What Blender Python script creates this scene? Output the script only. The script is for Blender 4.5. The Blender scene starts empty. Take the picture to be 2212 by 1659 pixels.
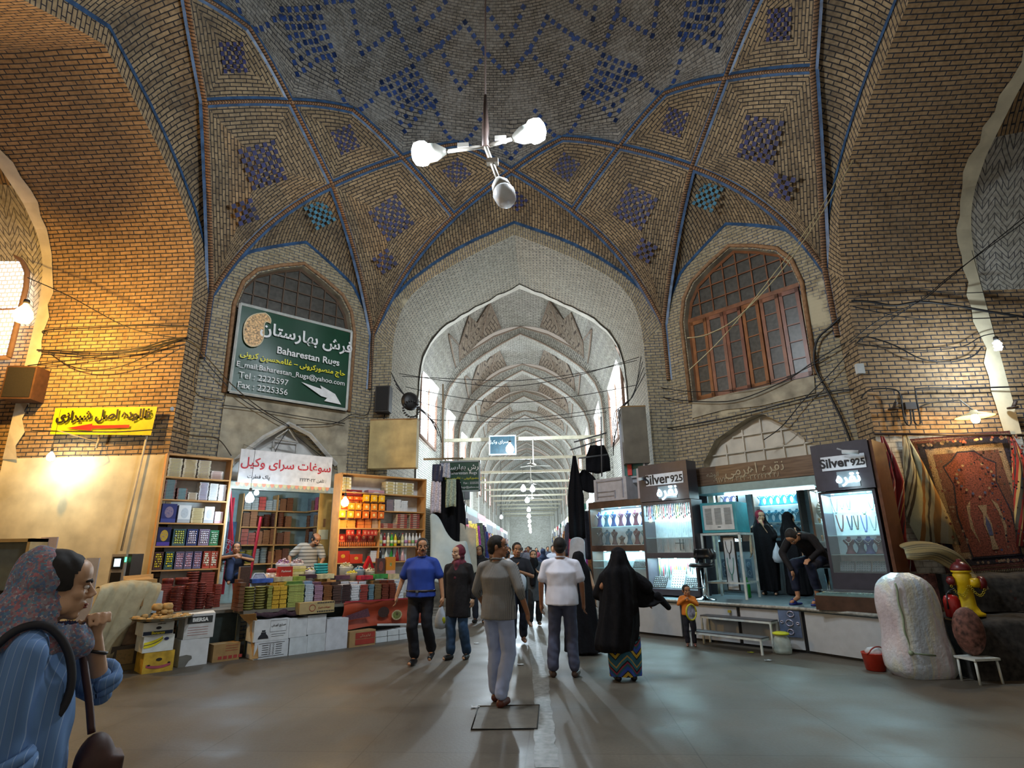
import bpy,bmesh,math,random
from mathutils import Vector,Matrix,noise
from mathutils.geometry import tessellate_polygon
R=math.radians;PI=math.pi;sin=math.sin;cos=math.cos
sc=bpy.context.scene
col=sc.collection
rnd=random.Random(7)
# ---------------------------------------------------------------- camera
F,TH,YAW,ROLL,EYE=1224.89,.2831,.0514,.0161,1.58
CX,CY=-.536,6.7185            # centre of the domed crossing
def ray(px,py):
    u=(px-1106)/F;v=(829.5-py)/F
    c,s=cos(ROLL),sin(ROLL);u,v=u*c+v*s,-u*s+v*c
    y=cos(TH)-v*sin(TH);z=sin(TH)+v*cos(TH)
    c,s=cos(YAW),sin(YAW)
    return Vector((u*c-y*s,u*s+y*c,z))
cam_d=bpy.data.cameras.new('camera');cam=bpy.data.objects.new('camera',cam_d);col.objects.link(cam)
cam_d.sensor_width=36;cam_d.lens=F/2212*36;cam_d.clip_end=300;cam_d.clip_start=.05
_f=ray(1106,829.5).normalized();_r=(ray(1206,829.5)-ray(1106,829.5)).normalized();_u=_r.cross(_f)
cam.matrix_world=Matrix(((_r.x,_u.x,-_f.x,0),(_r.y,_u.y,-_f.y,0),(_r.z,_u.z,-_f.z,EYE),(0,0,0,1)))
sc.camera=cam
sc.view_settings.view_transform='Standard';sc.view_settings.look='None';sc.view_settings.gamma=1
sc.view_settings.exposure=.55
# ---------------------------------------------------------------- world: the rest of the bazaar's dim daylight coming in behind
w=bpy.data.worlds.new('world');sc.world=w;w.use_nodes=True
w.node_tree.nodes['Background'].inputs[0].default_value=(.66,.60,.52,1)
w.node_tree.nodes['Background'].inputs[1].default_value=.40
sc.cycles.use_denoising=True
sc.cycles.max_bounces=5;sc.cycles.diffuse_bounces=3;sc.cycles.glossy_bounces=2;sc.cycles.transmission_bounces=3
sc.cycles.transparent_max_bounces=6;sc.cycles.caustics_reflective=False;sc.cycles.caustics_refractive=False
sc.cycles.sample_clamp_indirect=4;sc.cycles.use_adaptive_sampling=True;sc.cycles.adaptive_threshold=.03
sc.cycles.use_light_tree=True
# ---------------------------------------------------------------- points from pixels, on planes that stand in the place
def hit(px,py,n,d):
    r=ray(px,py);o=Vector((0,0,EYE));n=Vector(n);return o+r*((d-n.dot(o))/n.dot(r))
def atY(px,py,y):return hit(px,py,(0,1,0),y)
def atX(px,py,x):return hit(px,py,(1,0,0),x)
def atZ(px,py,z=0):return hit(px,py,(0,0,1),z)
K=math.sqrt(.5)
AP=7.1*cos(R(15))
class Diag:                      # a diagonal wall of the octagon: t runs along it, n comes out of it towards the centre
    def __init__(s,sd):
        s.sd=sd;s.c=Vector((CX+sd*AP*K,CY+AP*K,0));s.t=Vector((K,-K*sd,0));s.n=Vector((-K*sd,-K,0))
        s.rz=math.atan2(s.t.y,s.t.x)
    def w(s,t,n,z):return s.c+s.t*t+s.n*n+Vector((0,0,z))
    def px(s,px,py,n):        # pixel -> (t, z) on the plane n in front of the wall
        P=hit(px,py,s.n,s.n.dot(s.c)+n)-s.c;return P.dot(s.t),P.z
    def loc(s,P):P=P-s.c;return P.dot(s.t),P.dot(s.n),P.z
RD=Diag(1);LD=Diag(-1)
# ---------------------------------------------------------------- material helpers
MATS={}
def mat(name,c=(.5,.5,.5),rough=.6,metal=0,emit=0,ec=None,var=.12,scale=9,alpha=1,trans=0,bump=0,spec=.5,coat=0):
    if name in MATS:return MATS[name]
    m=bpy.data.materials.new(name);m.use_nodes=True;nt=m.node_tree;b=nt.nodes['Principled BSDF']
    b.inputs['Roughness'].default_value=rough;b.inputs['Metallic'].default_value=metal
    b.inputs['Alpha'].default_value=alpha;b.inputs['Transmission Weight'].default_value=trans
    b.inputs['Specular IOR Level'].default_value=spec;b.inputs['Coat Weight'].default_value=coat
    if trans:b.inputs['IOR'].default_value=1.1 if trans>.9 else 1.3
    if emit:
        b.inputs['Emission Color'].default_value=(*(ec or c),1);b.inputs['Emission Strength'].default_value=emit
    tc=nt.nodes.new('ShaderNodeTexCoord');n=nt.nodes.new('ShaderNodeTexNoise');n.inputs['Scale'].default_value=scale
    n.inputs['Detail'].default_value=4
    nt.links.new(tc.outputs['Object'],n.inputs['Vector'])
    r=nt.nodes.new('ShaderNodeValToRGB');r.color_ramp.elements[0].position=.3;r.color_ramp.elements[1].position=.7
    r.color_ramp.elements[0].color=(*[x*(1-var)for x in c],1);r.color_ramp.elements[1].color=(*[min(1,x*(1+var))for x in c],1)
    nt.links.new(n.outputs[0],r.inputs[0]);nt.links.new(r.outputs[0],b.inputs['Base Color'])
    if bump:
        bp=nt.nodes.new('ShaderNodeBump');bp.inputs['Strength'].default_value=bump;bp.inputs['Distance'].default_value=.02
        nt.links.new(n.outputs[0],bp.inputs['Height']);nt.links.new(bp.outputs[0],b.inputs['Normal'])
    MATS[name]=m;return m
def hexc(h):
    h=h.lstrip('#');v=[int(h[i:i+2],16)/255 for i in(0,2,4)]
    return tuple(x/12.92 if x<.04 else((x+.055)/1.055)**2.4 for x in v)
def M(h,rough=.6,**k):return mat('paint_'+h+'_%g_%s'%(rough,sorted(k.items())),hexc(h),rough,**k)
def N(nt,t,**k):
    n=nt.nodes.new('ShaderNode'+t)
    for a,b in k.items():
        if a.startswith('i'):n.inputs[int(a[1:])].default_value=b
        else:setattr(n,a,b)
    return n
def brick_mat(name,c1,c2,mortar,bw=.235,rh=.087,ms=.010,stain=(.16,.14,.11),amt=.35,herring=False,soot=None,sscale=.7,patch=None,rough=.85):
    m=bpy.data.materials.new(name);m.use_nodes=True;nt=m.node_tree;b=nt.nodes['Principled BSDF'];L=nt.links.new
    b.inputs['Roughness'].default_value=rough;b.inputs['Specular IOR Level'].default_value=.25
    uv=N(nt,'UVMap');vec=uv.outputs[0]
    nw=N(nt,'TexNoise');nw.inputs['Scale'].default_value=1.5;L(vec,nw.inputs['Vector'])
    ad=N(nt,'VectorMath',operation='MULTIPLY_ADD');L(nw.outputs['Color'],ad.inputs[0]);ad.inputs[1].default_value=(.03,.03,0);L(vec,ad.inputs[2]);vec=ad.outputs[0]
    if herring:
        sx=N(nt,'SeparateXYZ');L(vec,sx.inputs[0])
        pp=N(nt,'Math',operation='PINGPONG');L(sx.outputs[0],pp.inputs[0]);pp.inputs[1].default_value=.22
        a2=N(nt,'Math',operation='MULTIPLY_ADD');L(pp.outputs[0],a2.inputs[0]);a2.inputs[1].default_value=.9;L(sx.outputs[1],a2.inputs[2])
        cb=N(nt,'CombineXYZ');L(sx.outputs[0],cb.inputs[0]);L(a2.outputs[0],cb.inputs[1]);vec=cb.outputs[0]
    t=N(nt,'TexBrick');t.inputs['Scale'].default_value=1;t.inputs['Brick Width'].default_value=bw if not herring else .22
    t.inputs['Row Height'].default_value=rh;t.inputs['Mortar Size'].default_value=ms;t.inputs['Mortar Smooth'].default_value=.15
    t.inputs['Color1'].default_value=(*c1,1);t.inputs['Color2'].default_value=(*c2,1);t.inputs['Mortar'].default_value=(*mortar,1)
    L(vec,t.inputs['Vector'])
    tc=N(nt,'TexCoord');n1=N(nt,'TexNoise');n1.inputs['Scale'].default_value=sscale;n1.inputs['Detail'].default_value=6;n1.inputs['Roughness'].default_value=.65
    L(tc.outputs['Object'],n1.inputs['Vector'])
    rp=N(nt,'ValToRGB');rp.color_ramp.elements[0].position=.42;rp.color_ramp.elements[1].position=.72
    rp.color_ramp.elements[1].color=(amt,amt,amt,1);rp.color_ramp.elements[0].color=(0,0,0,1);L(n1.outputs[0],rp.inputs[0])
    mx=N(nt,'MixRGB');L(rp.outputs[0],mx.inputs[0]);L(t.outputs['Color'],mx.inputs[1]);mx.inputs[2].default_value=(*stain,1)
    out=mx.outputs[0]
    n2=N(nt,'TexNoise');n2.inputs['Scale'].default_value=14;n2.inputs['Detail'].default_value=5;L(tc.outputs['Object'],n2.inputs['Vector'])
    r2=N(nt,'ValToRGB');r2.color_ramp.elements[0].position=.3;r2.color_ramp.elements[0].color=(.62,.6,.58,1);r2.color_ramp.elements[1].position=.62;r2.color_ramp.elements[1].color=(1,1,1,1);L(n2.outputs[0],r2.inputs[0])
    m2=N(nt,'MixRGB',blend_type='MULTIPLY');m2.inputs[0].default_value=1;L(out,m2.inputs[1]);L(r2.outputs[0],m2.inputs[2]);out=m2.outputs[0]
    if patch:     # plaster smeared over in patches
        n3=N(nt,'TexNoise');n3.inputs['Scale'].default_value=patch[1];n3.inputs['Detail'].default_value=5;L(tc.outputs['Object'],n3.inputs['Vector'])
        r3=N(nt,'ValToRGB');r3.color_ramp.elements[0].position=patch[2];r3.color_ramp.elements[1].position=patch[2]+.05;L(n3.outputs[0],r3.inputs[0])
        m3=N(nt,'MixRGB');L(r3.outputs[0],m3.inputs[0]);L(out,m3.inputs[1]);m3.inputs[2].default_value=(*patch[0],1);out=m3.outputs[0]
    L(out,b.inputs['Base Color'])
    bp=N(nt,'Bump');bp.inputs['Strength'].default_value=.5;bp.inputs['Distance'].default_value=.012;bp.invert=True
    L(t.outputs['Fac'],bp.inputs['Height']);L(bp.outputs[0],b.inputs['Normal'])
    return m
# ---------------------------------------------------------------- mesh helper
class MB:
    def __init__(s):s.v=[];s.f=[];s.uv=[];s.mi=[];s.sm=[]
    def add(s,vs,fs,uvs=None,mi=0,sm=False,mx=None):
        o=len(s.v);s.v+=[tuple(mx@Vector(p))if mx else tuple(p)for p in vs]
        for k,f in enumerate(fs):
            s.f.append([i+o for i in f]);s.mi.append(mi);s.sm.append(sm)
            if uvs is None:s.uv.append([(0,0)]*len(f))
            elif isinstance(uvs,dict):s.uv.append(uvs[k])
            else:s.uv.append([uvs[i]for i in f])
        return s
    def box(s,lo,hi,mi=0,mx=None):
        x0,y0,z0=lo;x1,y1,z1=hi
        v=[(x0,y0,z0),(x1,y0,z0),(x1,y1,z0),(x0,y1,z0),(x0,y0,z1),(x1,y0,z1),(x1,y1,z1),(x0,y1,z1)]
        W,D,H=x1-x0,y1-y0,z1-z0
        f=[(0,1,5,4),(1,2,6,5),(2,3,7,6),(3,0,4,7),(4,5,6,7),(3,2,1,0)]
        q=[(W,H),(D,H),(W,H),(D,H),(W,D),(W,D)]
        return s.add(v,f,{i:[(0,0),(a,0),(a,b),(0,b)]for i,(a,b)in enumerate(q)},mi,False,mx)
    def cbox(s,c,d,mi=0,mx=None):return s.box([c[i]-d[i]/2 for i in range(3)],[c[i]+d[i]/2 for i in range(3)],mi,mx)
    def quad(s,pts,mi=0,uv=None):return s.add(pts,[tuple(range(len(pts)))],{0:uv or[(0,0),(1,0),(1,1),(0,1)][:len(pts)]+[(0,0)]*max(0,len(pts)-4)},mi)
    def grid(s,rows,uv=None,mi=0,sm=True,closed=False):   # rows of points -> surface
        n,m=len(rows),len(rows[0]);vs=[p for r in rows for p in r];fs=[];ua=[]
        for i in range(n-1):
            for j in range(m if closed else m-1):
                k=(j+1)%m;fs.append((i*m+j,i*m+k,(i+1)*m+k,(i+1)*m+j))
        u=[p for r in uv for p in r]if uv else None
        return s.add(vs,fs,u,mi,sm)
    def tube(s,pts,r,n=8,mi=0,caps=True,sm=True):
        pts=[Vector(p)for p in pts];rows=[];rr=r if isinstance(r,(list,tuple))else[r]*len(pts)
        up=Vector((0,0,1));prev=None
        for i,p in enumerate(pts):
            d=(pts[min(i+1,len(pts)-1)]-pts[max(i-1,0)])
            if d.length<1e-9:d=Vector((0,0,1))
            d.normalize()
            if prev is None:a=d.cross(up if abs(d.z)<.95 else Vector((1,0,0))).normalized()
            else:a=(prev-d*prev.dot(d));a=a.normalized()if a.length>1e-6 else prev
            prev=a;b=d.cross(a)
            rows.append([p+(a*cos(2*PI*k/n)+b*sin(2*PI*k/n))*rr[i]for k in range(n)])
        s.grid(rows,None,mi,sm,True)
        if caps:
            o=len(s.v)-len(pts)*n
            s.f.append([o+k for k in range(n)][::-1]);s.f.append([len(s.v)-n+k for k in range(n)])
            s.uv+=[[(0,0)]*n]*2;s.mi+=[mi]*2;s.sm+=[False]*2
        return s
    def lathe(s,prof,c=(0,0,0),n=20,mi=0,sm=True,ax=None):   # prof: (r, z)
        mx=Matrix.Translation(c)@(ax if ax else Matrix())
        rows=[[mx@Vector((r*cos(2*PI*k/n),r*sin(2*PI*k/n),z))for k in range(n)]for r,z in prof]
        uv=[[(k/n,z)for k in range(n)]for r,z in prof]
        s.grid(rows,uv,mi,sm,True)
        o=len(s.v)-len(prof)*n
        if prof[0][0]>1e-4:s.f.append([o+k for k in range(n)][::-1]);s.uv.append([(0,0)]*n);s.mi.append(mi);s.sm.append(False)
        if prof[-1][0]>1e-4:s.f.append([len(s.v)-n+k for k in range(n)]);s.uv.append([(0,0)]*n);s.mi.append(mi);s.sm.append(False)
        return s
    def ball(s,c,r,n=12,m=8,mi=0,mx=None):
        if not isinstance(r,(tuple,list)):r=(r,r,r)
        rows=[]
        for i in range(m+1):
            a=-PI/2+PI*i/m
            rows.append([(mx or Matrix())@Vector((c[0]+r[0]*cos(a)*cos(2*PI*k/n),c[1]+r[1]*cos(a)*sin(2*PI*k/n),c[2]+r[2]*sin(a)))for k in range(n)])
        return s.grid(rows,None,mi,True,True)
    def prism(s,poly,to3,d,mi=0,uvf=None):       # 2-D outline -> plate; to3(x, z, depth)
        tri=tessellate_polygon([[Vector((a,b,0))for a,b in poly]]);n=len(poly)
        uvf=uvf or(lambda a,b:(a,b));uv=[uvf(a,b)for a,b in poly]
        s.add([to3(a,b,0)for a,b in poly],[tuple(t)for t in tri],uv,mi)
        if d:
            s.add([to3(a,b,d)for a,b in poly],[tuple(t)[::-1]for t in tri],uv,mi)
            s.add([to3(a,b,0)for a,b in poly]+[to3(a,b,d)for a,b in poly],[(i,(i+1)%n,n+(i+1)%n,n+i)for i in range(n)],uv+uv,mi)
        return s
    def build(s,name,mats,parent=None,smooth=None,kind=None,fix=True):
        me=bpy.data.meshes.new(name);me.from_pydata([tuple(p)for p in s.v],[],s.f)
        if not isinstance(mats,(list,tuple)):mats=[mats]
        for m in mats:me.materials.append(m)
        ul=me.uv_layers.new(name='UVMap');k=0;flat=[]
        for u in s.uv:
            for a in u:flat+=[a[0],a[1]]
        ul.data.foreach_set('uv',flat)
        me.polygons.foreach_set('material_index',s.mi);me.polygons.foreach_set('use_smooth',s.sm if smooth is None else[smooth]*len(s.f))
        if fix:
            bm=bmesh.new();bm.from_mesh(me);bmesh.ops.recalc_face_normals(bm,faces=bm.faces);bm.to_mesh(me);bm.free()
        me.update()
        o=bpy.data.objects.new(name,me);col.objects.link(o)
        if parent:o.parent=parent
        if kind:o['kind']=kind
        return o
def tag(o,label=None,cat=None,group=None,kind=None):
    if label:o['label']=label
    if cat:o['category']=cat
    if group:o['group']=group
    if kind:o['kind']=kind
    return o
def thing(name,loc=(0,0,0),rz=0,label=None,cat=None,group=None):
    o=bpy.data.objects.new(name,None);col.objects.link(o);o.location=loc;o.rotation_euler=(0,0,rz);o.empty_display_size=.1
    return tag(o,label,cat,group)
def kids(o):return[c for c in bpy.data.objects if c.parent==o]
KC={}
def copy_tree(o,loc=None,rz=None,label=None,group=None,scale=None):
    def rec(x,par):
        c=x.copy();col.objects.link(c);c.parent=par
        if x.name not in KC:KC[x.name]=kids(x)
        for k in KC[x.name]:rec(k,c)
        return c
    c=rec(o,None)
    if loc is not None:c.location=loc
    if rz is not None:c.rotation_euler=(0,0,rz)
    if scale:c.scale=scale
    if label:c['label']=label
    if group:c['group']=group
    return c
def bez(a,b,c,n=12):
    return[a*(1-t)**2+b*2*t*(1-t)+c*t*t for t in[i/n for i in range(n+1)]]
def resample(p,n):
    p=[Vector(q)for q in p];d=[0]
    for i in range(1,len(p)):d.append(d[-1]+(p[i]-p[i-1]).length)
    out=[];k=0
    for i in range(n+1):
        s_=d[-1]*i/n
        while k<len(p)-2 and d[k+1]<s_:k+=1
        L=d[k+1]-d[k];out.append(p[k].lerp(p[k+1],0 if L<1e-9 else(s_-d[k])/L))
    return out
def lamp(name,loc,power,color,r=.05,parent=None):
    l=bpy.data.lights.new(name,'POINT');l.energy=power;l.color=color;l.shadow_soft_size=r
    o=bpy.data.objects.new(name,l);col.objects.link(o);o.location=loc
    if parent:o.parent=parent
    return o
def smooth_path(P):
    P=[Vector(p)for p in P];Q=[]
    for i in range(len(P)-1):
        a,b,c,d=P[max(0,i-1)],P[i],P[i+1],P[min(len(P)-1,i+2)]
        for k in range(5):t=k/5;Q.append(.5*((2*b)+(c-a)*t+(2*a-5*b+4*c-d)*t*t+(3*b-a-3*c+d)*t**3))
    return Q+[P[-1]]
ordn='first second third fourth fifth sixth seventh eighth ninth tenth eleventh twelfth thirteenth fourteenth fifteenth sixteenth seventeenth eighteenth nineteenth twentieth'.split()
ordn+=['twenty-'+x for x in ordn[:8]]
# ================================================================ THE BUILDING
BR=dict(
    tan=brick_mat('brick_tan',(.47,.31,.16),(.36,.235,.12),(.035,.04,.055),rh=.076),
    vault=brick_mat('brick_vault',(.40,.29,.165),(.26,.185,.105),(.02,.02,.025),bw=.22,rh=.068,ms=.009,stain=(.05,.045,.04),amt=.6,sscale=1.1),
    dome=brick_mat('brick_dome',(.36,.33,.28),(.22,.2,.17),(.05,.05,.055),bw=.2,rh=.06,ms=.008,stain=(.42,.42,.40),amt=.55,sscale=1.3),
    warm=brick_mat('brick_warm',(.42,.30,.17),(.32,.225,.12),(.03,.025,.03),ms=.011,amt=.25),
    low=brick_mat('brick_low',(.47,.39,.25),(.38,.31,.19),(.06,.08,.13),bw=.22,rh=.07,ms=.008,patch=((.5,.44,.3),.9,.66),stain=(.26,.24,.15),amt=.5),
    pale=brick_mat('brick_pale',(.68,.66,.58),(.55,.53,.46),(.2,.2,.2),ms=.009,bw=.2,rh=.07,stain=(.28,.27,.2),amt=.4),
    passage=brick_mat('brick_passage',(.55,.49,.38),(.42,.38,.29),(.07,.08,.1),ms=.010,bw=.2,rh=.075,stain=(.36,.34,.28),amt=.5),
    herring=brick_mat('brick_herringbone',(.56,.53,.46),(.44,.42,.36),(.12,.12,.13),ms=.009,herring=True,stain=(.3,.28,.2),amt=.4),
    darkherring=brick_mat('brick_brown_herringbone',(.44,.37,.29),(.34,.27,.2),(.09,.07,.06),ms=.009,herring=True),
    white=brick_mat('brick_whitewashed',(.62,.6,.54),(.55,.53,.47),(.36,.34,.3),ms=.008,stain=(.42,.36,.25),amt=.5),
)
plaster=mat('plaster_cream',(.64,.57,.40),.9,var=.22,scale=2.2,bump=.25)
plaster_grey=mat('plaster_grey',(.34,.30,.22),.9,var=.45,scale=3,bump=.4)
plaster_white=mat('plaster_white',(.62,.58,.5),.9,var=.15,scale=3,bump=.25)
dark_in=mat('dark_interior',(.03,.03,.035),.8)
blue_gl=mat('blue_glazed_tile',(.03,.075,.16),.35,var=.5,scale=6)
blue_dk=mat('dark_blue_tile',(.015,.018,.08),.6,var=.5,scale=7)
teal_gl=mat('teal_tile',(.04,.16,.24),.35,var=.5,scale=9)
rope_m=brick_mat('rope_brick',(.36,.2,.1),(.27,.145,.075),(.03,.02,.02),bw=.5,rh=.055,ms=.009,amt=.3)
wood_dk=mat('window_wood',(.20,.075,.028),.45,var=.35,scale=5)
glass_dk=mat('dusty_pane',(.075,.07,.06),.35,var=.3,scale=12)
def dirx(a):return Vector((sin(R(a)),cos(R(a)),0))
C0=Vector((CX,CY,0))
NODE={'S':(7.1,6.68),'P':(5.638,9.474),'V':(5.052,10.403),'W':(4.831,10.947)}
def nd(k,a):r,z=NODE[k];return C0+dirx(a)*r+Vector((0,0,z))
def rib_sp(a,b):            # springer at angle a to crossing at angle b
    m=a+(b-a)*.30;ctl=C0+dirx(m)*6.72+Vector((0,0,8.55));return bez(nd('S',a),ctl,nd('P',b),12)
def rib_pv(a,b):
    p,v=nd('P',a),nd('V',b);ctl=(p+v)/2+Vector((0,0,.10))+dirx((a+b)/2)*.05;return bez(p,ctl,v,6)
def rib_vw(a,b):
    v,q=nd('V',a),nd('W',b);ctl=(v+q)/2+Vector((0,0,.10));return bez(v,ctl,q,6)
def inward(p,lift=.0):
    q=Vector((CX,CY,7.2));return(q-Vector(p)).normalized()
def strip_rib(mb,path,wd=.2):   # flat glazed fillets either side of a rounded rope moulding
    n=len(path);rows=[];uv=[];L=0
    prof=[(-.5,.015),(-.2,.03),(-.2,.06),(-.11,.10),(0,.12),(.11,.10),(.2,.06),(.2,.03),(.5,.015)]
    for i,p in enumerate(path):
        d=(path[min(i+1,n-1)]-path[max(i-1,0)]).normalized();nn=inward(p);s_=d.cross(nn).normalized();nn=s_.cross(d)
        if nn.dot(inward(p))<0:nn=-nn
        if i:L+=(p-path[i-1]).length
        rows.append([p+s_*a*wd+nn*b for a,b in prof]);uv.append([(j*.1,L)for j in range(len(prof))])
    for a,b,mi in((0,1,0),(1,7,1),(7,8,0)):
        mb.grid([r[a:b+1]for r in rows],[u[a:b+1]for u in uv],mi,mi==1)
def sector(mb,edge,O,bulge,n=6):     # brick courses parallel to the edge, mitred against the neighbouring sectors
    A,B=edge[0],edge[-1];L=(B-A).length;d=(B-A)/L
    hgt=((O-A)-d*(O-A).dot(d)).length;rows=[];uv=[];acc=0;c=[0]
    for i in range(1,len(edge)):c.append(c[-1]+(edge[i]-edge[i-1]).length)
    u0=(O-A).dot(d)
    for j in range(n+1):
        r=j/n;row=[];ur=[]
        for i,p in enumerate(edge):
            q=p.lerp(O,r);q=q-inward(q)*bulge*math.sin(PI/2*r);row.append(q);ur.append((c[i]*(1-r)+u0*r,hgt*r))
        rows.append(row);uv.append(ur)
    mb.grid(rows,uv,0,True)
def inlay(mb,O,nrm,up,n,cell,mi,pat):      # small glazed squares set on point
    up=(up-nrm*up.dot(nrm)).normalized();rt=up.cross(nrm)
    for i in range(-n,n+1):
        for j in range(-n,n+1):
            if not pat(i,j):continue
            c=O+(rt*(i-j)+up*(i+j))*cell*.5
            h=cell*.5
            mb.quad([c+up*h,c+rt*h,c-up*h,c-rt*h],mi)
vault_m=MB();tiles=MB();ribs=MB()
def kite(edges,bulge,n_in,cell,mi,second=None):
    cs=[e[0]for e in edges];O=sum(cs,Vector())/4
    if len(edges[0])>10:O=O.lerp(cs[2],.12)
    for e in edges:sector(vault_m,e,O,bulge)
    nn=(cs[2]-cs[0]).cross(cs[3]-cs[1]).normalized()
    if nn.dot(inward(O))<0:nn=-nn
    Oi=O-inward(O)*bulge+nn*.035
    inlay(tiles,Oi,nn,cs[2]-cs[0],n_in,cell,mi,lambda i,j:(i+j)%2==0 if max(abs(i),abs(j))>1 or True else True)
    if second:inlay(tiles,Oi.lerp(cs[0],.36)+nn*.06,nn,cs[2]-cs[0],2,cell,mi,lambda i,j:(i+j)%2==0)
def rv(p):return list(reversed(p))
for k in range(12):
    a=30*k
    card=(k%3==0)
    if not card:    # springing point: a big kite above it, S - P(+15) - V - P(-15)
        kite([rib_sp(a,a+15),rib_pv(a+15,a),rv(rib_pv(a-15,a)),rv(rib_sp(a,a-15))],.10,4,.125,0,True)
        for q in(rib_sp(a,a+15),rib_sp(a,a-15)):strip_rib(ribs,q)
        # springing shaft, down the angle of the wall
        if a<120 or a>240:
            S=nd('S',a);strip_rib(ribs,[Vector((S.x,S.y,z))+Vector((-dirx(a).x,-dirx(a).y,0))*.0 for z in(5.3,5.8,6.3,6.68)],.22)
    kite([rib_pv(a+15,a),rib_vw(a,a+15),rv(rib_vw(a+30,a+15)),rv(rib_pv(a+15,a+30))],.05,3,.10,0)
    for q in(rib_pv(a+15,a),rib_pv(a+15,a+30),rib_vw(a,a+15),rib_vw(a+30,a+15)):strip_rib(ribs,q,.17)
# ---- face arcs and the spandrels between them and the ribs
FACE=[(3.55,6.68),(3.46,7.1),(3.24,7.5),(2.73,8.1),(2.18,8.55),(1.62,8.93),(1.05,9.24),(.5,9.48),(0,9.7)]
OPEN=[(3.03,6.2),(3.0,6.7),(2.9,7.22),(2.66,7.68),(2.2,8.12),(1.42,8.6),(.69,8.98),(0,9.3)]
DFACE=[(1.838,6.68),(1.78,7.0),(1.6,7.36),(1.25,7.89),(.72,8.22),(.3,8.45),(0,8.6)]
def both(p):return[(-a,b)for a,b in p]+[(a,b)for a,b in reversed(p[:-1])]
def frame_at(a):     # wall frame at compass angle a of the octagon
    d=dirx(a);t=Vector((d.y,-d.x,0));off=7.1*cos(R(30))if a%90==0 else AP
    return lambda x,z,n=0:C0+d*(off-n)+t*x+Vector((0,0,z))
def spandrel(fr,arc,rib,mb):
    A=resample([fr(x,z)for x,z in arc],24);B=resample(rib,24)
    rows=[];uv=[];L=[0]
    for i in range(1,25):L.append(L[-1]+(A[i]-A[i-1]).length)
    for i in range(25):
        rows.append([A[i].lerp(B[i],j/4)-inward(A[i])*.12*sin(PI*j/4)for j in range(5)])
        uv.append([((A[i]-B[i]).length*j/4,A[i].dot(fr(1,0)-fr(0,0)))for j in range(5)])
    mb.grid(rows,uv,0,True)
lib=MB()
for a in(0,90,270):
    spandrel(frame_at(a),both(FACE),rib_sp(a-30,a-15)+rib_pv(a-15,a)[1:]+rv(rib_pv(a+15,a))[1:]+rv(rib_sp(a+30,a+15))[1:],vault_m)
for a in(180,):
    spandrel(frame_at(a),both(FACE),rib_sp(a-30,a-15)+rib_pv(a-15,a)[1:]+rv(rib_pv(a+15,a))[1:]+rv(rib_sp(a+30,a+15))[1:],lib)
for a in(45,315):
    spandrel(frame_at(a),both(DFACE),rib_sp(a-15,a)+rv(rib_sp(a+15,a))[1:],vault_m)
    fr=frame_at(a);O=(fr(0,9.05)+nd('P',a))/2+inward(nd('P',a))*.12+Vector((0,0,-.25))
    inlay(tiles,O,inward(O),Vector((0,0,1)),3,.11,1,lambda i,j:(i+j)%2==0)
for a in(135,225):spandrel(frame_at(a),both(DFACE),rib_sp(a-15,a)+rv(rib_sp(a+15,a))[1:],lib)
O=atY(1117,434,12.3);inlay(tiles,O,Vector((0,-1,-.2)).normalized(),Vector((0,0,1)),2,.11,0,lambda i,j:(i+j)%2==0)
vault_m.build('ceiling_net_vault',BR['vault'],kind='structure');lib.build('ceiling_net_vault_south',BR['vault'],kind='structure')
ribs.build('trim_ribs',[blue_gl,rope_m],kind='structure')
# ---- the dome above the ring
dome=MB();rows=[];uv=[]
ring=[]
for k in range(12):
    ring+=[p for p in rib_vw(30*k,30*k+15)[:-1]]+[p for p in rv(rib_vw(30*k+30,30*k+15))[:-1]]
NR=len(ring);AZ=[math.atan2(p.x-CX,p.y-CY)for p in ring]
def dome_pt(az,j,n=18):     # j 0..n from ring to apex
    t=j/n;r=4.95*cos(t*PI/2)**.85;z=10.7+3.9*sin(t*PI/2);return Vector((CX+r*sin(az),CY+r*cos(az),z))
for j in range(19):
    row=[];ur=[]
    for i,p in enumerate(ring):
        q=dome_pt(AZ[i],j);f=min(1,j/3);q=p.lerp(q,f)if j<3 else q
        row.append(q);ur.append((i/NR*30,j*.36))
    row.append(row[0]);ur.append((30,j*.36));rows.append(row);uv.append(ur)
dome.grid(rows,uv,0,True);dome.build('ceiling_dome',BR['dome'],kind='structure')
def dome_tile(az,s):       # s metres up from the ring level
    e=.02;j=s/.36;f=min(1,j/3);q=dome_pt(az,j)
    if j<3:
        a=(az%(PI/6))/(PI/6);h=1-abs(2*a-1);rr=5.052*(1-h)+4.831*h;zz=10.403*(1-h)+10.947*h
        q=Vector((CX+rr*sin(az),CY+rr*cos(az),zz)).lerp(q,f)
    return q
def dtile(az,s,c=.085,mi=2):
    q=dome_tile(az,s);du=(dome_tile(az,s+.05)-q).normalized();dr=Vector((cos(az),-sin(az),0));nn=du.cross(dr)
    if nn.dot(inward(q))<0:nn=-nn
    q=q+nn*.03;tiles.quad([q+du*c,q+dr*c,q-du*c,q-dr*c],mi)
tiles_seed=random.Random(3)
def dline(a0,s0,a1,s1,step=.17,mi=2):
    A,B=dome_tile(a0,s0),dome_tile(a1,s1);n=max(2,int((A-B).length/step))
    for i in range(n+1):dtile(a0+(a1-a0)*i/n,s0+(s1-s0)*i/n,.07,mi)
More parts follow.
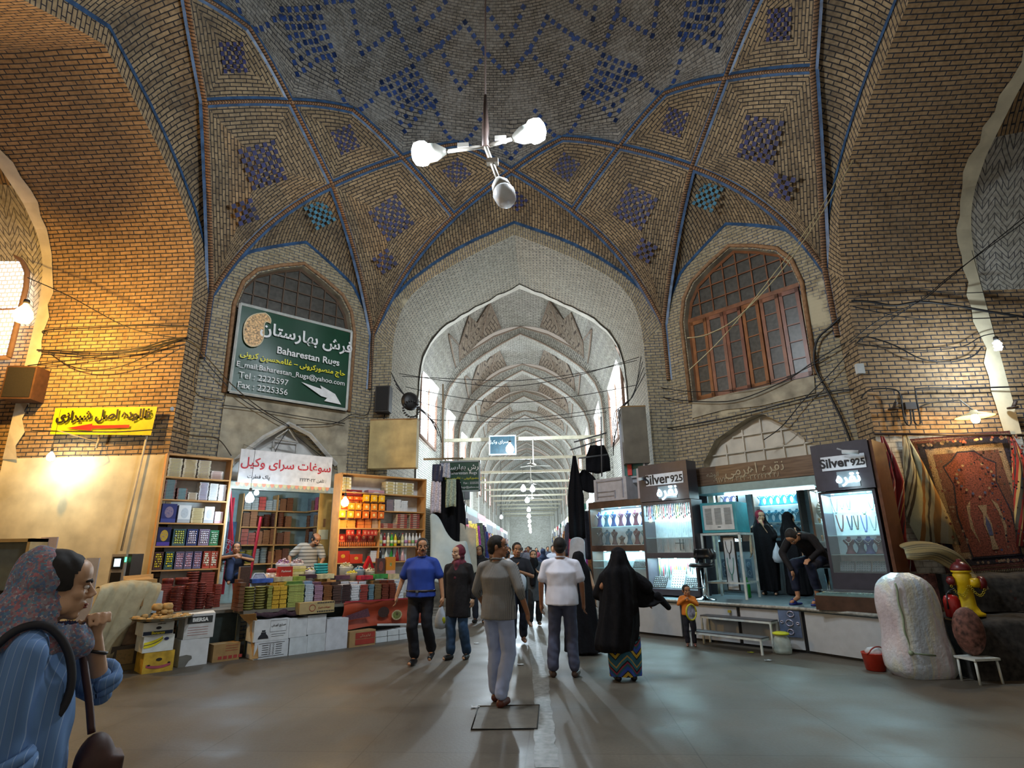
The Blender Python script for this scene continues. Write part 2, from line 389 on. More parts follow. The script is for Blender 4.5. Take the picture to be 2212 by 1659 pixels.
for k in range(12):
    a=R(30*k)
    if k%3==0:
        dline(a-.07,.75,a,.45);dline(a,.45,a+.07,.75)
    for q,hs in((.64,.64),(.42,.42),(.2,.2)):      # concentric diamonds over each springing of the ring
        w_=q/4.6;c_=1.35
        if k%3:[dline(*x)for x in((a-w_,c_,a,c_+hs),(a,c_+hs,a+w_,c_),(a+w_,c_,a,c_-hs),(a,c_-hs,a-w_,c_))]
    b=a+R(15)
    for s_ in(.35,1.75):                    # nested chevrons rising over each point of the ring
        dline(b-.13,s_+.85,b,s_);dline(b,s_,b+.13,s_+.85)
    for s_ in(3.3,4.6):
        ww=.24 if s_<4 else .3
        dline(a-ww/2,s_+.2,a,s_-.5);dline(a,s_-.5,a+ww/2,s_+.2)
    dline(b-.24,2.2,b,3.2);dline(b,3.2,b+.24,2.2)
tiles.build('ceiling_tile_inlay',[blue_dk,teal_gl,mat('cobalt_tile',(.02,.055,.2),.6,var=.5,scale=9)],kind='structure',fix=False)
# ---- octagon walls
def poly_uv(a,b):return(a,b)
def arch_face(a,name):
    fr=frame_at(a);mb=MB()
    for s_ in(-1,1):           # piers
        mb.prism([(s_*3.03,0),(s_*3.55,0),(s_*3.55,6.68),(s_*3.03,6.2)],lambda x,z,d:fr(x,z,-d),0)
    A=resample([(x,z,0)for x,z in both(FACE)],40);B=resample([(x,z,0)for x,z in both(OPEN)],40);L=0;rows=[];uv=[]
    for i in range(41):
        if i:L+=(A[i]-A[i-1]).length
        rows.append([fr(A[i].x,A[i].y),fr(B[i].x,B[i].y)]);uv.append([(0,L),((A[i]-B[i]).length,L)])
    mb.grid(rows,uv,0,False)
    o=mb.build(name,BR['warm']if a else BR['low'],kind='structure')
    tb=MB();P=[fr(x,z,.02)for x,z in both(FACE)]       # blue fillet along the outer edge
    tube_w=resample(P,40);c=fr(0,7.0)
    rows=[]
    for p in tube_w:
        d=(c-p).normalized();rows.append([p,p+d*.085])
    tb.grid(rows,None,0,False);tb.build('trim_1',blue_gl,kind='structure',fix=False)
    return fr
frN=arch_face(0,'wall_north');frE=arch_face(90,'wall_east');frW=arch_face(270,'wall_west')
OPENF=[(3.03,0),(3.03,3.3)]+OPEN
def tunnel(fr,name,depth,mt,rows_along_axis,low=None,lowz=3.3,sides=(-1,1)):
    prof=both(OPENF);P=[prof[0]]
    for i in range(1,len(prof)):
        m=3 if abs(prof[i][1]-prof[i-1][1])>.5 else 2
        for k in range(1,m+1):P.append((prof[i-1][0]+(prof[i][0]-prof[i-1][0])*k/m,prof[i-1][1]+(prof[i][1]-prof[i-1][1])*k/m))
    L=[0]
    for i in range(1,len(P)):L.append(L[-1]+math.hypot(P[i][0]-P[i-1][0],P[i][1]-P[i-1][1]))
    mb=MB()
    for a,b,mi in((0,len(P)-1,0),):
        for i in range(a,b):
            lw=1 if(low and max(P[i][1],P[i+1][1])<=lowz+.01)else 0
            r=[[fr(*P[i],-depth*k/4)for k in range(5)],[fr(*P[i+1],-depth*k/4)for k in range(5)]]
            u=[[((L[i+q]if rows_along_axis else depth*k/4),(depth*k/4 if rows_along_axis else(L[i+q]if P[i][0]<0 else L[-1]-L[i+q])))for k in range(5)]for q in(0,1)]
            mb.grid(r,u,lw,False)
    return mb.build(name,[mt]+([low]if low else[]),kind='structure')
tunnel(frN,'wall_north_passage',3.13,BR['passage'],True)
tunnel(frE,'wall_east_passage',2.35,BR['tan'],False,BR['white'],3.3)
tunnel(frW,'wall_west_passage',3.1,BR['tan'],False,plaster,3.3)
# ---- plaster lip at the far end of the passages
for fr,dp,nm in((frN,3.13,'trim_2'),(frE,2.35,'trim_3'),(frW,3.1,'trim_4')):
    mb=MB();P=resample([(x,z,0)for x,z in both([(3.03,3.3)]+OPEN)],60);rr=random.Random(5);rows=[]
    for i,p in enumerate(P):
        q=Vector((p.x*.99,p.y-.02,0));k=.22+.12*rr.random();rows.append([fr(p.x*.995,p.y-.01,-dp),fr(q.x*.995,q.y-.01,-dp+k)])
    mb.grid(rows,None,0,False);mb.build(nm,plaster_white if nm!='trim_3' else plaster,kind='structure',fix=False)
# ---- diagonal walls with the high pointed windows
WIN=[(1.28,4.68),(1.30,6.6),(1.18,7.1),(.95,7.45),(.5,7.72),(0,7.95)]
def diag_wall(a,name,niche):
    fr=frame_at(a);mb=MB();to=lambda x,z,d:fr(x,z,-d)
    out=[(-1.838,0),(1.838,0),(1.838,6.68)]+[p for p in DFACE[1:]]+[(-x,z)for x,z in reversed(DFACE[:-1])]
    hole=[(-x,z)for x,z in WIN]+[(x,z)for x,z in reversed(WIN[:-1])]
    loops=[[Vector((x,z,0))for x,z in out],[Vector((x,z,0))for x,z in hole],[Vector((x,z,0))for x,z in niche]]
    flat=out+hole+niche;tri=tessellate_polygon(loops)
    mb.add([fr(x,z)for x,z in flat],[tuple(t)for t in tri],flat,0)
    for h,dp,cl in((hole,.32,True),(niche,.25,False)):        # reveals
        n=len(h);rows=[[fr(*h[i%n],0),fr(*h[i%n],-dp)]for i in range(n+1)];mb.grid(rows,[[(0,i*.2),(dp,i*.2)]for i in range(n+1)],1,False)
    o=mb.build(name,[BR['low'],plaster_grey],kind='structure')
    tb=MB();P=resample([fr(x,z,.02)for x,z in both(DFACE)],30);c=fr(0,6.6)
    tb.grid([[p,p+(c-p).normalized()*.075]for p in P],None,0,False);tb.build('trim_5',blue_gl,kind='structure',fix=False)
    tm=MB();P=[fr(x*1.05,z+(.06 if z>7 else 0),.02)for x,z in hole];tm.tube(P,.045,6);tm.build('trim_6',rope_m,kind='structure')
    return fr
NICH_R=[(-1.2,.63),(-1.2,3.3),(-.87,3.75),(-.14,4.08),(.1,4.13),(.24,4.1),(.64,3.8),(1.16,3.3),(1.2,.63)]
NICH_L=[(-1.0,.5),(-1.0,3.2),(-.8,3.5),(-.55,3.76),(-.02,4.12),(.4,3.97),(1.08,3.37),(1.15,3.2),(1.15,.5)]
frR=diag_wall(45,'wall_northeast',NICH_R);frL=diag_wall(315,'wall_northwest',NICH_L)
# plaster panel under the left window, plaster scars on the right one
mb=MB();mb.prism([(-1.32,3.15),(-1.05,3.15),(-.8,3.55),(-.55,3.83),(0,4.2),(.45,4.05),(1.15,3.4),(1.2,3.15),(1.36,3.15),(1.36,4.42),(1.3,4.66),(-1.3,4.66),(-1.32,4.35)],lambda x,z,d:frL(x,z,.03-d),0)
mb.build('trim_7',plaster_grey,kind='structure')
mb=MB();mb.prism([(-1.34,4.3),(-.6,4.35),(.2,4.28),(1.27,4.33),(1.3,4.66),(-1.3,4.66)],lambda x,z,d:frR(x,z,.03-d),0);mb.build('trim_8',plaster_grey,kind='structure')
# tympanum panels of the two niches
mb=MB();mb.prism([(-1.2,2.85)]+NICH_R[1:-1]+[(1.2,2.85)],lambda x,z,d:frR(x,z,-.24),0)
for x in(-.75,-.35,.05,.45,.85):mb.box((-.012,-.02,2.9),(.012,.0,4.12-abs(x)*.62),0,Matrix.Translation(frR(x,0,-.2))@Matrix.Rotation(RD.rz,4,'Z'))
for z in(3.1,3.45,3.78):hw=min(1.15,(4.15-z)*1.7);mb.box((-hw,-.02,z-.012),(hw,.0,z+.012),0,Matrix.Translation(frR(.05,0,-.2))@Matrix.Rotation(RD.rz,4,'Z'))
mb.build('wall_niche_right',[plaster_white,plaster],kind='structure')
wd_white=mat('white_boarding',(.55,.54,.52),.7,var=.15,scale=4)
mb=MB();mb.prism([(-1.0,2.85),(-1.0,3.2),(-.8,3.5),(-.55,3.76),(-.02,4.12),(.4,3.97),(1.08,3.37),(1.15,3.2),(1.15,2.85)],lambda x,z,d:frL(x,z,-.24),0)
mxL=lambda x,n,z:Matrix.Translation(frL(x,z,n))@Matrix.Rotation(LD.rz,4,'Z')
for x0,x1,z1 in((-.7,-.25,3.55),(-.2,.3,3.85),(.36,.8,3.5)):
    for s_ in(0,1):mb.cbox((0,0,0),(.035,.03,z1-2.95),0,mxL((x0,x1)[s_],-.2,(z1+2.95)/2))
    mb.cbox((0,0,0),(x1-x0,.03,.035),0,mxL((x0+x1)/2,-.2,z1))
mb.build('wall_niche_left',wd_white,kind='structure')
# ---- windows
def pointed(z0,zs,hw,apex):return[(-hw,z0),(-hw,zs),(-hw*.93,zs+(apex-zs)*.35),(-hw*.74,zs+(apex-zs)*.6),(-hw*.4,zs+(apex-zs)*.82),(0,apex),(hw*.4,zs+(apex-zs)*.82),(hw*.74,zs+(apex-zs)*.6),(hw*.93,zs+(apex-zs)*.35),(hw,zs),(hw,z0)]
def top_at(x,pr):
    for(x0,z0),(x1,z1)in zip(pr,pr[1:]):
        if x1>x0 and x0<=x<=x1:return z0+(z1-z0)*(x-x0)/(x1-x0)
    return 0
PW=[(-x,z)for x,z in WIN]+[(x,z)for x,z in reversed(WIN[:-1])]
def big_window(D,fr,name,full):
    t=thing(name,fr(0,4.68,-.2),D.rz);t['kind']='structure'
    z0=4.68;lo=lambda x,z,d:(x,d,z-z0)
    fm=MB();P=[(x,0,z-z0)for x,z in PW]
    for p,q in zip(P,P[1:]+P[:1]):
        a,b=Vector(p),Vector(q);fm.tube([a,b],.045,4,0,True,False)
    fm.cbox((0,0,6.65-z0),(2.56,.08,.09))
    fm.build('window_frame',wood_dk if full else mat('brown_frame',(.10,.06,.035),.6),t)
    gl=MB();gl.prism(PW,lambda x,z,d:(x,.03,z-z0),0);gl.build('window_glass',glass_dk,t)
    mu=MB()                       # glazing bars of the tympanum
    for i in range(-3,4):
        x=i*.32;mu.cbox((x,0,(6.65+top_at(x,PW))/2-z0),(.025,.03,top_at(x,PW)-6.65))
    for z in(7.0,7.35,7.65):
        xs=[x/50 for x in range(-64,65)if top_at(x/50,PW)>z]
        if xs:mu.cbox((0,0,z-z0),(max(xs)-min(xs),.03,.025))
    mu.build('glazing_bars',wood_dk if full else mat('brown_frame',(.10,.06,.035),.6),t)
    if full:
        for i in range(6):          # six narrow casements
            w_=2.46/6;xc=-1.23+w_*(i+.5);cs=MB();ang=R((0,4,0,-5,0,3)[i])
            for s_ in(-1,1):cs.cbox((s_*(w_/2-.045),0,.97),(.07,.05,1.86))
            cs.cbox((0,0,.08),(w_-.02,.05,.1));cs.cbox((0,0,1.86),(w_-.02,.05,.09))
            for k in range(1,5):cs.cbox((0,0,.08+k*.36),(w_-.1,.03,.022))
            o=cs.build('casement',mat('casement_wood_%d'%(i%3),(.26-.03*(i%3),.10-.015*(i%3),.035),.4,var=.3,scale=4),t)
            o.location=(xc,-.05,0);o.rotation_euler=(0,0,ang)
            g=MB();g.cbox((0,.012,.97),(w_-.12,.01,1.8));g.build('window_pane',glass_dk,o)
    return t
big_window(RD,frR,'window_1',True);big_window(LD,frL,'window_2',False)
# ================================================================ the long north corridor
def fN(x,z,d):return Vector((CX+x-.0215*max(0,d-1),12.867+d,z))
PITCH=4.55;NB=15
AR=[(2.88,5.6),(2.88,6.2),(2.83,6.8),(2.65,7.35),(2.25,7.9),(1.5,8.5),(.7,9.0),(0,9.36)]
ARO=[(x+.16,z+.12)if x else(0,z+.17)for x,z in AR]
def arch_ring(mb,mt_in,fr,d0,d1,low=0):
    B=resample([(x,z,0)for x,z in both([(2.88,low)]+AR)],44);A=resample([(x,z,0)for x,z in both([(3.2,low)]+[(x+.32 if x else 0,z+.3)for x,z in AR])],44);L=0
    r1,u1,r2,u2,r3=[],[],[],[],[]
    for i in range(45):
        if i:L+=(B[i]-B[i-1]).length
        r1.append([fr(A[i].x,A[i].y,d0),fr(B[i].x,B[i].y,d0)]);u1.append([(0,L),(.3,L)])
        r2.append([fr(B[i].x,B[i].y,d0),fr(B[i].x,B[i].y,d1)]);u2.append([(L,0),(L,d1-d0)])
        r3.append([fr(A[i].x,A[i].y,d1),fr(B[i].x,B[i].y,d1)])
    mb.grid(r1,u1,0,False);mb.grid(r2,u2,0,False);mb.grid(r3,u1,0,False)
def edge_tube(mb,fr,prof,d,r=.035):mb.tube([fr(x,z,d)for x,z in prof],r,6)
def bay_pt(fr,x,s,d0,d1):        # vault surface over a bay
    ax=abs(x)/3.15;z=6.2+3.75*(1-ax**2.1)**.62 if ax<1 else 6.2
    z=6.2+(z-6.2)*1.0;z+=.55*sin(PI*s)*(1-ax**2)
    return fr(x,z-.25+.1*0,d0+(d1-d0)*s)
LAT=None
def lattice_mat():
    m=bpy.data.materials.new('daylit_lattice');m.use_nodes=True;nt=m.node_tree;b=nt.nodes['Principled BSDF'];L=nt.links.new
    uv=N(nt,'UVMap');t=N(nt,'TexBrick');t.inputs['Scale'].default_value=1;t.inputs['Brick Width'].default_value=.12;t.inputs['Row Height'].default_value=.09;t.inputs['Mortar Size'].default_value=.018
    t.inputs['Color1'].default_value=(1,1,1,1);t.inputs['Color2'].default_value=(.85,.9,1,1);t.inputs['Mortar'].default_value=(.12,.09,.07,1)
    L(uv.outputs[0],t.inputs['Vector']);L(t.outputs[0],b.inputs['Emission Color']);b.inputs['Emission Strength'].default_value=5;b.inputs['Base Color'].default_value=(.3,.3,.3,1);return m
lat_m=lattice_mat()
win_n=3
def arm_window(fr,x,z0,z1,d0,d1,k,sgn):
    """tall pointed screen window in a side wall, daylight behind"""
    global win_n
    t=thing('window_%d'%win_n,fr(x,z0,(d0+d1)/2));t['kind']='structure';win_n+=1
    o=t.location.copy();hw=(d1-d0)/2;pr=pointed(0,(z1-z0)*.6,hw,z1-z0);dm=(d0+d1)/2
    ax=fr(x,z0,dm+1)-fr(x,z0,dm);inn=(fr(0,z0,dm)-fr(x,z0,dm)).normalized()
    g=MB();g.prism([(a,b)for a,b in pr],lambda a,b,d:ax*a+Vector((0,0,b)),0);g.build('window_screen',lat_m,t,fix=False)
    f=MB();P=[ax*a+Vector((0,0,b))+inn*.03 for a,b in pr];f.tube(P+[P[0]],.05,6)
    f.tube([Vector((0,0,0))+inn*.03,Vector((0,0,z1-z0))+inn*.03],.025,6);f.tube([ax*-hw+Vector((0,0,1))+inn*.03,ax*hw+Vector((0,0,1))+inn*.03],.02,6)
    if fr is fN and k<3:l=bpy.data.lights.new('window_daylight','AREA');l.energy=85;l.color=(.82,.92,1);l.shape='RECTANGLE';l.size=d1-d0-.2;l.size_y=z1-z0-.6;lo=bpy.data.objects.new('window_daylight',l);col.objects.link(lo);lo.parent=t;lo.location=inn*.12+Vector((0,0,(z1-z0)/2));lo.rotation_euler=(PI/2,0,math.atan2(inn.y,inn.x)-PI/2+PI)
    f.build('window_frame',mat('window_rust',(.22,.13,.09),.7),t)
def bay(fr,d0,d1,full=True,windows=(-1,1),wall_low=0,tag_=''):
    mb=MB();nx,ns=20,8 if full else 4
    for a,b,mi in((-20,-10,1),(-10,10,0),(10,20,1)):
        xs=[3.15*sin(PI/2*i/20)for i in range(a,b+1)]
        rows=[[bay_pt(fr,x,j/ns,d0,d1)for x in xs]for j in range(ns+1)]
        uv=[[(x if mi==0 else(d1-d0)*j/ns,(d1-d0)*j/ns if mi==0 else abs(x)+bay_pt(fr,x,.5,d0,d1).z)for x in xs]for j in range(ns+1)]
        mb.grid(rows,uv,mi,False)
    for s_ in(-1,1):           # side walls
        mb.add([fr(s_*3.15,wall_low,d0),fr(s_*3.15,wall_low,d1),fr(s_*3.15,6.05,d1),fr(s_*3.15,6.05,d0)],[(0,1,2,3)],[(0,0),(d1-d0,0),(d1-d0,6),(0,6)],0)
    return mb
cor=MB();edges=MB();wedge=MB()
d=3.13
for b_ in range(NB):
    d0=d;d1=3.13+4.05+PITCH*b_
    if b_<7:
        m_=bay(fN,d0,d1+.02,b_<4)
        o_=len(cor.v);cor.v+=m_.v;cor.f+=[[i+o_ for i in f]for f in m_.f];cor.uv+=m_.uv;cor.mi+=m_.mi;cor.sm+=m_.sm
        for s_ in(-1,1):arm_window(fN,s_*3.08,4.9,8.0 if b_==0 else 7.7,d0+.45,d1-.7,b_,s_)
        for s_ in(-1,1):       # folded star wedges against the next arch
            if b_<4:
                poly=[(-2.35,.35),(-2.2,.75),(-1.75,.5),(-1.55,.72),(-1.05,.55),(-.75,.97)]
                P=[bay_pt(fN,-s_*x,q,d0,d1)+Vector((0,0,-.05))for x,q in poly];edges.tube(P,.025,6)
                A=bay_pt(fN,-s_*-2.3,.98,d0,d1)+Vector((0,0,-.04));Bp=bay_pt(fN,-s_*-1.5,.98,d0,d1)+Vector((0,0,-.04))
                wedge.add([P[1],P[2],P[3],A],[(0,1,3),(1,2,3)],[(0,0),(.6,.4),(1,0),(.4,.9)],0)
                wedge.add([P[3],P[4],P[5],Bp,A],[(0,1,3,4),(1,2,3)],[(0,0),(.6,.4),(1.2,0),(.9,.9),(.2,.9)],0)
                edges.tube([P[1],A],.025,6);edges.tube([P[4],Bp],.025,6);edges.tube([P[0],bay_pt(fN,-s_*-2.45,.98,d0,d1)],.03,6)
    else:
        cor.grid([[fN(x,z,q)for x,z in both([(3.1,0),(3.1,6)]+ARO[1:])]for q in(d0,d1)],[[(i*.5,q)for i in range(2*len(ARO)+3)][:len(both([(3.1,0),(3.1,6)]+ARO[1:]))]for q in(0,4)],0,False)
    arch_ring(cor,None,fN,d1,d1+.5)
    if b_<8:edge_tube(edges,fN,both([(2.9,4.5)]+[(x+.02,z+.02)for x,z in AR]),d1-.02,.03);edge_tube(edges,fN,both([(3.2,4.5)]+[(x+.32 if x else 0,z+.3)for x,z in AR]),d1-.02,.03)
    d=d1+.5
DEND=d
cor.build('wall_corridor',[BR['pale'],BR['herring']],kind='structure')
edges.build('trim_9',mat('brown_brick_edging',(.32,.24,.18),.8,var=.3,scale=25),kind='structure')
wedge.build('trim_10',BR['darkherring'],kind='structure')
mb=MB();mb.quad([fN(-3.2,0,DEND),fN(3.2,0,DEND),fN(3.2,9.6,DEND),fN(-3.2,9.6,DEND)],0,[(0,0),(6,0),(6,9),(0,9)]);mb.build('wall_corridor_end',BR['pale'],kind='structure')
# ================================================================ east and west arms beyond the passages
for fr0,dp,nm,tm in((frE,2.35,'east','tan'),(frW,3.1,'west','tan')):
    fr=lambda x,z,d,fr0=fr0:fr0(x,z,-d)
    for b_ in range(2):
        d0=dp+b_*4.6;d1=d0+4.6
        m_=bay(fr,d0,d1,True);m_.build('wall_%s_arm'%nm,[BR['tan'],BR['herring']],kind='structure')
    mb=MB();mb.quad([fr(-3.2,0,d1),fr(3.2,0,d1),fr(3.2,9.9,d1),fr(-3.2,9.9,d1)],0,[(0,0),(6,0),(6,9),(0,9)]);mb.build('wall_%s_arm_end'%nm,BR['tan'],kind='structure')
# ================================================================ floor
def floor_mat():
    m=bpy.data.materials.new('concrete_floor');m.use_nodes=True;nt=m.node_tree;b=nt.nodes['Principled BSDF'];L=nt.links.new
    tc=N(nt,'TexCoord');n1=N(nt,'TexNoise');n1.inputs['Scale'].default_value=.55;n1.inputs['Detail'].default_value=8;n1.inputs['Roughness'].default_value=.62;L(tc.outputs['Object'],n1.inputs['Vector'])
    r1=N(nt,'ValToRGB');r1.color_ramp.elements[0].position=.33;r1.color_ramp.elements[0].color=(.072,.060,.045,1);r1.color_ramp.elements[1].position=.68;r1.color_ramp.elements[1].color=(.145,.125,.095,1);L(n1.outputs[0],r1.inputs[0])
    t=N(nt,'TexBrick');t.offset=0;t.inputs['Scale'].default_value=1;t.inputs['Brick Width'].default_value=1.35;t.inputs['Row Height'].default_value=1.35;t.inputs['Mortar Size'].default_value=.006
    t.inputs['Color1'].default_value=(1,1,1,1);t.inputs['Color2'].default_value=(.9,.9,.9,1);t.inputs['Mortar'].default_value=(.62,.6,.55,1)
    mp=N(nt,'Mapping');mp.inputs['Rotation'].default_value=(0,0,.02);mp.inputs['Location'].default_value=(.3,.2,0);L(tc.outputs['Object'],mp.inputs[0]);L(mp.outputs[0],t.inputs['Vector'])
    mx=N(nt,'MixRGB',blend_type='MULTIPLY');mx.inputs[0].default_value=1;L(r1.outputs[0],mx.inputs[1]);L(t.outputs[0],mx.inputs[2])
    n2=N(nt,'TexNoise');n2.inputs['Scale'].default_value=38;n2.inputs['Detail'].default_value=4;L(tc.outputs['Object'],n2.inputs['Vector'])
    r2=N(nt,'ValToRGB');r2.color_ramp.elements[0].position=.3;r2.color_ramp.elements[0].color=(.8,.8,.8,1);r2.color_ramp.elements[1].position=.75;L(n2.outputs[0],r2.inputs[0])
    m2=N(nt,'MixRGB',blend_type='MULTIPLY');m2.inputs[0].default_value=1;L(mx.outputs[0],m2.inputs[1]);L(r2.outputs[0],m2.inputs[2])
    L(m2.outputs[0],b.inputs['Base Color'])
    n3=N(nt,'TexNoise');n3.inputs['Scale'].default_value=1.1;n3.inputs['Detail'].default_value=5;L(tc.outputs['Object'],n3.inputs['Vector'])
    r3=N(nt,'ValToRGB');r3.color_ramp.elements[0].position=.35;r3.color_ramp.elements[0].color=(.42,.42,.42,1);r3.color_ramp.elements[1].position=.65;r3.color_ramp.elements[1].color=(.66,.66,.66,1)
    L(n3.outputs[0],r3.inputs[0]);L(r3.outputs[0],b.inputs['Roughness'])
    bp=N(nt,'Bump');bp.inputs['Strength'].default_value=.12;bp.inputs['Distance'].default_value=.01;L(n2.outputs[0],bp.inputs['Height']);L(bp.outputs[0],b.inputs['Normal'])
    return m
fl=MB();fl.quad([(-20,-6,0),(20,-6,0),(20,90,0),(-20,90,0)]);fl.build('floor',floor_mat(),kind='structure')
# worn pale drain strip running up the middle, a steel hatch, litter
mb=MB();P0,P1,P2=atZ(1182,1658,.004),atZ(1170,1480,.004),atZ(1138,1300,.004);rr=random.Random(1)
rows=[];
for i in range(40):
    t_=i/39;c=P0.lerp(P1,t_*2)if t_<.5 else P1.lerp(P2,t_*2-1);wd_=.085+.02*rr.random();rows.append([c+Vector((-wd_,0,0)),c+Vector((wd_*rr.uniform(.8,1.1),0,0))])
mb.grid(rows,None,0,False);mb.build('floor_strip',mat('worn_paint',(.15,.15,.14),.5,var=.45,scale=16),kind='structure',fix=False)
h=thing('floor_hatch',atZ(1090,1550,0),0,'square steel hatch cover set in the floor behind the man in grey','hatch cover');c=h.location
mb=MB();Q=[atZ(*p,.006)-c for p in((1033,1526),(1165,1523),(1160,1574),(1018,1576))]
mb.quad(Q);mb.build('cover_plate',mat('hatch_plate',(.085,.076,.06),.65,var=.2),h,fix=False)
mb=MB();mb.tube(Q+[Q[0]],.008,4);mb.build('hatch_rim',mat('hatch_rim',(.02,.02,.02),.6),h)
# ================================================================ shared builders for goods
def rect(D,x0,y0,x1,y1,n):
    ym,xm=(y0+y1)/2,(x0+x1)/2
    return D.px(x0,ym,n)[0],D.px(xm,y1,n)[1],D.px(x1,ym,n)[0],D.px(xm,y0,n)[1]
def pack_mat(name,base,panel,accent,r=.28,band=.22,shape='round',rough=.4,rep=1):
    if name in MATS:return MATS[name]
    m=bpy.data.materials.new(name);m.use_nodes=True;nt=m.node_tree;b=nt.nodes['Principled BSDF'];L=nt.links.new
    b.inputs['Roughness'].default_value=rough
    uv=N(nt,'UVMap');sx=N(nt,'SeparateXYZ');L(uv.outputs[0],sx.inputs[0])
    def mth(op,a,bb=None):
        n=N(nt,'Math',operation=op)
        for i,x in enumerate((a,bb)):
            if x is None:continue
            if isinstance(x,(int,float)):n.inputs[i].default_value=x
            else:L(x,n.inputs[i])
        return n.outputs[0]
    U,V=sx.outputs[0],sx.outputs[1]
    if rep>1:U=mth('FRACT',mth('MULTIPLY',U,rep));V=mth('FRACT',mth('MULTIPLY',V,rep))
    du=mth('ABSOLUTE',mth('SUBTRACT',U,.5));dv=mth('ABSOLUTE',mth('SUBTRACT',V,.55))
    d=mth('SQRT',mth('ADD',mth('MULTIPLY',du,du),mth('MULTIPLY',dv,dv)))if shape=='round' else mth('MAXIMUM',du,dv)if shape=='square' else mth('ADD',du,dv)
    k1=mth('LESS_THAN',d,r);k2=mth('LESS_THAN',V,band)
    no=N(nt,'TexNoise');no.inputs['Scale'].default_value=11;L(uv.outputs[0],no.inputs['Vector']);k3=mth('GREATER_THAN',no.outputs[0],.58)
    m1=N(nt,'MixRGB');L(k2,m1.inputs[0]);m1.inputs[1].default_value=(*base,1);m1.inputs[2].default_value=(*accent,1)
    m2=N(nt,'MixRGB');L(k1,m2.inputs[0]);L(m1.outputs[0],m2.inputs[1]);m2.inputs[2].default_value=(*panel,1)
    k4=mth('MULTIPLY',mth('MULTIPLY',k1,k3),.6);m3=N(nt,'MixRGB');L(k4,m3.inputs[0]);L(m2.outputs[0],m3.inputs[1]);m3.inputs[2].default_value=(*accent,1)
    L(m3.outputs[0],b.inputs['Base Color']);MATS[name]=m;return m
def H(h):return hexc(h)
def pbox(w,d,h,side,front,bev=0,taper=1,lid=None):
    """a package: origin under the middle of its base, printed front to -Y"""
    mb=MB();a,b=w/2,d/2;c,e=a*taper,b*taper
    v=[(-a,-b,0),(a,-b,0),(a,b,0),(-a,b,0),(-c,-e,h),(c,-e,h),(c,e,h),(-c,e,h)]
    sq=[(0,0),(1,0),(1,1),(0,1)]
    mb.add(v,[(0,1,5,4),(1,2,6,5),(2,3,7,6),(3,0,4,7),(4,5,6,7),(3,2,1,0)],{i:sq for i in range(6)},0)
    mb.mi[0]=1
    if lid:mb.mi[4]=1
    return mb
def place(o,D,t,n,z,rz=0):o.location=D.w(t,n,z);o.rotation_euler=(0,0,D.rz+rz);return o
def box_at(name,D,x0,y0,x1,y1,n,depth,side,front,label,cat='box',group=None,rz=0,taper=1,zb=None,back=False):
    t0,z0,t1,z1=rect(D,x0,y0,x1,y1,n);z0=z0 if zb is None else zb
    o=pbox(t1-t0,depth,z1-z0,side,front,taper=taper).build(name,[side,front])
    place(o,D,(t0+t1)/2,n-depth/2,z0,rz);return tag(o,label,cat,group)
JIT=random.Random(11)
ORD=['lowest','second up','third up','fourth up','fifth up','sixth up','seventh up','eighth up','ninth up','tenth up','eleventh up','twelfth up','thirteenth up','fourteenth up','fifteenth up','sixteenth up','seventeenth up','eighteenth up']
def which(i,n,label):return label if n==1 else '%s, %s'%('topmost' if i==n-1 else ORD[i],label)
def stack_at(name,D,x0,y0,x1,y1,n,depth,count,side,front,label,cat='box',group=None,gap=.06,round_=False,zb=None,jit=.006):
    t0,z0,t1,z1=rect(D,x0,y0,x1,y1,n);z0=z0 if zb is None else zb
    hh=(z1-z0)/count;w_=(t1-t0)*.96;proto=None
    for i in range(count):
        if proto is None:
            if round_:
                mb=MB();r=w_/2;h=hh*(1-gap);mb.lathe([(r*.97,0),(r,h*.15),(r,h*.62),(r*1.03,h*.64),(r*1.03,h*.95),(r*.97,h)],n=20)
                for k,q in enumerate(mb.sm):
                    if sum(mb.v[j][2]for j in mb.f[k])/len(mb.f[k])>h*.6:mb.mi[k]=1
                o=mb.build(name,[side,front])
            else:o=pbox(w_,depth,hh*(1-gap),side,front).build(name,[side,front])
            proto=o
        else:o=proto.copy();col.objects.link(o)
        place(o,D,(t0+t1)/2+JIT.uniform(-jit,jit),n-depth/2+JIT.uniform(-jit,jit),z0+i*hh,JIT.uniform(-.03,.03))
        tag(o,which(i,count,label),cat,(group or label)if count>1 else None)
    return proto
def word(s,size,m,parent,loc,rot=(PI/2,0,0),align='CENTER',ext=.002,name='lettering',bold=0,sx=1,shear=0):
    c=bpy.data.curves.new(name,'FONT');c.body=s;c.size=size;c.align_x=align;c.align_y='CENTER';c.extrude=ext;c.offset=bold;c.shear=shear
    c.materials.append(m);c.resolution_u=3
    o=bpy.data.objects.new(name,c);col.objects.link(o);bpy.context.view_layer.update();me=bpy.data.meshes.new_from_object(o.evaluated_get(bpy.context.evaluated_depsgraph_get()));bpy.data.objects.remove(o)
    o=bpy.data.objects.new(name,me);col.objects.link(o);o.parent=parent;o.location=loc;o.rotation_euler=rot;o.scale=(sx,1,1);return o
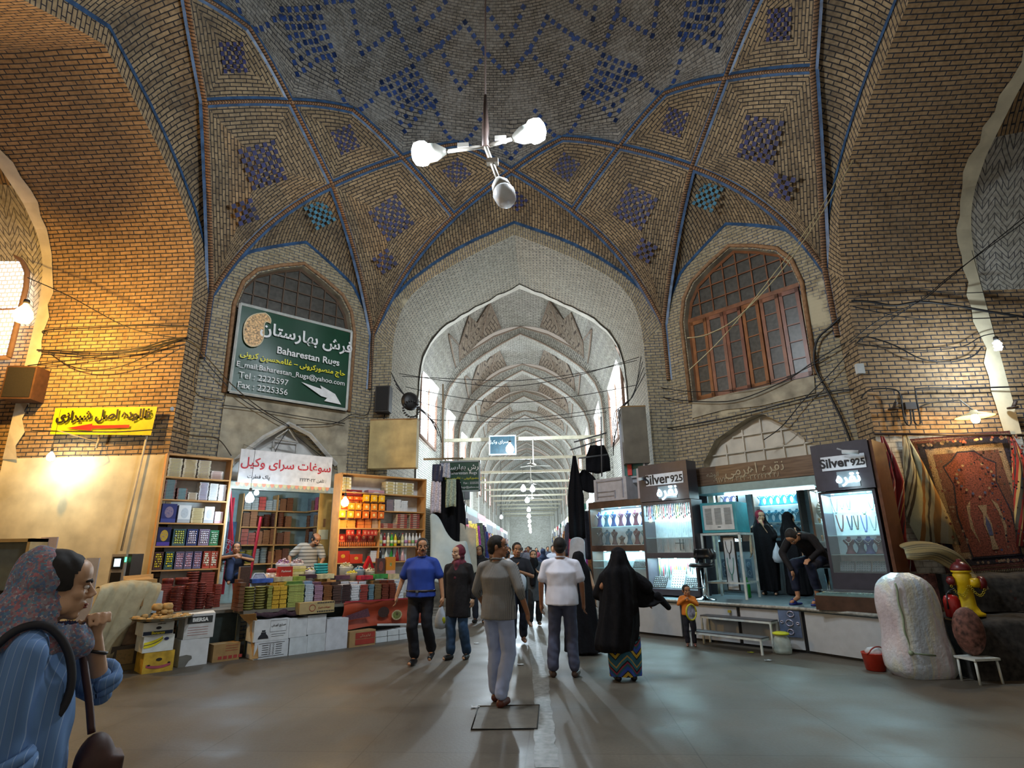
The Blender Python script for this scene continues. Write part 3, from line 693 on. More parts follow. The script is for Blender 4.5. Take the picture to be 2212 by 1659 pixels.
# Arabic script set with joined letter shapes, laid out from right to left
ARF={'گ':'ﮒﮓﮔﮕ','ع':'ﻉﻊﻋﻌ','خ':'ﺥﺦﺧﺨ','ا':'ﺍﺎ','ب':'ﺏﺐﺑﺒ','پ':'ﭖﭗﭘﭙ','ت':'ﺕﺖﺗﺘ','ج':'ﺝﺞﺟﺠ','ح':'ﺡﺢﺣﺤ','د':'ﺩﺪ','ر':'ﺭﺮ','ز':'ﺯﺰ','س':'ﺱﺲﺳﺴ','ش':'ﺵﺶﺷﺸ','ص':'ﺹﺺﺻﺼ','ط':'ﻁﻂﻃﻄ',
       'غ':'ﻍﻎﻏﻐ','ف':'ﻑﻒﻓﻔ','ق':'ﻕﻖﻗﻘ','ک':'ﮎﮏﮐﮑ','ل':'ﻝﻞﻟﻠ','م':'ﻡﻢﻣﻤ','ن':'ﻥﻦﻧﻨ','و':'ﻭﻮ','ه':'ﻩﻪﻫﻬ','ی':'ﯼﯽﯾﯿ','ي':'ﯼﯽﯾﯿ'}
def far(s):
    out=[]
    for w_ in s.split(' '):
        if not any(ch in ARF for ch in w_):out.append(w_);continue
        r=[]
        for i,ch in enumerate(w_):
            if ch not in ARF:r.append(ch);continue
            pj=i>0 and w_[i-1]in ARF and len(ARF[w_[i-1]])==4;nj=i<len(w_)-1 and w_[i+1]in ARF and len(ARF[ch])==4
            f=ARF[ch];r.append(f[(1 if pj else 0)]if len(f)==2 or not nj else f[3 if pj else 2])
        out.append(''.join(reversed(r)))
    return ' '.join(reversed(out))
def sign_board(name,P,D_rz,w_,h_,m,label,th=.03,cat='sign',frame=None):
    """board with origin at its middle, face to -Y"""
    o=thing(name,P,D_rz,label,cat);mb=MB();mb.cbox((0,0,0),(w_,th,h_));mb.build('panel',m,o)
    if frame:
        f=MB()
        for a in(-1,1):f.cbox((0,-.01,a*h_/2),(w_+.04,th+.02,.04));f.cbox((a*w_/2,-.01,0),(.04,th+.02,h_))
        f.build('frame',frame,o)
    return o
def bulb_lamp(P,power,color,label,cord=1.0,r=.04,kind='bulb',size=1.0,name='hanging_bulb',emit=30,to=None):
    o=thing(name,P,0,label,'lamp');em=mat('glow_%s'%str(tuple(round(c,2)for c in color))+'_%g'%emit,color,emit=emit,ec=color,var=0)
    mb=MB()
    if kind=='spiral':
        mb.tube([(r*.7*cos(i*.7),r*.7*sin(i*.7),-.02-i*.006)for i in range(26)],.012*size,6);mb.tube([(0,0,-.02),(0,0,-.16)],r*.55,10)
    else:mb.lathe([(.012*size,0),(.02*size,-.02*size),(.055*size,-.07*size),(.062*size,-.11*size),(.045*size,-.15*size),(.001,-.165*size)],n=14)
    b=mb.build('bulb',em,o);b['label']='glowing bulb'
    s=MB();s.lathe([(.018*size,-.01),(.022*size,.02),(.018*size,.06),(.004,.07)],n=10);s.build('socket',M('3a3a38'),o)
    c=MB();c.tube([(0,0,.06),(0,0,cord)]+([tuple(to)]if to else[]),.004,5);c.build('cord',M('151515'),o)
    lamp('bulb_light',(0,0,-.22*size),power,color,.06,o);return o
WHITE=(.80,.92,1);COOL=(.62,.82,1);WARM=(1,.72,.34);AMBER=(1,.55,.12)
kraft=M('b08a55',.85,var=.12);kraft_d=M('8a6a42',.85);white_card=M('cfd3d6',.8,var=.08);shelf_wood=M('c8955a',.5,var=.1);shelf_back=M('d8dcdc',.6)
metal_w=M('c9d0cc',.45,var=.2);metal_g=M('77797a',.4,metal=.7);black_p=M('161618',.5);dark_br=M('3a2a22',.5,var=.2)
def cabinet_shelf(name,D,t0,t1,n,depth,z0,boards,ztop,m,back,label,cat='shelf',mid=None):
    o=thing(name,D.w((t0+t1)/2,n-depth,z0),D.rz,label,cat);W=t1-t0;th=.03
    for s_ in(-1,1):
        mb=MB();mb.box((s_*(W/2)-th/2,-depth,0),(s_*(W/2)+th/2,0,ztop-z0));mb.build('side_panel',m,o)
    mb=MB();mb.box((-W/2,-.012,0),(W/2,0,ztop-z0));mb.build('back_panel',back,o)
    for z in boards:
        mb=MB();mb.box((-W/2+th/2,-depth+.004,z-z0-.022),(W/2-th/2,-.012,z-z0));mb.build('shelf_board',m,o)
    if mid is not None:
        mb=MB();mb.box((mid-(t0+t1)/2-.01,-depth+.01,boards[0]-z0),(mid-(t0+t1)/2+.01,-.012,boards[-1]-z0-.022));mb.build('divider',m,o)
    return o
def fill_tub(name,D,x0,y0,x1,y1,n,tubm,heapc,label,cat='tub',zb=None,squish=.85,lumps=26):
    """a clear round tub heaped with sweets"""
    t0,z0,t1,z1=rect(D,x0,y0,x1,y1,n);z0=z0 if zb is None else zb;r=(t1-t0)/2;h=z1-z0
    o=place(thing(name,(0,0,0),0,label,cat),D,(t0+t1)/2,n-r,z0)
    mb=MB();mb.lathe([(r*squish,0),(r,h*.72),(r*1.05,h*.74),(r*1.05,h*.78),(r*.96,h*.76),(r*squish*.95,.01)],n=20);mb.build('tub_wall',tubm,o)
    q=random.Random(hash((x0,y0))&255);ms=[mat('sweet_%s'%c,H(c),.35,var=.1)for c in heapc];mb=MB()
    for i in range(lumps*2):
        a=q.random()*2*PI;rr=r*.86*math.sqrt(q.random());zz=h*.76+(h*.24)*(1-(rr/r)**2)*q.uniform(.5,1)
        mb.ball((rr*cos(a),rr*sin(a),zz-.006),(r*.16,r*.11,r*.1),6,4,q.randrange(len(ms)),None)
    mb.lathe([(r*squish*.93,.01),(r*.92,h*.74),(.001,h*.86)],n=16,mi=0)
    tag(mb.build('sweets',ms,o),kind='stuff');return o
# ================================================================ LEFT STALL (sweets and souvenirs)
# raised table and its dark stand
o=thing('stall_table',LD.w(.45,1.2,0),LD.rz,'long low stall table carrying the stacks of packaged sweets','table')
mb=MB();mb.box((-1.62,-.88,.66),(1.4,.95,.71));mb.box((-2.5,-.35,.66),(-1.62,.95,.71));mb.build('table_top',M('6e6a60',.6),o)
mb=MB();mb.box((-2.4,-.3,.0),(-1.5,-.26,.66));mb.box((-1.45,-.6,.0),(1.38,-.56,.66));mb.build('front_panel',M('33403f',.6,var=.3),o)
for x in(-1.58,.4,1.36):mb=MB();mb.box((x-.025,-.6,0),(x+.025,-.55,.66));mb.build('leg',M('3a4443',.6),o)
# tall shelf unit at the left
BZ=[1.33,1.72,2.11,2.51,2.90]
cabinet_shelf('display_shelf',LD,-2.23,-1.16,.5,.34,.71,BZ,3.31,shelf_wood,shelf_back,'tall open wooden shelf unit of boxed sweets beside the cream wall')
o=bpy.data.objects['display_shelf'];mb=MB();mb.box((-.535,-.34,2.57),(.535,0,2.6));mb.build('top_board',shelf_wood,o)
def row_fill(z,items,D=LD,n=.5,dep=.24):
    for(t0,t1,h,cnt,kind,cs,label,grp)in items:
        m1=M(cs[0],.5);m2=pack_mat('pk_'+'_'.join(cs)+kind,H(cs[0]),H(cs[1]),H(cs[2]),shape='round' if kind!='s' else 'square',r=.3 if kind!='s' else .36,band=.2)
        p=None;w_=(t1-t0)*.94
        for i in range(cnt):
            if p is None:
                mb=pbox(w_,dep,h/cnt*.94,m1,m2)
                if kind=='g':       # gift box with a shallow frame round a window full of sweets
                    hh=h;mb.box((-w_*.5,-dep/2-.012,0),(-w_*.42,-dep/2,hh*.94),0);mb.box((w_*.42,-dep/2-.012,0),(w_*.5,-dep/2,hh*.94),0);mb.box((-w_*.42,-dep/2-.012,hh*.86),(w_*.42,-dep/2,hh*.94),0);mb.box((-w_*.42,-dep/2-.012,0),(w_*.42,-dep/2,hh*.1),0)
                    q=random.Random(cnt+int(t0*100));kk=2
                    for a in range(4):
                        for b in range(6):mb.ball(((a-1.5)*w_*.19+q.uniform(-.004,.004),-dep/2-.006,hh*(.17+b*.125)),(w_*.09,.012,hh*.055),6,4,2 if q.random()<.8 else 1)
                p=mb.build('gift_box' if kind=='g' else 'sweet_box',[m1,m2,mat('foil_'+cs[3],H(cs[3]),.25,metal=.3)]if kind=='g' else[m1,m2]);o=p
            else:o=p.copy();col.objects.link(o)
            place(o,D,(t0+t1)/2+JIT.uniform(-.004,.004),n-.05-dep/2,z+i*h/cnt,JIT.uniform(-.02,.02));tag(o,which(i,cnt,label),'box',grp if cnt>1 else None)
S='on the left shelf unit'
row_fill(2.905,[(-2.2,-1.97,.33,12,'s',('c9c2b8','9d9388','d8c850'),'grey box strapped in yellow, first stack, top shelf, left unit','strapped boxes, first stack, left unit'),
    (-1.96,-1.73,.33,12,'s',('cfc4ba','a38f80','d8c850'),'beige box strapped in yellow, second stack, top shelf, left unit','strapped boxes, second stack, left unit'),
    (-1.72,-1.50,.33,12,'s',('c6c0bb','9b8d90','d8c850'),'pale box strapped in yellow, third stack, top shelf, left unit','strapped boxes, third stack, left unit'),
    (-1.49,-1.28,.15,5,'s',('e2d8d0','c0a8a0','b08888'),'white box, short stack, end of top shelf, left unit','short white stack, left unit')])
row_fill(2.515,[(-2.2,-2.02,.34,13,'s',('6a3a34','2e5a62','9fb4b4'),'thin teal and brown box, tall dark stack, left unit','tall teal and brown stack'),
    (-2.0,-1.83,.20,8,'s',('7a4034','2f6670','a8c0c0'),'thin teal and brown box, lower dark stack, left unit','lower teal and brown stack'),
    (-1.82,-1.66,.13,5,'s',('d8d4c8','b0a088','8a6a4a'),'thin cream box, low stack, second shelf, left unit','lowest cream stack'),
    (-1.65,-1.49,.32,13,'s',('d0d8dc','88a0b8','c06a50'),'thin pale blue box, stack beside the white ones','pale blue stack, second shelf'),
    (-1.48,-1.33,.31,12,'s',('eef0ee','d8dcdc','c8c0b8'),'thin white box, last stack but one, second shelf','white stack, second shelf'),
    (-1.32,-1.19,.30,12,'s',('f2f2ee','e0e0e0','d0b8b8'),'thin white box, last stack on the second shelf','last white stack, second shelf')])
row_fill(2.115,[(-2.19,-1.95,.34,1,'r',('2c3470','8a7a90','404a90'),'large upright blue box with a pale roundel on the middle shelf of the left unit',None),
    (-1.94,-1.73,.32,1,'r',('dfe4e6','c2ccd4','b0b8c0'),'large upright white box with grey writing beside the blue box',None),
    (-1.72,-1.52,.26,9,'s',('ded2b0','c0b080','a08858'),'flat cream box, stack on the middle shelf','cream stack, middle shelf'),
    (-1.51,-1.34,.31,1,'r',('f0f0ee','d8d8e0','c8ccd4'),'upright plain white box right of the cream stack',None),
    (-1.33,-1.19,.22,1,'r',('f0d8dc','d0d8b8','e0b0bc'),'small pink and white upright box at the end of the middle shelf',None)])
row_fill(1.725,[(-2.2,-1.99,.33,1,'r',('1a2050','c0a030','5040a0'),'upright navy gift box with a gold crest on the fourth shelf of the left unit',None),
    (-1.97,-1.76,.30,1,'g',('3a5a60','204048','c0c8c0','b8c060'),'open teal gift box of green foil sweets on the fourth shelf',None),
    (-1.75,-1.57,.30,1,'g',('2c3a70','8a90b0','c8c0d0','c8bcc8'),'open dark blue gift box of pale sweets on the fourth shelf',None),
    (-1.56,-1.38,.30,1,'g',('80708a','a8a0b0','c8c0d0','ccc4d0'),'open mauve gift box of pale sweets beside the green box',None),
    (-1.37,-1.22,.28,1,'g',('2f7a50','60a880','c8d8c0','a8c8b0'),'green gift box at the end of the fourth shelf',None)])
row_fill(1.335,[(-2.2,-2.06,.31,1,'g',('4a3030','30201c','806040','e8d040'),'brown gift box of gold foil sweets on the lowest shelf of the left unit',None),
    (-2.04,-1.9,.31,1,'g',('3a5a5c','203838','6a8a80','e6d838'),'teal gift box of gold foil sweets on the lowest shelf',None),
    (-1.88,-1.74,.31,1,'g',('6a6480','9a90a8','c0b0c8','d8a8b8'),'first of the three mauve gift boxes of pink sweets, next to the teal one',None),
    (-1.73,-1.6,.31,1,'g',('6a6484','9a90a8','c0b0c8','d8a8b8'),'middle one of the three mauve gift boxes of pink sweets on the lowest shelf',None),
    (-1.59,-1.46,.31,1,'g',('6a6488','9a90a8','c0b0c8','d8a8b8'),'third mauve gift box of pink sweets, next to the red and white boxes',None),
    (-1.44,-1.32,.31,1,'g',('b85040','e0d8c0','c04030','ece6d4'),'red and white box of nougat beside the mauve gift boxes',None),
    (-1.31,-1.19,.31,1,'g',('c05840','e0d8c0','c04030','ece6d4'),'red and white box of nougat at the end of the lowest shelf',None)])
# red tins under the shelf unit
tin_s,tin_l=M('5e2624',.3,var=.5,scale=30),M('86423a',.25,var=.3)
for i,(x0,x1,yb,yt,n,c,rd)in enumerate([(340,368,1318,1262,1.05,13,0),(369,397,1322,1268,1.25,15,1),(399,426,1322,1260,1.2,17,1),(427,446,1320,1258,1.15,11,1),(447,464,1318,1280,1.2,10,1),(464,478,1300,1262,.95,9,0),(352,378,1262,1248,.9,4,1),(380,410,1262,1246,.85,4,1),(402,430,1300,1235,.62,14,1),(431,461,1300,1236,.6,14,0)]):
    wh=['beside the open carton','front row, nearest the white box','front row centre','slimmer, front row right','low and slim, at the end of the front row','square, beside the upright carton','short, behind at the left','short, behind in the middle','tall, at the back under the shelf','at the back right under the shelf'][i]
    stack_at('sweet_tin',LD,x0,yt,x1,yb,n,.17,c,tin_s,tin_l,'red %s tin, stack %s'%('round' if rd else 'square',wh),'tin',None,round_=rd,zb=.71,gap=.1)
# cartons and the draped pile on the left
def text_box(o,lines,m,size,y,x=0,z0=.1,dz=.05,bold=0):
    for i,s in enumerate(lines):word(s,size,m,o,(x,y,z0-i*dz),bold=bold)
ink=M('22242c',.7);ink_red=M('9a3a34',.7);ink_blue=M('3c5a90',.7)
o=box_at('open_carton',LD,272,1252,338,1278,1.35,.3,kraft,kraft,'open brown carton numbered 118, wedged between the reader and the tins','box')
tt,nn,zz=LD.loc(o.location);hgt=max(v.co.z for v in o.data.vertices);wd_=max(v.co.x for v in o.data.vertices)
fm=MB();fm.quad([(-wd_,-.15,hgt),(wd_*.7,-.15,hgt),(wd_*.6,.02,hgt+.035),(-wd_,.02,hgt+.01)]);fm.quad([(-wd_,.15,hgt),(wd_,.15,hgt),(wd_,.2,hgt+.07),(-wd_,.2,hgt+.05)]);fm.build('flap',kraft,o,fix=False)
word('118',.07,ink,o,(-wd_*.3,-.153,hgt*.4))
o=box_at('carton',LD,296,1278,348,1345,1.2,.35,white_card,M('b8c0c8',.6),'grey and white carton under the open brown carton','box',zb=.71)
pile=[]
for(x0,y0,x1,y1,n,lab)in((238,1395,300,1440,1.62,'dark printed fruit carton at the bottom of the draped pile'),(225,1335,300,1396,1.55,'brown cartons bound in film under the cream sheet')):
    o=box_at('carton',LD,x0,y0,x1,y1,n,.55,M('4a3a28',.8)if lab[0]=='d' else M('6a5238',.35,var=.4),pack_mat('fruit_dark',H('3a3024'),H('8a7040'),H('6a5a34'),shape='square',r=.3)if lab[0]=='d' else M('705840',.3,var=.4),lab,'box',zb=0 if lab[0]=='d' else .33)
o=box_at('carton',LD,225,1285,308,1336,1.5,.5,kraft_d,kraft_d,'brown carton at the top of the pile, showing below the cream sheet','box',zb=.84)
# cream sheet draped over that pile
top=[LD.w(t,n,z)for t,n,z in((-3.05,1.35,1.13),(-2.85,1.2,1.17),(-2.62,1.1,1.19),(-2.4,1.0,1.17),(-2.22,.95,1.12))]
rows=[];q=random.Random(4)
for i in range(25):
    u=i/24;k=u*4;a=min(3,int(k));f=k-a;P=top[a].lerp(top[a+1],f);row=[]
    ln=1.1-.0*u if u<.55 else 1.1-(u-.55)*1.75;ln=max(.33,ln+.04*sin(u*30))
    for j in range(15):
        v=j/14;s_=v*(ln+.5);out=min(s_,.48);dn=max(0,s_-.42)
        fold=.035*sin(u*19+v*2)*min(1,v*2)+.02*sin(u*43+3*v)
        row.append(P+LD.n*(out+fold+dn*.08)+Vector((0,0,-dn*1.0+.03*sin(PI*min(1,s_/.5))+.012*noise.noise((u*9,v*9,1))))-LD.t*(dn*.28))
    rows.append(row)
mb=MB();mb.grid(rows);o=mb.build('dust_sheet',M('a9a083',.9,var=.15,bump=.3),fix=False);tag(o,'heavy cream sheet draped over the pile of cartons by the card reader','sheet')
sm_=o.modifiers.new('s','SOLIDIFY');sm_.thickness=.012
# banana cartons with a tray of pastries on top
ban=[('bottom',1.12,'bfae3a'),('middle',0,'d8dcd8'),('top',0,'d8d8d0')]
for(nm,y0,y1,z0,m1,lab)in(('a',1408,1450,0,M('b8952e',.7,var=.3),'yellow printed banana carton at the bottom of the stack of three'),('b',1373,1408,None,M('cfd4d0',.7),'white banana carton with a bunch of bananas, middle of the stack'),('c',1344,1373,None,M('d4d6d0',.7),'white carton marked Bananas on top of the stack under the pastry tray')):
    t0,zb,t1,zt=rect(LD,300,y0,374,y1,2.15);z0=0 if z0==0 else LAST
    o=thing('banana_carton',LD.w((t0+t1)/2+.02,2.15-.2,z0),LD.rz+.05,lab,'box');hh=zt-z0;LAST=zt;W=(t1-t0)*.9
    mb=pbox(W,.4,hh-.004,m1,m1);mb.build('carton_body',[m1,m1],o)
    ft=MB();y=-.203;yel,blk=M('d8cc28',.6),M('1c1a1a',.7)
    hole=[(.03*cos(a)*1.3,.02*sin(a)-.0+hh*.62)for a in[PI*2*k/12 for k in range(12)]]
    if nm=='a':
        mb=MB();P=[(-W*.4+W*.8*i/10,hh*.42-.10*hh*4*(1-((i-5)/5)**2)*.25)for i in range(11)];mb.prism(P+[(x,z-.035)for x,z in reversed(P)],lambda x,z,d:(x,y-.001,z),0);mb.build('smile_print',M('a04a5a',.7),o,fix=False)
        mb=MB();mb.prism(hole,lambda x,z,d:(x,y-.002,z),0);mb.prism([(x*.5-.12,z*.5+.02)for x,z in hole],lambda x,z,d:(x,y-.003,z),0);mb.prism([(x*.5+.13,z*.5+.03)for x,z in hole],lambda x,z,d:(x,y-.003,z),0);mb.build('hand_hole',blk,o,fix=False)
    if nm=='b':
        mb=MB();A=bez(Vector((-W*.48,0,hh*.28)),Vector((-W*.1,0,hh*.25)),Vector((W*.12,0,hh*.72)),8);B=bez(Vector((-W*.48,0,hh*.62)),Vector((-W*.1,0,hh*.7)),Vector((W*.1,0,hh*.95)),8)
        mb.grid([[(p.x,y-.002,p.z-.0)for p in A],[(p.x,y-.002,p.z)for p in B]],None,0,False);mb.build('banana_print',yel,o,fix=False)
        mb=MB();mb.tube([(p.x,y-.003,(p.z+r_.z)/2)for p,r_ in zip(A,B)],.004,4);mb.prism([(x*.8+.09,z+.03)for x,z in hole],lambda x,z,d:(x,y-.004,z),0);mb.build('outline_print',M('20285a',.7),o,fix=False)
    if nm=='c':
        mb=MB();mb.quad([(-W*.48,y-.001,.012),(W*.48,y-.001,.012),(W*.48,y-.001,.06),(-W*.48,y-.001,.06)]);mb.build('blue_band',M('22304a',.7),o,fix=False)
        word('Bananas',.052,yel,o,(0,y-.004,.037),bold=.001);word('unifrutti',.032,ink,o,(.03,y-.003,hh-.025));mb=MB();mb.prism([(x*.9,z-.01)for x,z in hole],lambda x,z,d:(x,y-.003,z),0);mb.build('hand_hole',blk,o,fix=False)
tz=LAST;tc_=LD.w(-2.26,1.95,tz)
o=thing('pastry_tray',tc_,LD.rz,'round metal tray on the banana cartons, heaped with pastries','tray');mb=MB();mb.lathe([(.001,.004),(.30,.006),(.40,.05),(.41,.055),(.40,.06),(.29,.014),(.001,.012)],n=36);mb.build('tray_dish',M('9a9078',.3,metal=.8),o)
past=M('b8935a',.75,var=.25,scale=30);q=random.Random(9);P0=None
for i in range(34):
    a=q.random()*2*PI;r_=.32*math.sqrt(q.random())if i>12 else .33;z=.022 if i>12 or 1 else .03
    if i<13:a=i/13*2*PI
    if i>=28:r_*=.4;z=.09
    if P0 is None:
        mb=MB();mb.lathe([(.03,0),(.045,.01),(.047,.035),(.035,.055),(.001,.058)],n=10);P0=mb.build('pastry',past);p=P0
    else:p=P0.copy();col.objects.link(p)
    p.location=tc_+Vector((r_*cos(a),r_*sin(a),z));p.scale=(q.uniform(.8,1.2),q.uniform(.8,1.2),q.uniform(.8,1.1));tag(p,'%s small round pastry along the rim of the metal tray'%ordn[i]if i<13 else 'small golden round pastry heaped in the middle of the metal tray','pastry','pastries on the tray')
for a,b in((-.08,.12),(.05,.1)):
    p=P0.copy();col.objects.link(p);p.location=tc_+LD.t*a+Vector((0,0,.14));p.scale=(1.6,1.6,1.7);tag(p,'tall golden cake standing on top of the heap of pastries, %s one'%('left' if a<0 else 'right'),'cake')
# white cartons by the banana stack
def carton(x0,y0,x1,y1,n,dep,m1,label,zb=None,rz=0,name='carton'):
    t0,z0,t1,z1=rect(LD,x0,y0,x1,y1,n);z0=z0 if zb is None else zb
    o=thing(name,LD.w((t0+t1)/2,n-dep/2,z0),LD.rz+rz,label,'box');pbox(t1-t0,dep,z1-z0-.003,m1,m1).build('carton_body',[m1,m1],o)
    return o,t1-t0,z1-z0,z1
o,W,Hh,zt=carton(386,1380,448,1438,1.98,.36,white_card,'torn white carton on the floor under the BERSA carton',0,.06)
mb=MB();mb.prism([(-.1,.0),(-.06,.07),(-.02,.1),(-.03,.14),(-.1,.16),(-W/2,.15),(-W/2,0)],lambda x,z,d:(x,-.183,z),0);mb.build('torn_patch',M('6a6a64',.8),o,fix=False)
o,W,Hh,zt=carton(398,1326,462,1381,1.98,.34,M('c4c6c6',.7),'open white carton marked BERSA standing on the torn carton',zt,.02)
mb=MB();mb.box((-W*.42,-.175,Hh*.62),(W*.42,-.171,Hh*.9));mb.build('name_plate',M('303434',.6),o);word('BiERSA',.072,M('e4e6e4',.6),o,(0,-.179,Hh*.755),bold=.003)
for i in range(4):mb=MB();mb.box((-W*.38,-.173,Hh*(.45-i*.1)),(W*.3,-.1715,Hh*(.46-i*.1)));mb.build('print_line',ink_red,o)
mb=MB();mb.quad([(-W/2,-.17,Hh),(W/2,-.17,Hh),(W/2-.01,-.07,Hh+.03),(-W/2+.02,-.06,Hh+.01)]);mb.quad([(-W/2,-.17,Hh),(-W/2-.07,-.1,Hh+.0),(-W/2-.05,.12,Hh-.01),(-W/2,.17,Hh)]);mb.build('flap',M('d0d0cc',.8),o,fix=False)
o,W,Hh,zt=carton(459,1390,517,1428,1.95,.24,M('9a7c50',.8),'small brown carton with red print alone on the floor by the dark stand',0,.05)
for i in range(5):mb=MB();mb.box((-W*.3+i*.075,-.1225,.03),(-W*.3+i*.075+.055,-.121,.075));mb.build('red_mark',ink_red,o)
for i in range(3):mb=MB();mb.box((-.02,-.1225,Hh*.85-i*.035),(W*.42,-.121,Hh*.87-i*.035));mb.build('print_line',ink_red,o)
# row of white cartons along the front
oA,W,Hh,zA=carton(549,1384,622,1424,2.2,.35,M('c6ccd2',.75),'white carton printed with a tick list, bottom left of the front row',0)
mb=MB();y=-.177
for z in(Hh*.12,Hh*.88):mb.box((-W*.38,y-.001,z-.003),(W*.38,y,z+.003))
for i in range(5):
    z=Hh*(.24+i*.13);mb.box((-W*.28,y-.001,z-.004),(-W*.1,y,z+.004));mb.box((W*.12,y-.001,z-.004),(W*.3,y,z+.004))
    for x in(-W*.05,W*.05):mb.tube([(x+.012*cos(a),y,z+.012*sin(a))for a in[k*PI/4 for k in range(9)]],.002,4)
mb.build('tick_list_print',ink,oA)
oB,W,Hh,zB=carton(549,1338,624,1384,2.2,.35,M('cdd2d6',.75),'white carton printed with a bottle, on top of the tick list carton',zA)
mb=MB();mb.prism([(-W*.38,.04),(-W*.08,.04),(-W*.1,.075),(-W*.16,.11),(-W*.16,.135),(-W*.3,.135),(-W*.3,.11),(-W*.36,.075)],lambda x,z,d:(x,y-.002,z),0)
mb.box((-W*.28,y-.001,.14),(-W*.18,y,.165));mb.tube([(-W*.05,y,.13),(W*.42,y,.13),(W*.42,y,Hh-.02),(-W*.05,y,Hh-.02),(-W*.05,y,.13)],.002,4);mb.box((0,y-.001,.09),(W*.4,y,.095));mb.box((0,y-.001,.06),(W*.35,y,.064));mb.build('bottle_print',ink,oB)
word(far('صنایع کورش'),.045,ink,oB,(W*.19,y-.001,Hh*.72))
for x0,x1,ym,yb,nm in((625,663,1376,1416,'second column'),(664,704,1369,1408,'third column')):
    o,W,Hh,z1=carton(x0,ym,x1,yb,2.2,.35,M('c2cad0',.75),'plain white carton at the bottom of the %s of the front row'%nm,0)
    o,W,Hh,z2=carton(x0,ym-41,x1,ym,2.2,.35,M('c8cdd2',.75),'plain white carton on top of the %s of the front row'%nm,z1)
o,W,Hh,zt=carton(705,1336,751,1402,2.22,.35,M('c6cad2',.75),'tall plain white carton at the right end of the white row',0)
o,W,Hh,zt=carton(755,1362,811,1396,2.25,.28,M('a08258',.8),'brown carton with a red label on the floor before the orange banner',0)
mb=MB();mb.box((-W*.28,-.144,Hh*.5),(W*.47,-.141,Hh*.88));mb.box((-W*.28,-.144,Hh*.12),(W*.47,-.141,Hh*.46));mb.build('red_label',M('9a3428',.7),o)
word(far('لوازم یدکی'),.05,M('c0a080',.8),o,(W*.09,-.147,Hh*.68))
for i,(x0,x1)in enumerate(((812,836),(838,861),(863,886))):
    for j,(ya,yb)in enumerate(((1364,1375),(1376,1388))):
        o=box_at('small_carton',LD,x0,ya-i*3,x1,yb-i*3,2.1,.25,white_card,white_card,'%s white carton under the banner, %s column'%(('upper','lower')[j],('first','middle','last')[i]),'box')
# opened carton side leaning with its flap and the purple cloth
mb=MB();A=[LD.w(*p)for p in((-1.2,2.0,.66),(-.98,2.15,.60),(-.92,2.22,.02),(-1.0,2.2,.02),(-1.05,2.05,.5))]
mb.quad([A[0],A[1],A[2],A[3],A[4]]);mb.quad([LD.w(-1.2,2.0,.66),LD.w(-1.05,2.3,.68),LD.w(-1.02,2.25,.58),LD.w(-1.12,2.05,.56)]);o=mb.build('opened_carton_side',kraft,fix=False);tag(o,'opened flap of a brown carton leaning left of the white cartons','carton flap');o.modifiers.new('s','SOLIDIFY').thickness=.006
mb=MB();rows=[[LD.w(-1.0+1.0*i/20,2.0+.12*v+.03*sin(i*1.3+v*3),.63+.06*sin(v*PI)+.02*sin(i*.9)-.02*v)for v in(0,.25,.5,.75,1)]for i in range(21)];mb.grid(rows);o=mb.build('purple_cloth',M('3a2430',.8,var=.5,scale=25),fix=False);tag(o,'folded dark purple cloth lying on the white cartons','cloth');o.modifiers.new('s','SOLIDIFY').thickness=.03
o,W,Hh,zt=carton(647,1300,722,1330,2.25,.2,M('b09a6c',.8),'long brown carton with a red roundel lying on the white cartons',.60)
mb=MB();mb.tube([(-W*.14+.05*cos(a*PI/8),-.102,Hh*.5+.05*sin(a*PI/8))for a in range(17)],.005,4);mb.build('roundel_print',ink_red,o);word(far('سوغات شیراز'),.04,ink_red,o,(W*.2,-.103,Hh*.5))
mb=MB();[mb.box((W*.0+k*.03,-.102,z),(W*.0+k*.03+.02,-.1005,z+.025))for k in range(10)for z in(Hh*.08,Hh*.82)];mb.build('border_print',ink,o)
# orange banner hanging from the table
def orange_mat():
    return M('a8452a',.5,var=.2,scale=3)
mb=MB();rows=[]
for i in range(31):
    u=i/30;t=.5+1.8*u;row=[]
    for j in range(9):
        v=j/8;row.append(LD.w(t,2.09-.04*v+.03*sin(v*7+u*3)+.02*sin(u*17),.72-.03*u-(.46+.04*u-.06*sin(PI*u))*v))
    rows.append(row)
mb.grid(rows);bn=thing('sale_banner',LD.w(1.4,2.1,.2),0,'orange printed vinyl banner hanging from the stall table front','banner');iv=Matrix.Translation(-bn.location)
mb.v=[tuple(iv@Vector(p))for p in mb.v];mb.build('banner_sheet',orange_mat(),bn,fix=False)
def on_banner(pts,m,nm,d=.045):
    mb=MB();mb.prism(pts,lambda x,z,dd:tuple(iv@LD.w(x,2.12+d*0+.015,z)),0);return mb.build(nm,m,bn,fix=False)
on_banner([(.5,.745),(2.3,.715),(2.3,.69),(.5,.72)],M('a02a34',.5),'red_edge');on_banner([(1.15,.29),(2.3,.2),(2.3,.235),(1.15,.325)],M('cfd0d0',.5),'white_edge')
on_banner([(.52,.5),(.95,.6),(1.0,.46),(.6,.43)],M('5a3440',.5,var=.6,scale=60),'dates_print')
for c,r_,mm in(((1.27,.51),.115,'3a221c'),((1.55,.44),.11,'b8a880'),((1.55,.44),.085,'8a9a50'),((1.55,.46),.03,'5a2a34')):on_banner([(c[0]+r_*cos(a*PI/10),c[1]+r_*.8*sin(a*PI/10))for a in range(20)],M(mm,.6,var=.3,scale=40),'sweet_print')
word(far('فالوده'),.13,M('e4dcd8',.5),bn,tuple(iv@LD.w(2.02,2.15,.58)),(PI/2,0,LD.rz),bold=.003)
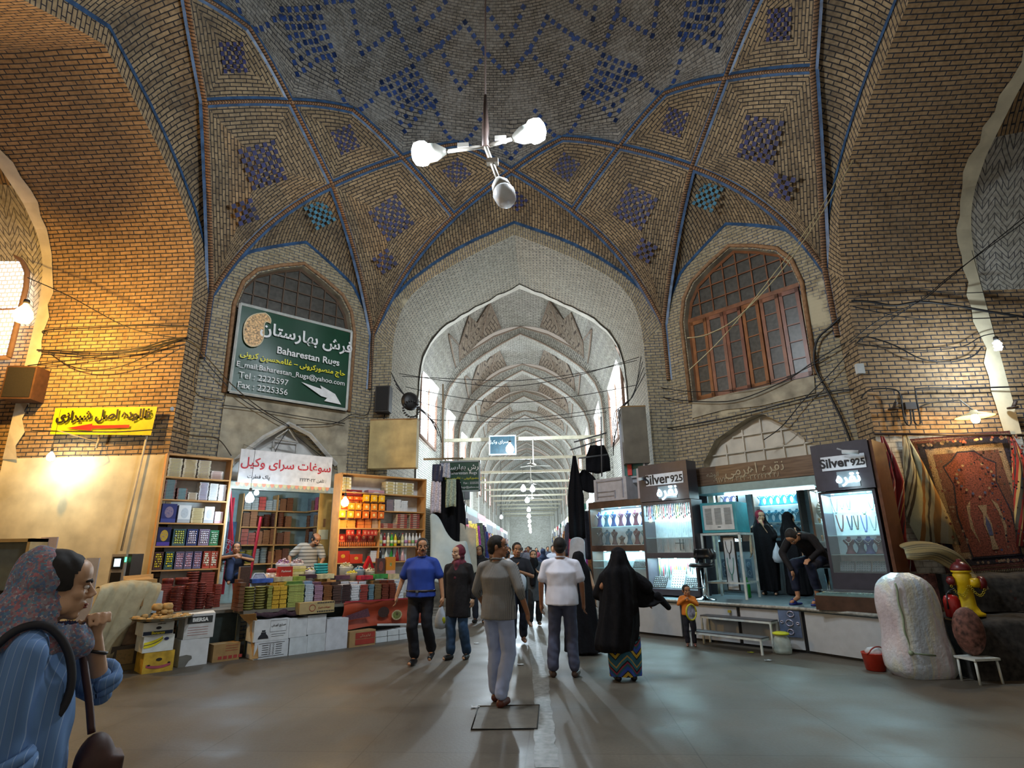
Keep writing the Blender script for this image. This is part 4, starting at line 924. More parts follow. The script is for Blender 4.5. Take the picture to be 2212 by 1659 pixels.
# front rank of packages on the table
FR=[(516,528,1312,1258,7,'5a3a2c','6a4a34',0,'brown tray of sweets at the left end'),(529,553,1316,1268,9,'5c5a28','a09a50',1,'olive round tin, first round stack'),(555,577,1314,1266,9,'5c5a28','a49c58',1,'olive round tin, second round stack'),
      (578,588,1312,1265,8,'6a6a30','8a8a48',0,'narrow olive box beside the round tins'),(589,604,1310,1266,5,'a8842c','c09a38',0,'yellow box, left of the two yellow stacks'),(605,620,1309,1265,5,'b08a2c','c8a23c',0,'yellow box, right of the two yellow stacks'),
      (622,657,1307,1262,13,'5a7a3c','a0a860',0,'wide green packet'),(659,677,1305,1262,12,'7a94b0','b0bcc8',0,'light blue packet'),(679,697,1303,1264,11,'6a4a5c','9a7a90',0,'purple packet'),(699,717,1302,1264,10,'5a3420','7a5030',0,'glossy brown packet'),
      (719,737,1300,1264,7,'40302c','54403a',0,'dark brown block packet'),(739,757,1298,1262,8,'b8b8bc','403030',0,'white packet striped with brown'),(759,776,1296,1263,7,'c0c0c8','d0d0d4',0,'white foil packet'),(778,795,1294,1262,7,'b8bcc4','904038',0,'white foil packet with a red end'),
      (797,808,1291,1262,9,'4a6470','6a8490',0,'slate blue packet'),(810,824,1290,1261,10,'5a4630','786040',0,'dark gold packet'),(826,840,1288,1260,9,'5a2a1c','70382a',0,'deep red-brown packet, first of two'),(842,855,1286,1260,9,'602c20','70382a',0,'deep red-brown packet, second of two'),(857,872,1285,1260,5,'b4bcc4','d4d8dc',0,'white packet at the right end')]
for(x0,x1,yb,yt,c,m1,m2,rd,lab)in FR:
    stack_at('sweet_packet' if not rd else 'sweet_tin',LD,x0,yt,x1,yb,2.06,.2,c,M(m1,.3,var=.25,scale=30),M(m2,.25,var=.3,scale=40),lab+', front rank','packet' if not rd else 'tin',round_=rd,zb=.71,gap=.1)
    if not rd and x1-x0>11:   # a second rank behind
        stack_at('sweet_packet',LD,x0-4,yt-7,x1-4,yb-7,1.82,.2,c+1,M(m2,.3,var=.25,scale=30),M(m1,.3,var=.3,scale=40),lab+', second rank','packet',zb=.71,gap=.1)
# risers and what stands on them
o=thing('display_riser',LD.w(.3,1.2,.71),LD.rz,'low step on the stall table under the tubs of sweets','riser');mb=MB();mb.box((-1.35,-.4,.0),(1.6,.15,.28));mb.build('riser_body',M('5c564c',.7),o)
zR=.995
FLAT=[(545,1250,590,1259,1.7,'3a5aa8','blue'),(592,1246,632,1256,1.66,'a8a088','grey'),(633,1245,660,1254,1.68,'7a8a3a','olive'),(655,1241,684,1249,1.62,'3a2430','plum'),(686,1240,722,1250,1.64,'c8bc90','cream'),(724,1243,756,1252,1.66,'5a3a48','mauve'),(780,1243,806,1252,1.68,'b02c3c','crimson'),(810,1240,838,1250,1.62,'3c8a44','bright green'),(840,1240,862,1251,1.66,'b8a880','sand')]
for x0,y0,x1,y1,n,c,nm in FLAT:box_at('flat_box',LD,x0,y0,x1,y1,n,.2,M(c,.35),M(c,.35,var=.4),'flat %s box laid on top of the ranks of packets'%nm,'box',zb=None)
clear_p=mat('clear_plastic',(.75,.78,.8),.15,alpha=.45,var=0)
for(x0,y0,x1,y1,n,hc,lab)in((602,1204,632,1236,1.0,('c8b0c0','9a6a9a','d8c8d0','8a5a60'),'tub of mauve wrapped sweets at the back of the table'),(634,1204,661,1236,.98,('b8a8b0','d0c4c0','8a6a70'),'tub of pale wrapped sweets beside the mauve one'),
        (664,1224,686,1244,1.35,('d8d0d8','5a3a8a','b8b04a','e0e0e0'),'tub of white and violet wrapped sweets before the shopkeeper'),(741,1214,769,1238,1.2,('d0c8b0','b8b090','e0dcc8','8a8a5a'),'tub of cream wrapped sweets left of the yellow one'),
        (754,1231,777,1249,1.5,('c8b820','3a3418','d8c840','a8a020'),'tub of bright yellow sweets at the front'),(770,1222,792,1246,1.35,('5a94b8','d0d4d8','3a6a98','c8b8a0'),'tub of blue and white sweets right of the yellow one'),(794,1226,818,1246,1.4,('d8c8a8','4a3a30','e0dcd0','a89070'),'tub of cream and brown nut sweets')):
    fill_tub('sweets_tub',LD,x0,y0,x1,y1,n,clear_p,hc,lab,zb=zR if n<1.55 else .99)
# bag of sweets with a red jar lid, hexagonal box, brown slab, red handled box, yellow boxes, teal tubs
t0,z0,t1,z1=rect(LD,577,1212,606,1248,1.4);o=thing('sweets_bag',LD.w((t0+t1)/2,1.3,zR),LD.rz,'clear bag of sweets with a red lidded jar on top, left part of the stall','bag')
mb=MB();mb.lathe([(.10,0),(.135,.05),(.14,.16),(.115,.22),(.08,.25)],n=16);mb.v=[(x+.012*noise.noise((x*20,y*20,z*20)),y,z)for x,y,z in mb.v];mb.build('bag_body',M('b8a89c',.3,var=.5,scale=40),o)
mb=MB();mb.lathe([(.08,.25),(.085,.3),(.07,.32),(.001,.325)],n=16);mb.build('jar_lid',M('a83a34',.35),o)
t0,z0,t1,z1=rect(LD,543,1222,582,1256,1.62);o=thing('hexagonal_box',LD.w((t0+t1)/2,1.6,.995),LD.rz,'clear hexagonal sweet box tilted up at the left of the stall','box')
rr_=(t1-t0)/2*.98;hexp=[(rr_*cos(k*PI/3),rr_*.88+rr_*sin(k*PI/3))for k in range(6)];mb=MB();mb.prism(hexp,lambda x,z,d:(x,-.02+d*.5+z*.25,z),.08);mb.build('box_body',M('a9a8b4',.25,var=.3,scale=20),o)
mb=MB();P=[(x,-.03+z*.25,z)for x,z in hexp];mb.tube(P+[P[0]],.008,4);mb.build('box_rim',M('d8dce0',.3),o)
box_at('sweet_slab',LD,519,1224,541,1251,1.6,.1,M('8a8078',.4),M('4a3024',.6,var=.5,scale=60),'upright brown slab of sweets in a clear pack by the hexagonal box','sweet pack',zb=.99)
t0,z0,t1,z1=rect(LD,601,1224,633,1252,1.55);o=thing('handled_box',LD.w((t0+t1)/2,1.5,.995),LD.rz,'red handled gift box with an arched window in the middle of the stall','box');W=t1-t0;Hh=z1-.995
pbox(W,.12,Hh,0,0,taper=.9).build('box_body',[M('a82c20',.35)]*2,o);mb=MB();mb.tube([(W*.28*cos(a*PI/10),-.065,Hh*.55-W*.26*sin(a*PI/10))for a in range(11)],.006,5);mb.build('handle',M('d8d0c8',.4),o)
mb=MB();mb.prism([(-W*.3,Hh*.5)]+[(-W*.3*cos(a*PI/8),Hh*.5-W*.3*sin(a*PI/8))for a in range(1,8)]+[(W*.3,Hh*.5)],lambda x,z,d:(x,-.0615,z),0);mb.build('window',M('6a4030',.3,var=.4,scale=40),o,fix=False);word('Pashmak',.05,M('e8d8d0',.5),o,(0,-.062,Hh*.78),shear=.3)
for i,c in enumerate(('c8bc84','b8b060','cfc890','c4b878')):box_at('sweet_box',LD,635,1223+i*6,661,1228.6+i*6,1.2,.16,M(c,.4),M(c,.4,var=.25),('topmost','second','third','lowest')[i]+' of the yellowish boxes under the pale sweets tub','box')
for i in range(5):
    t0,z0,t1,z1=rect(LD,685,1217+i*5.6,716,1222.4+i*5.6,1.4)
    mb=MB();r_=(t1-t0)/2;hh=z1-z0;mb.lathe([(r_*.85,0),(r_,hh*.4),(r_*.96,hh*.9),(r_*.8,hh)],n=8);o=mb.build('teal_tray',M('2c98a0',.25,var=.2));place(o,LD,(t0+t1)/2,1.25,z0);tag(o,'teal octagonal tray of sweets, %s in the stack of five'%('topmost','second','third','fourth','lowest')[i],'tray')
box_at('sweet_box',LD,813,1206,832,1243,1.45,.06,M('4a2a24',.4),pack_mat('choc',H('4a2620'),H('8a4030'),H('6a3428')),'tall brown box with a red emblem standing at the right of the stall','box',rz=.2)
box_at('sweet_box',LD,835,1203,854,1239,1.45,.06,M('b87828',.4),pack_mat('oran',H('c88028'),H('7a8a3a'),H('c8a0a0'),r=.12,band=.2),'tall orange box with a green emblem standing at the right of the stall','box',rz=-.1)
t0,z0,t1,z1=rect(LD,786,1201,811,1224,1.2);o=thing('arched_box',LD.w((t0+t1)/2,1.1,zR),LD.rz,'red pointed box like a little house, behind the nut tub','box');w2=(t1-t0)/2;h2=z1-zR
mb=MB();mb.prism([(-w2,0),(w2,0),(w2,h2*.45),(0,h2),(-w2,h2*.45)],lambda x,z,d:(x,-d,z),.1);mb.build('box_body',M('a81c24',.35),o);mb=MB();mb.prism([(-w2*.6,0.02),(w2*.6,.02),(w2*.6,h2*.35),(0,h2*.75),(-w2*.6,h2*.35)],lambda x,z,d:(x,-.104,z),0);mb.build('window',M('8a7a50',.4,var=.5,scale=40),o,fix=False)
# ================================================================ left shop room, its shelves, signs, right-hand shelf unit
def room_box(name,D,t0,t1,n0,n1,z0,z1,m,mf=None,mc=None):
    mb=MB();W=D.w
    mb.quad([W(t0,n1,z0),W(t1,n1,z0),W(t1,n1,z1),W(t0,n1,z1)]);mb.quad([W(t0,n0,z0),W(t0,n1,z0),W(t0,n1,z1),W(t0,n0,z1)]);mb.quad([W(t1,n1,z0),W(t1,n0,z0),W(t1,n0,z1),W(t1,n1,z1)])
    mb.quad([W(t0,n0,z0),W(t1,n0,z0),W(t1,n1,z0),W(t0,n1,z0)],1);mb.quad([W(t0,n0,z1),W(t1,n0,z1),W(t1,n1,z1),W(t0,n1,z1)],2)
    return mb.build(name,[m,mf or m,mc or m],kind='structure',fix=False)
room_box('wall_sweet_shop',LD,-1.3,1.42,-.02,-1.75,.5,2.95,M('9fb4b4',.6),M('5a5650',.8),M('b8c8c8',.6))
def stack_tn(name,D,t,n,z,w_,dep,h,count,m1,m2,label,rz=0,cat='box',round_=False,group=None):
    p=None;hh=h/count
    for i in range(count):
        if p is None:
            if round_:mb=MB();r=w_/2;mb.lathe([(r*.95,0),(r,hh*.1),(r,hh*.6),(r*1.04,hh*.65),(r*1.04,hh*.9),(r*.95,hh*.94)],n=16);o=mb.build(name,[m1])
            else:o=pbox(w_,dep,hh*.93,m1,m2).build(name,[m1,m2])
            p=o
        else:o=p.copy();col.objects.link(o)
        place(o,D,t+JIT.uniform(-.004,.004),n,z+i*hh,rz+JIT.uniform(-.02,.02));tag(o,which(i,count,label),cat,(group or label)if count>1 else None)
    return p
SB=[1.36,1.76,2.14,2.50]
o=thing('wall_shelving',LD.w(.45,-1.72,1.3),LD.rz,'wooden shelving across the back wall of the sweet shop','shelf')
for z in SB:mb=MB();mb.box((-.75,-.32,z-1.325),(.9,0,z-1.30));mb.build('shelf_board',shelf_wood,o)
for x in(-.75,.0):mb=MB();mb.box((x-.012,-.32,-.3),(x+.012,0,1.55));mb.build('side_panel',shelf_wood,o)
o=thing('wall_shelving',LD.w(1.38,-.9,1.3),LD.rz,'wooden shelving along the right wall of the sweet shop','shelf')
for z in SB:mb=MB();mb.box((-.26,-.62,z-1.325),(0,.55,z-1.30));mb.build('shelf_board',shelf_wood,o)
BC=[('6a3a28','8a5a3c'),('5a2c20','7a4a30'),('4a2a24','6a4436'),('7a4a34','946248')]
names_=['far left','second','third','fourth','fifth','sixth','last']
for r_,(z,hmax)in enumerate(((1.36,.34),(1.76,.34),(2.14,.33),(2.50,.3))):
    for c_ in range(7):
        t=-.18+c_*.155;a,b=BC[(c_+r_)%4];sp=''
        kind='box';rd=False;cnt=9
        if r_==0 and c_<2:a,b,rd,cnt='8a8038','a89c48',True,6
        if r_==0 and c_ in(2,3):a,b,rd,cnt='8a9494','a8b0b0',True,6
        if r_==1 and c_<2:a,b,cnt='c8c8cc','a05050',4
        if r_==3 and c_==2:a,b,cnt='a02c30','c04a48',4
        if r_==3 and c_ in(0,1,3,4):a,b,cnt='c0c4c4','a0a8a8',5
        if r_==2 and 2<=c_<6:rd=True;cnt=8
        hh=hmax*(.75+.25*((c_*5+r_*3)%4)/3)
        stack_tn('cookie_tin' if rd else 'cookie_box',LD,t,-1.54,z+.002,.14,.16,hh,cnt,M(a,.3,var=.3),M(b,.35,var=.3),'%s %s on the %s shelf behind, %s stack'%({'6':'brown','5':'dark brown','4':'blackish','7':'tan','8':'olive' if c_<2 else 'silver','c':'white','a':'red'}[a[0]],'tin' if rd else 'box',('lowest','second','third','top')[r_],names_[c_]),0,'tin' if rd else 'box',rd)
    for c_ in range(5):
        n=-1.35+c_*.2;a,b=[('5a2c20','7a4a30'),('8f9aa0','6a747a'),('6a4a38','8a6a50'),('8a3050','b05068')if r_>1 else('b03020','d05030'),('c05020','d8a030')][(c_+(r_==3))%5]
        stack_tn('biscuit_box',LD,1.24,n,z+.002,.17,.15,hmax*(.8+.2*((c_+r_)%2)),8-(c_>2)*3,M(a,.3,var=.3),M(b,.35,var=.3),'sweet box, %s shelf of the side wall, %s stack'%(('lowest','second','third','top')[r_],names_[c_]if c_ else 'first'),-PI/2)
# red trestle ladder, poster and steel fan at the left of the shop
o=thing('step_ladder',LD.w(-.55,-.55,.5),LD.rz,'red folding ladder standing inside the sweet shop behind the boy','ladder')
for nm,a,b in(('left',(-.3,0,2.35),(.02,0,.3)),('right',(.34,-.1,1.8),(.22,-.1,.3)),('back',(-.12,.3,2.2),(-.1,.35,.3))):mb=MB();mb.tube([a,b],.028,4,sm=False);mb.build('rail',M('a82434',.45),o)
mb=MB();mb.box((.0,.45,.9),(.36,.47,1.75));p=mb.build('wall_poster',M('4a6a8a',.5,var=.4));p.location=LD.w(-.5,-1.2,.5);p.rotation_euler=(0,0,LD.rz);tag(p,'tall blue poster on the back wall between the ladder rails','poster')
o=thing('standing_fan',LD.w(-.95,-.25,1.3),LD.rz,'round grey fan cage half hidden behind the boy in the sweet shop','fan');mb=MB();[mb.tube([(r_*cos(a*PI/12),-.05+.04*(1-r_/.3),r_*1.0*sin(a*PI/12)+.25)for a in range(25)],.004,4)for r_ in(.08,.15,.22,.27,.3)]
[mb.tube([(0,-.08,.25),(.3*cos(a*PI/8),-.05,.25+.3*sin(a*PI/8))],.003,4)for a in range(16)];mb.build('fan_cage',M('8a949a',.4,metal=.6),o);mb=MB();mb.lathe([(.02,-.8),(.02,.2)],n=8);mb.lathe([(.16,-.8),(.15,-.77)],n=16);mb.build('stand',M('6a747a',.5),o)
mb=MB();[mb.prism([(.02*cos(b)+.0,.25+.02*sin(b)),(.2*cos(b-.5),.25+.2*sin(b-.5)),(.24*cos(b),.25+.24*sin(b)),(.2*cos(b+.4),.25+.2*sin(b+.4))],lambda x,z,d:(x,-.02+d,z),.004)for b in(0,2.1,4.2)];mb.build('blades',M('3a4450',.4),o)
# door leaf, paper notes
o=thing('door_leaf',LD.w(1.01,-.12,.72),LD.rz,'narrow yellow wooden door leaf at the right side of the sweet shop opening','door');mb=MB();mb.box((-.14,-.02,0),(.14,.02,2.12));mb.build('panel',M('c89a50',.5),o)
mb=MB();mb.box((-.03,-.032,1.38),(.02,-.022,1.55));mb.build('lock_plate',M('8a5a30',.5),o);mb=MB();mb.box((-.12,-.03,1.12),(.1,-.024,1.32));mb.build('paper_note',M('d8c8a0',.7),o)
# door surround painted pale
mb=MB()
for x in(-1.06,1.2):mb.cbox((0,0,0),(.12,.1,2.4),0,mxL(x,.03,1.7))
mb.cbox((0,0,0),(2.4,.1,.12),0,mxL(.07,.03,2.86));mb.build('trim_11',M('c8ccc0',.7,var=.2),kind='structure')
# pointed white gable frame above the sign
mb=MB();G=[(-1.05,3.25),(-.8,3.55),(-.5,3.85),(-.02,4.2),(.45,4.02),(1.1,3.42)]
mb.tube([frL(x,z,.1)for x,z in G],.05,4,sm=False);mb.tube([frL(-.28,3.85,.1),frL(.2,3.82,.1)],.02,4);mb.tube([frL(-.28,3.85,.1),frL(-.02,4.08,.1),frL(.2,3.82,.1)],.02,4);mb.build('trim_12',M('c0beb8',.6,var=.2),kind='structure')
# white shop sign
o=sign_board('shop_sign',LD.w(-.08,.42,3.2),LD.rz,1.86,.64,M('dcdce0',.45),'white shop board with red Persian lettering over the sweet stall',cat='sign')
red=M('c02c3c',.5);word(far('سوغات سرای وکیل'),.235,red,o,(0,-.02,.07),bold=.003);word(far('پاک فطرت'),.10,ink,o,(-.55,-.02,-.2));word(far('تلفن')+' :',.09,ink,o,(.72,-.02,-.2));word('۲۲۲۳۰۲۲',.10,ink,o,(.42,-.02,-.2))
mb=MB()
for i in range(23):
    x=-.92+i*.081;mb.prism([(x-.04,0),(x+.04,0),(x+.036,-.035),(x+.02,-.06),(x,-.072),(x-.02,-.06),(x-.036,-.035)],lambda a,b,d:(a,-.01,b-.32),0,)
    if i%2:mb.mi[-5:]=[1]*5
mb.build('scalloped_bunting',[M('d8937a',.7),M('c8c49a',.7)],o,fix=False)
# the big green rug shop banner in the high window
gr=M('14402c',.35,var=.15,scale=2);o=thing('rug_shop_banner',LD.w(-.03,.14,5.63),LD.rz,'large dark green rug shop banner hung in the left high window','banner')
mb=MB();rows=[[(-1.22+2.44*i/12,.02*sin(i*.9)*sin(j*.8),-.92+1.84*j/6)for i in range(13)]for j in range(7)];mb.grid(rows);mb.build('banner_sheet',gr,o,fix=False)
mb=MB()
for a,b in(((-1.25,-.02,-.95),(1.25,-.02,-.95)),((1.25,-.02,-.95),(1.25,-.02,.95)),((1.25,-.02,.95),(-1.25,-.02,.95)),((-1.25,-.02,.95),(-1.25,-.02,-.95))):mb.tube([a,b],.03,4,sm=False)
mb.build('frame',M('c0c4c0',.5),o)
ww,yl=M('dcdcdc',.5),M('e6dc20',.5)
word(far('فرش بهارستان'),.355,ww,o,(.235,-.045,.52),bold=.008);word('Baharestan Rugs',.215,ww,o,(.28,-.045,.10),bold=.004,sx=1.0)
word(far('حاج منصورکرونی – غلامحسین کرونی'),.158,yl,o,(0,-.045,-.13),bold=.003);word('E_mail:Baharestan_Rugs@yahoo.com',.155,ww,o,(-.02,-.045,-.36),bold=.001);word('Tel : 2222597',.18,ww,o,(-.62,-.045,-.58));word('Fax : 2225356',.18,ww,o,(-.62,-.045,-.79))
mb=MB();ar=[(0,0),(.50,-.10),(.46,.0),(.98,-.34),(.55,-.36),(.6,-.28)]
mb.prism([(.15,-.5),(.62,-.58),(.58,-.50),(.94,-.64),(1.1,-.86),(.70,-.84),(.76,-.76),(.62,-.74)],lambda x,z,d:(x,-.045,z),0);mb.build('arrow',ww,o,fix=False)
pa=MB();pz=bez(Vector((-1.12,0,.25)),Vector((-1.22,0,.75)),Vector((-.75,0,.86)),10)+bez(Vector((-.75,0,.86)),Vector((-.6,0,.80)),Vector((-.62,0,.66)),5)[1:]+bez(Vector((-.62,0,.66)),Vector((-.78,0,.74)),Vector((-.74,0,.5)),5)[1:]+bez(Vector((-.74,0,.5)),Vector((-.68,0,.1)),Vector((-.95,0,.06)),8)[1:]+bez(Vector((-.95,0,.06)),Vector((-1.1,0,.08)),Vector((-1.12,0,.25)),6)[1:-1]
pa.prism([(p.x,p.z)for p in pz],lambda x,z,d:(x,-.045,z),0);pa.tube([(p.x,-.05,p.z)for p in pz+[pz[0]]],.014,5,1);pa.build('paisley_emblem',[mat('paisley_gold',(.55,.33,.14),.5,var=.85,scale=26),M('d8c8a8',.5)],o,fix=False)
# right hand shelf unit
n_=1.0;BZ=[1.37,1.72,2.10,2.42,2.79]
BZ=[LD.px(735,y,n_)[1]for y in(1216,1181,1140,1100,1061)]
ZT=LD.px(742,1021,n_)[1]
cabinet_shelf('display_shelf',LD,.83,2.86,n_,.34,.71,BZ,ZT,shelf_wood,shelf_back,'wide wooden shelf unit of orange packets and bottles behind the blue-shirted man',mid=1.75)
o=[x for x in bpy.data.objects if x.name.startswith('display_shelf')][-1];mb=MB();mb.box((-1.015,-.34,ZT-.735),(1.015,0,ZT-.71));mb.build('top_board',shelf_wood,o)
z=BZ[4]+.003
for i,t in enumerate((.95,1.98,2.22,2.46)):stack_tn('sweet_box',LD,t,.85,z,.22,.2,.27 if i else .3,4,M('c8c0a0',.5),pack_mat('gold_w',H('ddd8c4'),H('b8a468'),H('c8b878'),shape='square',r=.3),'white and gold box, top shelf, right unit, %s stack'%('lone left','second','third','last')[i])
z=BZ[3]+.003
box_at('sweet_box',LD,748,1058,782,1071,.95,.2,M('8a2a2c',.5),pack_mat('redb',H('8a2428'),H('c8b0a8'),H('8a2428'),r=.2,band=0),'dark red box with a round white emblem lying on top of the packets','box',zb=BZ[3]+.29);box_at('sweet_box',LD,796,1059,830,1071,.95,.2,M('b08090',.5),pack_mat('pinkb',H('b88a98'),H('d8c8c8'),H('b88a98'),r=.2,band=0),'pink box with a round emblem lying on top of the packets','box',zb=BZ[3]+.29)
for i,t in enumerate((.92,1.06,1.2,1.34)):stack_tn('orange_packet',LD,t,.86,z,.13,.16,.28,3,M('b85a20',.4),pack_mat('orpk',H('d86018'),H('e8c070'),H('a83018'),r=.2),'orange packet, second shelf, right unit, column %s'%('nearest the lamp','second','third','fourth')[i],group='orange packets on the second shelf')
stack_tn('sweet_box',LD,1.98,.86,z,.16,.2,.24,9,M('6a5a60',.5),M('8a7a80',.5),'thin grey box, dark stack, second shelf, right unit')
for i,t in enumerate((2.17,2.34)):stack_tn('sweet_box',LD,t,.86,z,.16,.2,.25-.02*i,9,M('c0c4cc',.5),M('d8dce0',.5),'thin white box, second shelf, right unit, %s stack'%('left','right')[i])
def hang_pack(t,n,z,w_,h,c1,c2,label,grp):
    o=pbox(w_,.045,h,0,0).build('hanging_packet',[M(c1,.4),pack_mat('hp_'+c1+c2,H(c1),H(c2),H('5a2018'),r=.2,band=.12)]);place(o,LD,t,n,z);tag(o,label,'packet',grp)
for k,(zz,row)in enumerate(((BZ[3]+.16,((1.37,'e8b010'),(1.55,'e8b010'),(1.73,'e8b010'))),(BZ[3]-.02,((1.05,'e89020'),(1.2,'e89020'),(1.38,'e88818'),(1.56,'e88818'),(1.74,'e88818'))),(BZ[2]+.18,((.86,'e89a20'),(1.04,'e89a20'),(1.2,'d87018'),(1.38,'d86818'),(1.56,'d86818'),(1.73,'d86818'))))):
    for j,(t,c)in enumerate(row):hang_pack(t,1.035,zz,.13,.15,c,'f0d890','%s packet hanging in the %s row of hooks, %s from the left'%('yellow' if k==0 else 'orange',('upper','middle','lower')[k],('first','second','third','fourth','fifth','sixth')[j]),'packets hanging on hooks, right unit')
z=BZ[2]+.003
for i,t in enumerate((.93,1.12)):stack_tn('orange_packet',LD,t,.86,z,.18,.16,.16,6,M('c8762a',.4),M('d89a40',.4),'flat orange packet, third shelf, right unit, %s stack'%('left','right')[i])
for i,t in enumerate((1.33,1.5)):stack_tn('red_packet',LD,t,.86,z,.15,.16,.2,3,M('b03820',.4),M('d87830',.4),'red and orange packet, third shelf, right unit, %s stack'%('left','right')[i])
stack_tn('sweet_box',LD,1.66,.86,z,.14,.16,.3,10,M('8a5a48',.5),M('b89a80',.5),'thin tan box, stack at the divider, third shelf')
for i,(t,h)in enumerate(((1.9,.1),(2.12,.1),(2.3,.30),(2.62,.32))):stack_tn('red_striped_box',LD,t,.86,z,.24,.2,h,3 if i<2 else 8,M('c8b8a0',.5),pack_mat('strip',H('b04838'),H('d8c8b0'),H('4a3030'),shape='square',r=.2,band=.35),'red and tan striped box, third shelf, stack %s'%('one, low','two, low','three, tall','four, tall at the end')[i])
z=BZ[1]+.003
for i,t in enumerate((.98,1.14,1.30,1.46,1.62)):
    stack_tn('red_packet',LD,t,.8,z+.09,.14,.1,.17,1,M('a82820',.4),pack_mat('rp',H('b82c20'),H('e8a070'),H('d86030'),r=.22),'red packet above the tiny jars, fourth shelf, %s of five'%('first','second','third','fourth','fifth')[i])
for i in range(20):o=(JARP.copy()if i else MB().lathe([(.014,0),(.016,.05),(.012,.06),(.012,.085),(.001,.087)],n=8).build('small_jar',M('c86828',.35)));JARP=o;(col.objects.link(o)if i else None);place(o,LD,.88+i*.042,.93,z);tag(o,'tiny orange jar on the fourth shelf, %s along'%ordn[i],'jar','tiny jars, fourth shelf')
for i,t in enumerate((1.02,1.1,1.25,1.38,1.46,1.54,1.62)):hang_pack(t,1.03,BZ[2]-.16,.075,.12,'b83020' if i%3 else 'c84830','e8a888','small red packet hanging under the third shelf, number %s along'%('one','two','three','four','five','six','seven')[i],'small red packets under the third shelf')
def bottle(c,cap,label_c,h=.27,r=.036,cone=False):
    mb=MB();pr=[(r*.9,0),(r,.01),(r,h*.6),(r*.75,h*.72),(r*.32,h*.84),(r*.32,h*.93)]if not cone else[(r*1.2,0),(r*1.35,.02),(r*.8,h*.45),(r*.25,h*.7),(r*.25,h*.9)]
    mb.lathe(pr,n=14);o=mb.build('bottle',mat('bottle_'+c,H(c),.15,alpha=1,var=.05,coat=.4));k=MB();k.lathe([(r*.4,h*.92),(r*.4,h*1.0),(.001,h*1.002)],n=10);k.build('cap',M(cap,.4),o)
    if label_c:k=MB();k.lathe([(r*1.02,h*.2),(r*1.02,h*.45)],n=14);k.build('label',M(label_c,.6),o)
    return o
for i,(c,cap,lc,lab)in enumerate((('c8c8a8','c87888','d8d060','clear with a pink cap'),('a01c28','e06030','e8e0d8','dark red'),('c8c0a0','e0e0e0','d8d0a0','pale straw'),('3ca02c','e06a30','d8e8c0','bright green'),('d8b818','3a7a30','e8e0b0','yellow'),('1c1414','2a2a2a','d8c850','black'),('c8c490','c83848','d8d8b0','pale with a red cap'),('d8d8d8','f0f0f0','b080b0','clear with a mauve label'),('d8d8d8','f0f0f0','d8a078','clear with an orange label'),('d8d8d8','f0f0f0','88b878','clear with a green label'),('d8d8d8','f0f0f0','c87890','clear with a pink label'),('d8d8d8','f0f0f0','d88080','clear with a red label'))):
    place(tag(bottle(c,cap,lc),'%s bottle in the row on the fourth shelf'%lab,'bottle','bottles on the right unit'),LD,1.83+i*.088,.9,z)
z=BZ[0]+.003
o=box_at('fish_box',LD,727,1190,755,1214,.97,.1,M('b02c1c',.4),pack_mat('fish',H('b8301c'),H('d8a830'),H('b8301c'),r=.16,band=.05),'red box with a golden fish shape, left one on the lowest shelf','box',zb=z);o=box_at('fish_box',LD,756,1197,783,1218,1.0,.1,M('c03a20',.4),pack_mat('fish2',H('c43c20'),H('d8b040'),H('b8301c'),r=.16,band=.05),'red box with a golden fish shape, right one on the lowest shelf','box',zb=z-.02)
stack_tn('thin_book_box',LD,1.66,.86,z,.14,.14,.22,6,M('a8a8a4',.5),M('c8ccd0',.5),'thin grey and white box, lowest shelf by the divider')
for i,(c,t)in enumerate((('14802c',2.08),('8a1020',2.22),('c8d0d0',1.96),('c8a0a8',2.36))):place(tag(bottle(c,'d8d8d0',None,.3,.042,True),'%s flask bottle in front of a white carton on the lowest shelf'%('green','dark red','clear','pinkish')[i],'bottle'),LD,t,.93,z)
for i,t in enumerate((1.9,2.08,2.26,2.44)):o=pbox(.15,.06,.34,0,0).build('bottle_carton',[M('b8c8c8',.5),M('ccd4d8',.5)]);place(tag(o,'upright pale carton behind the flask bottles, %s of four'%('first','second','third','fourth')[i],'box'),LD,t,.80,z)
place(tag(bottle('181010','2a2a2a',None,.28,.04),'black cola bottle on the lowest shelf left of the cartons','bottle'),LD,1.82,.92,z)
# lamps of the stall
bulb_lamp(LD.w(*LD.px(541,1062,.75)[:1],.75,LD.px(541,1062,.75)[1]),26,COOL,'bright white bulb hanging in front of the sweet shop sign',.8,size=1.25,emit=22,to=-LD.n*.74+Vector((0,0,1.0)))
bulb_lamp(LD.w(*LD.px(746,1072,1.5)[:1],1.5,LD.px(746,1072,1.5)[1]),22,WARM,'bright warm bulb hanging in front of the right shelf unit',.8,size=1.2,emit=16,to=-LD.n*1.49+Vector((0,0,1.0)))
bulb_lamp(LD.w(*LD.px(555,1056,-.3)[:1],-.3,LD.px(555,1056,-.3)[1]),14,COOL,'smaller white bulb just inside the sweet shop',.3,size=.8,emit=18)
P=atY(112,975,9.3);bulb_lamp(P,26,(.95,1,.85),'white bulb on a long cord before the cream wall at the left',.75,size=1.0,emit=20)
P=atY(57,655,8.2);bulb_lamp(P,330,AMBER,'large orange-yellow bulb high at the left edge by the bright window',.5,size=2.2,emit=30)
P=atY(2152,735,8.9);o=bulb_lamp(P,60,WHITE,'cross-shaped white spiral bulb hanging before the right brick wall',1.6,r=.06,kind='spiral',size=1.6,emit=30)
P=atY(2105,897,9.1);o=thing('wall_lamp',P,0,'yellow-lit flat shade lamp over the hung carpets','lamp');mb=MB();mb.lathe([(.04,.08),(.06,.05),(.26,-.02),(.27,-.03),(.25,-.02),(.05,.035)],n=24);mb.build('lamp_shade',M('c8b890',.5),o)
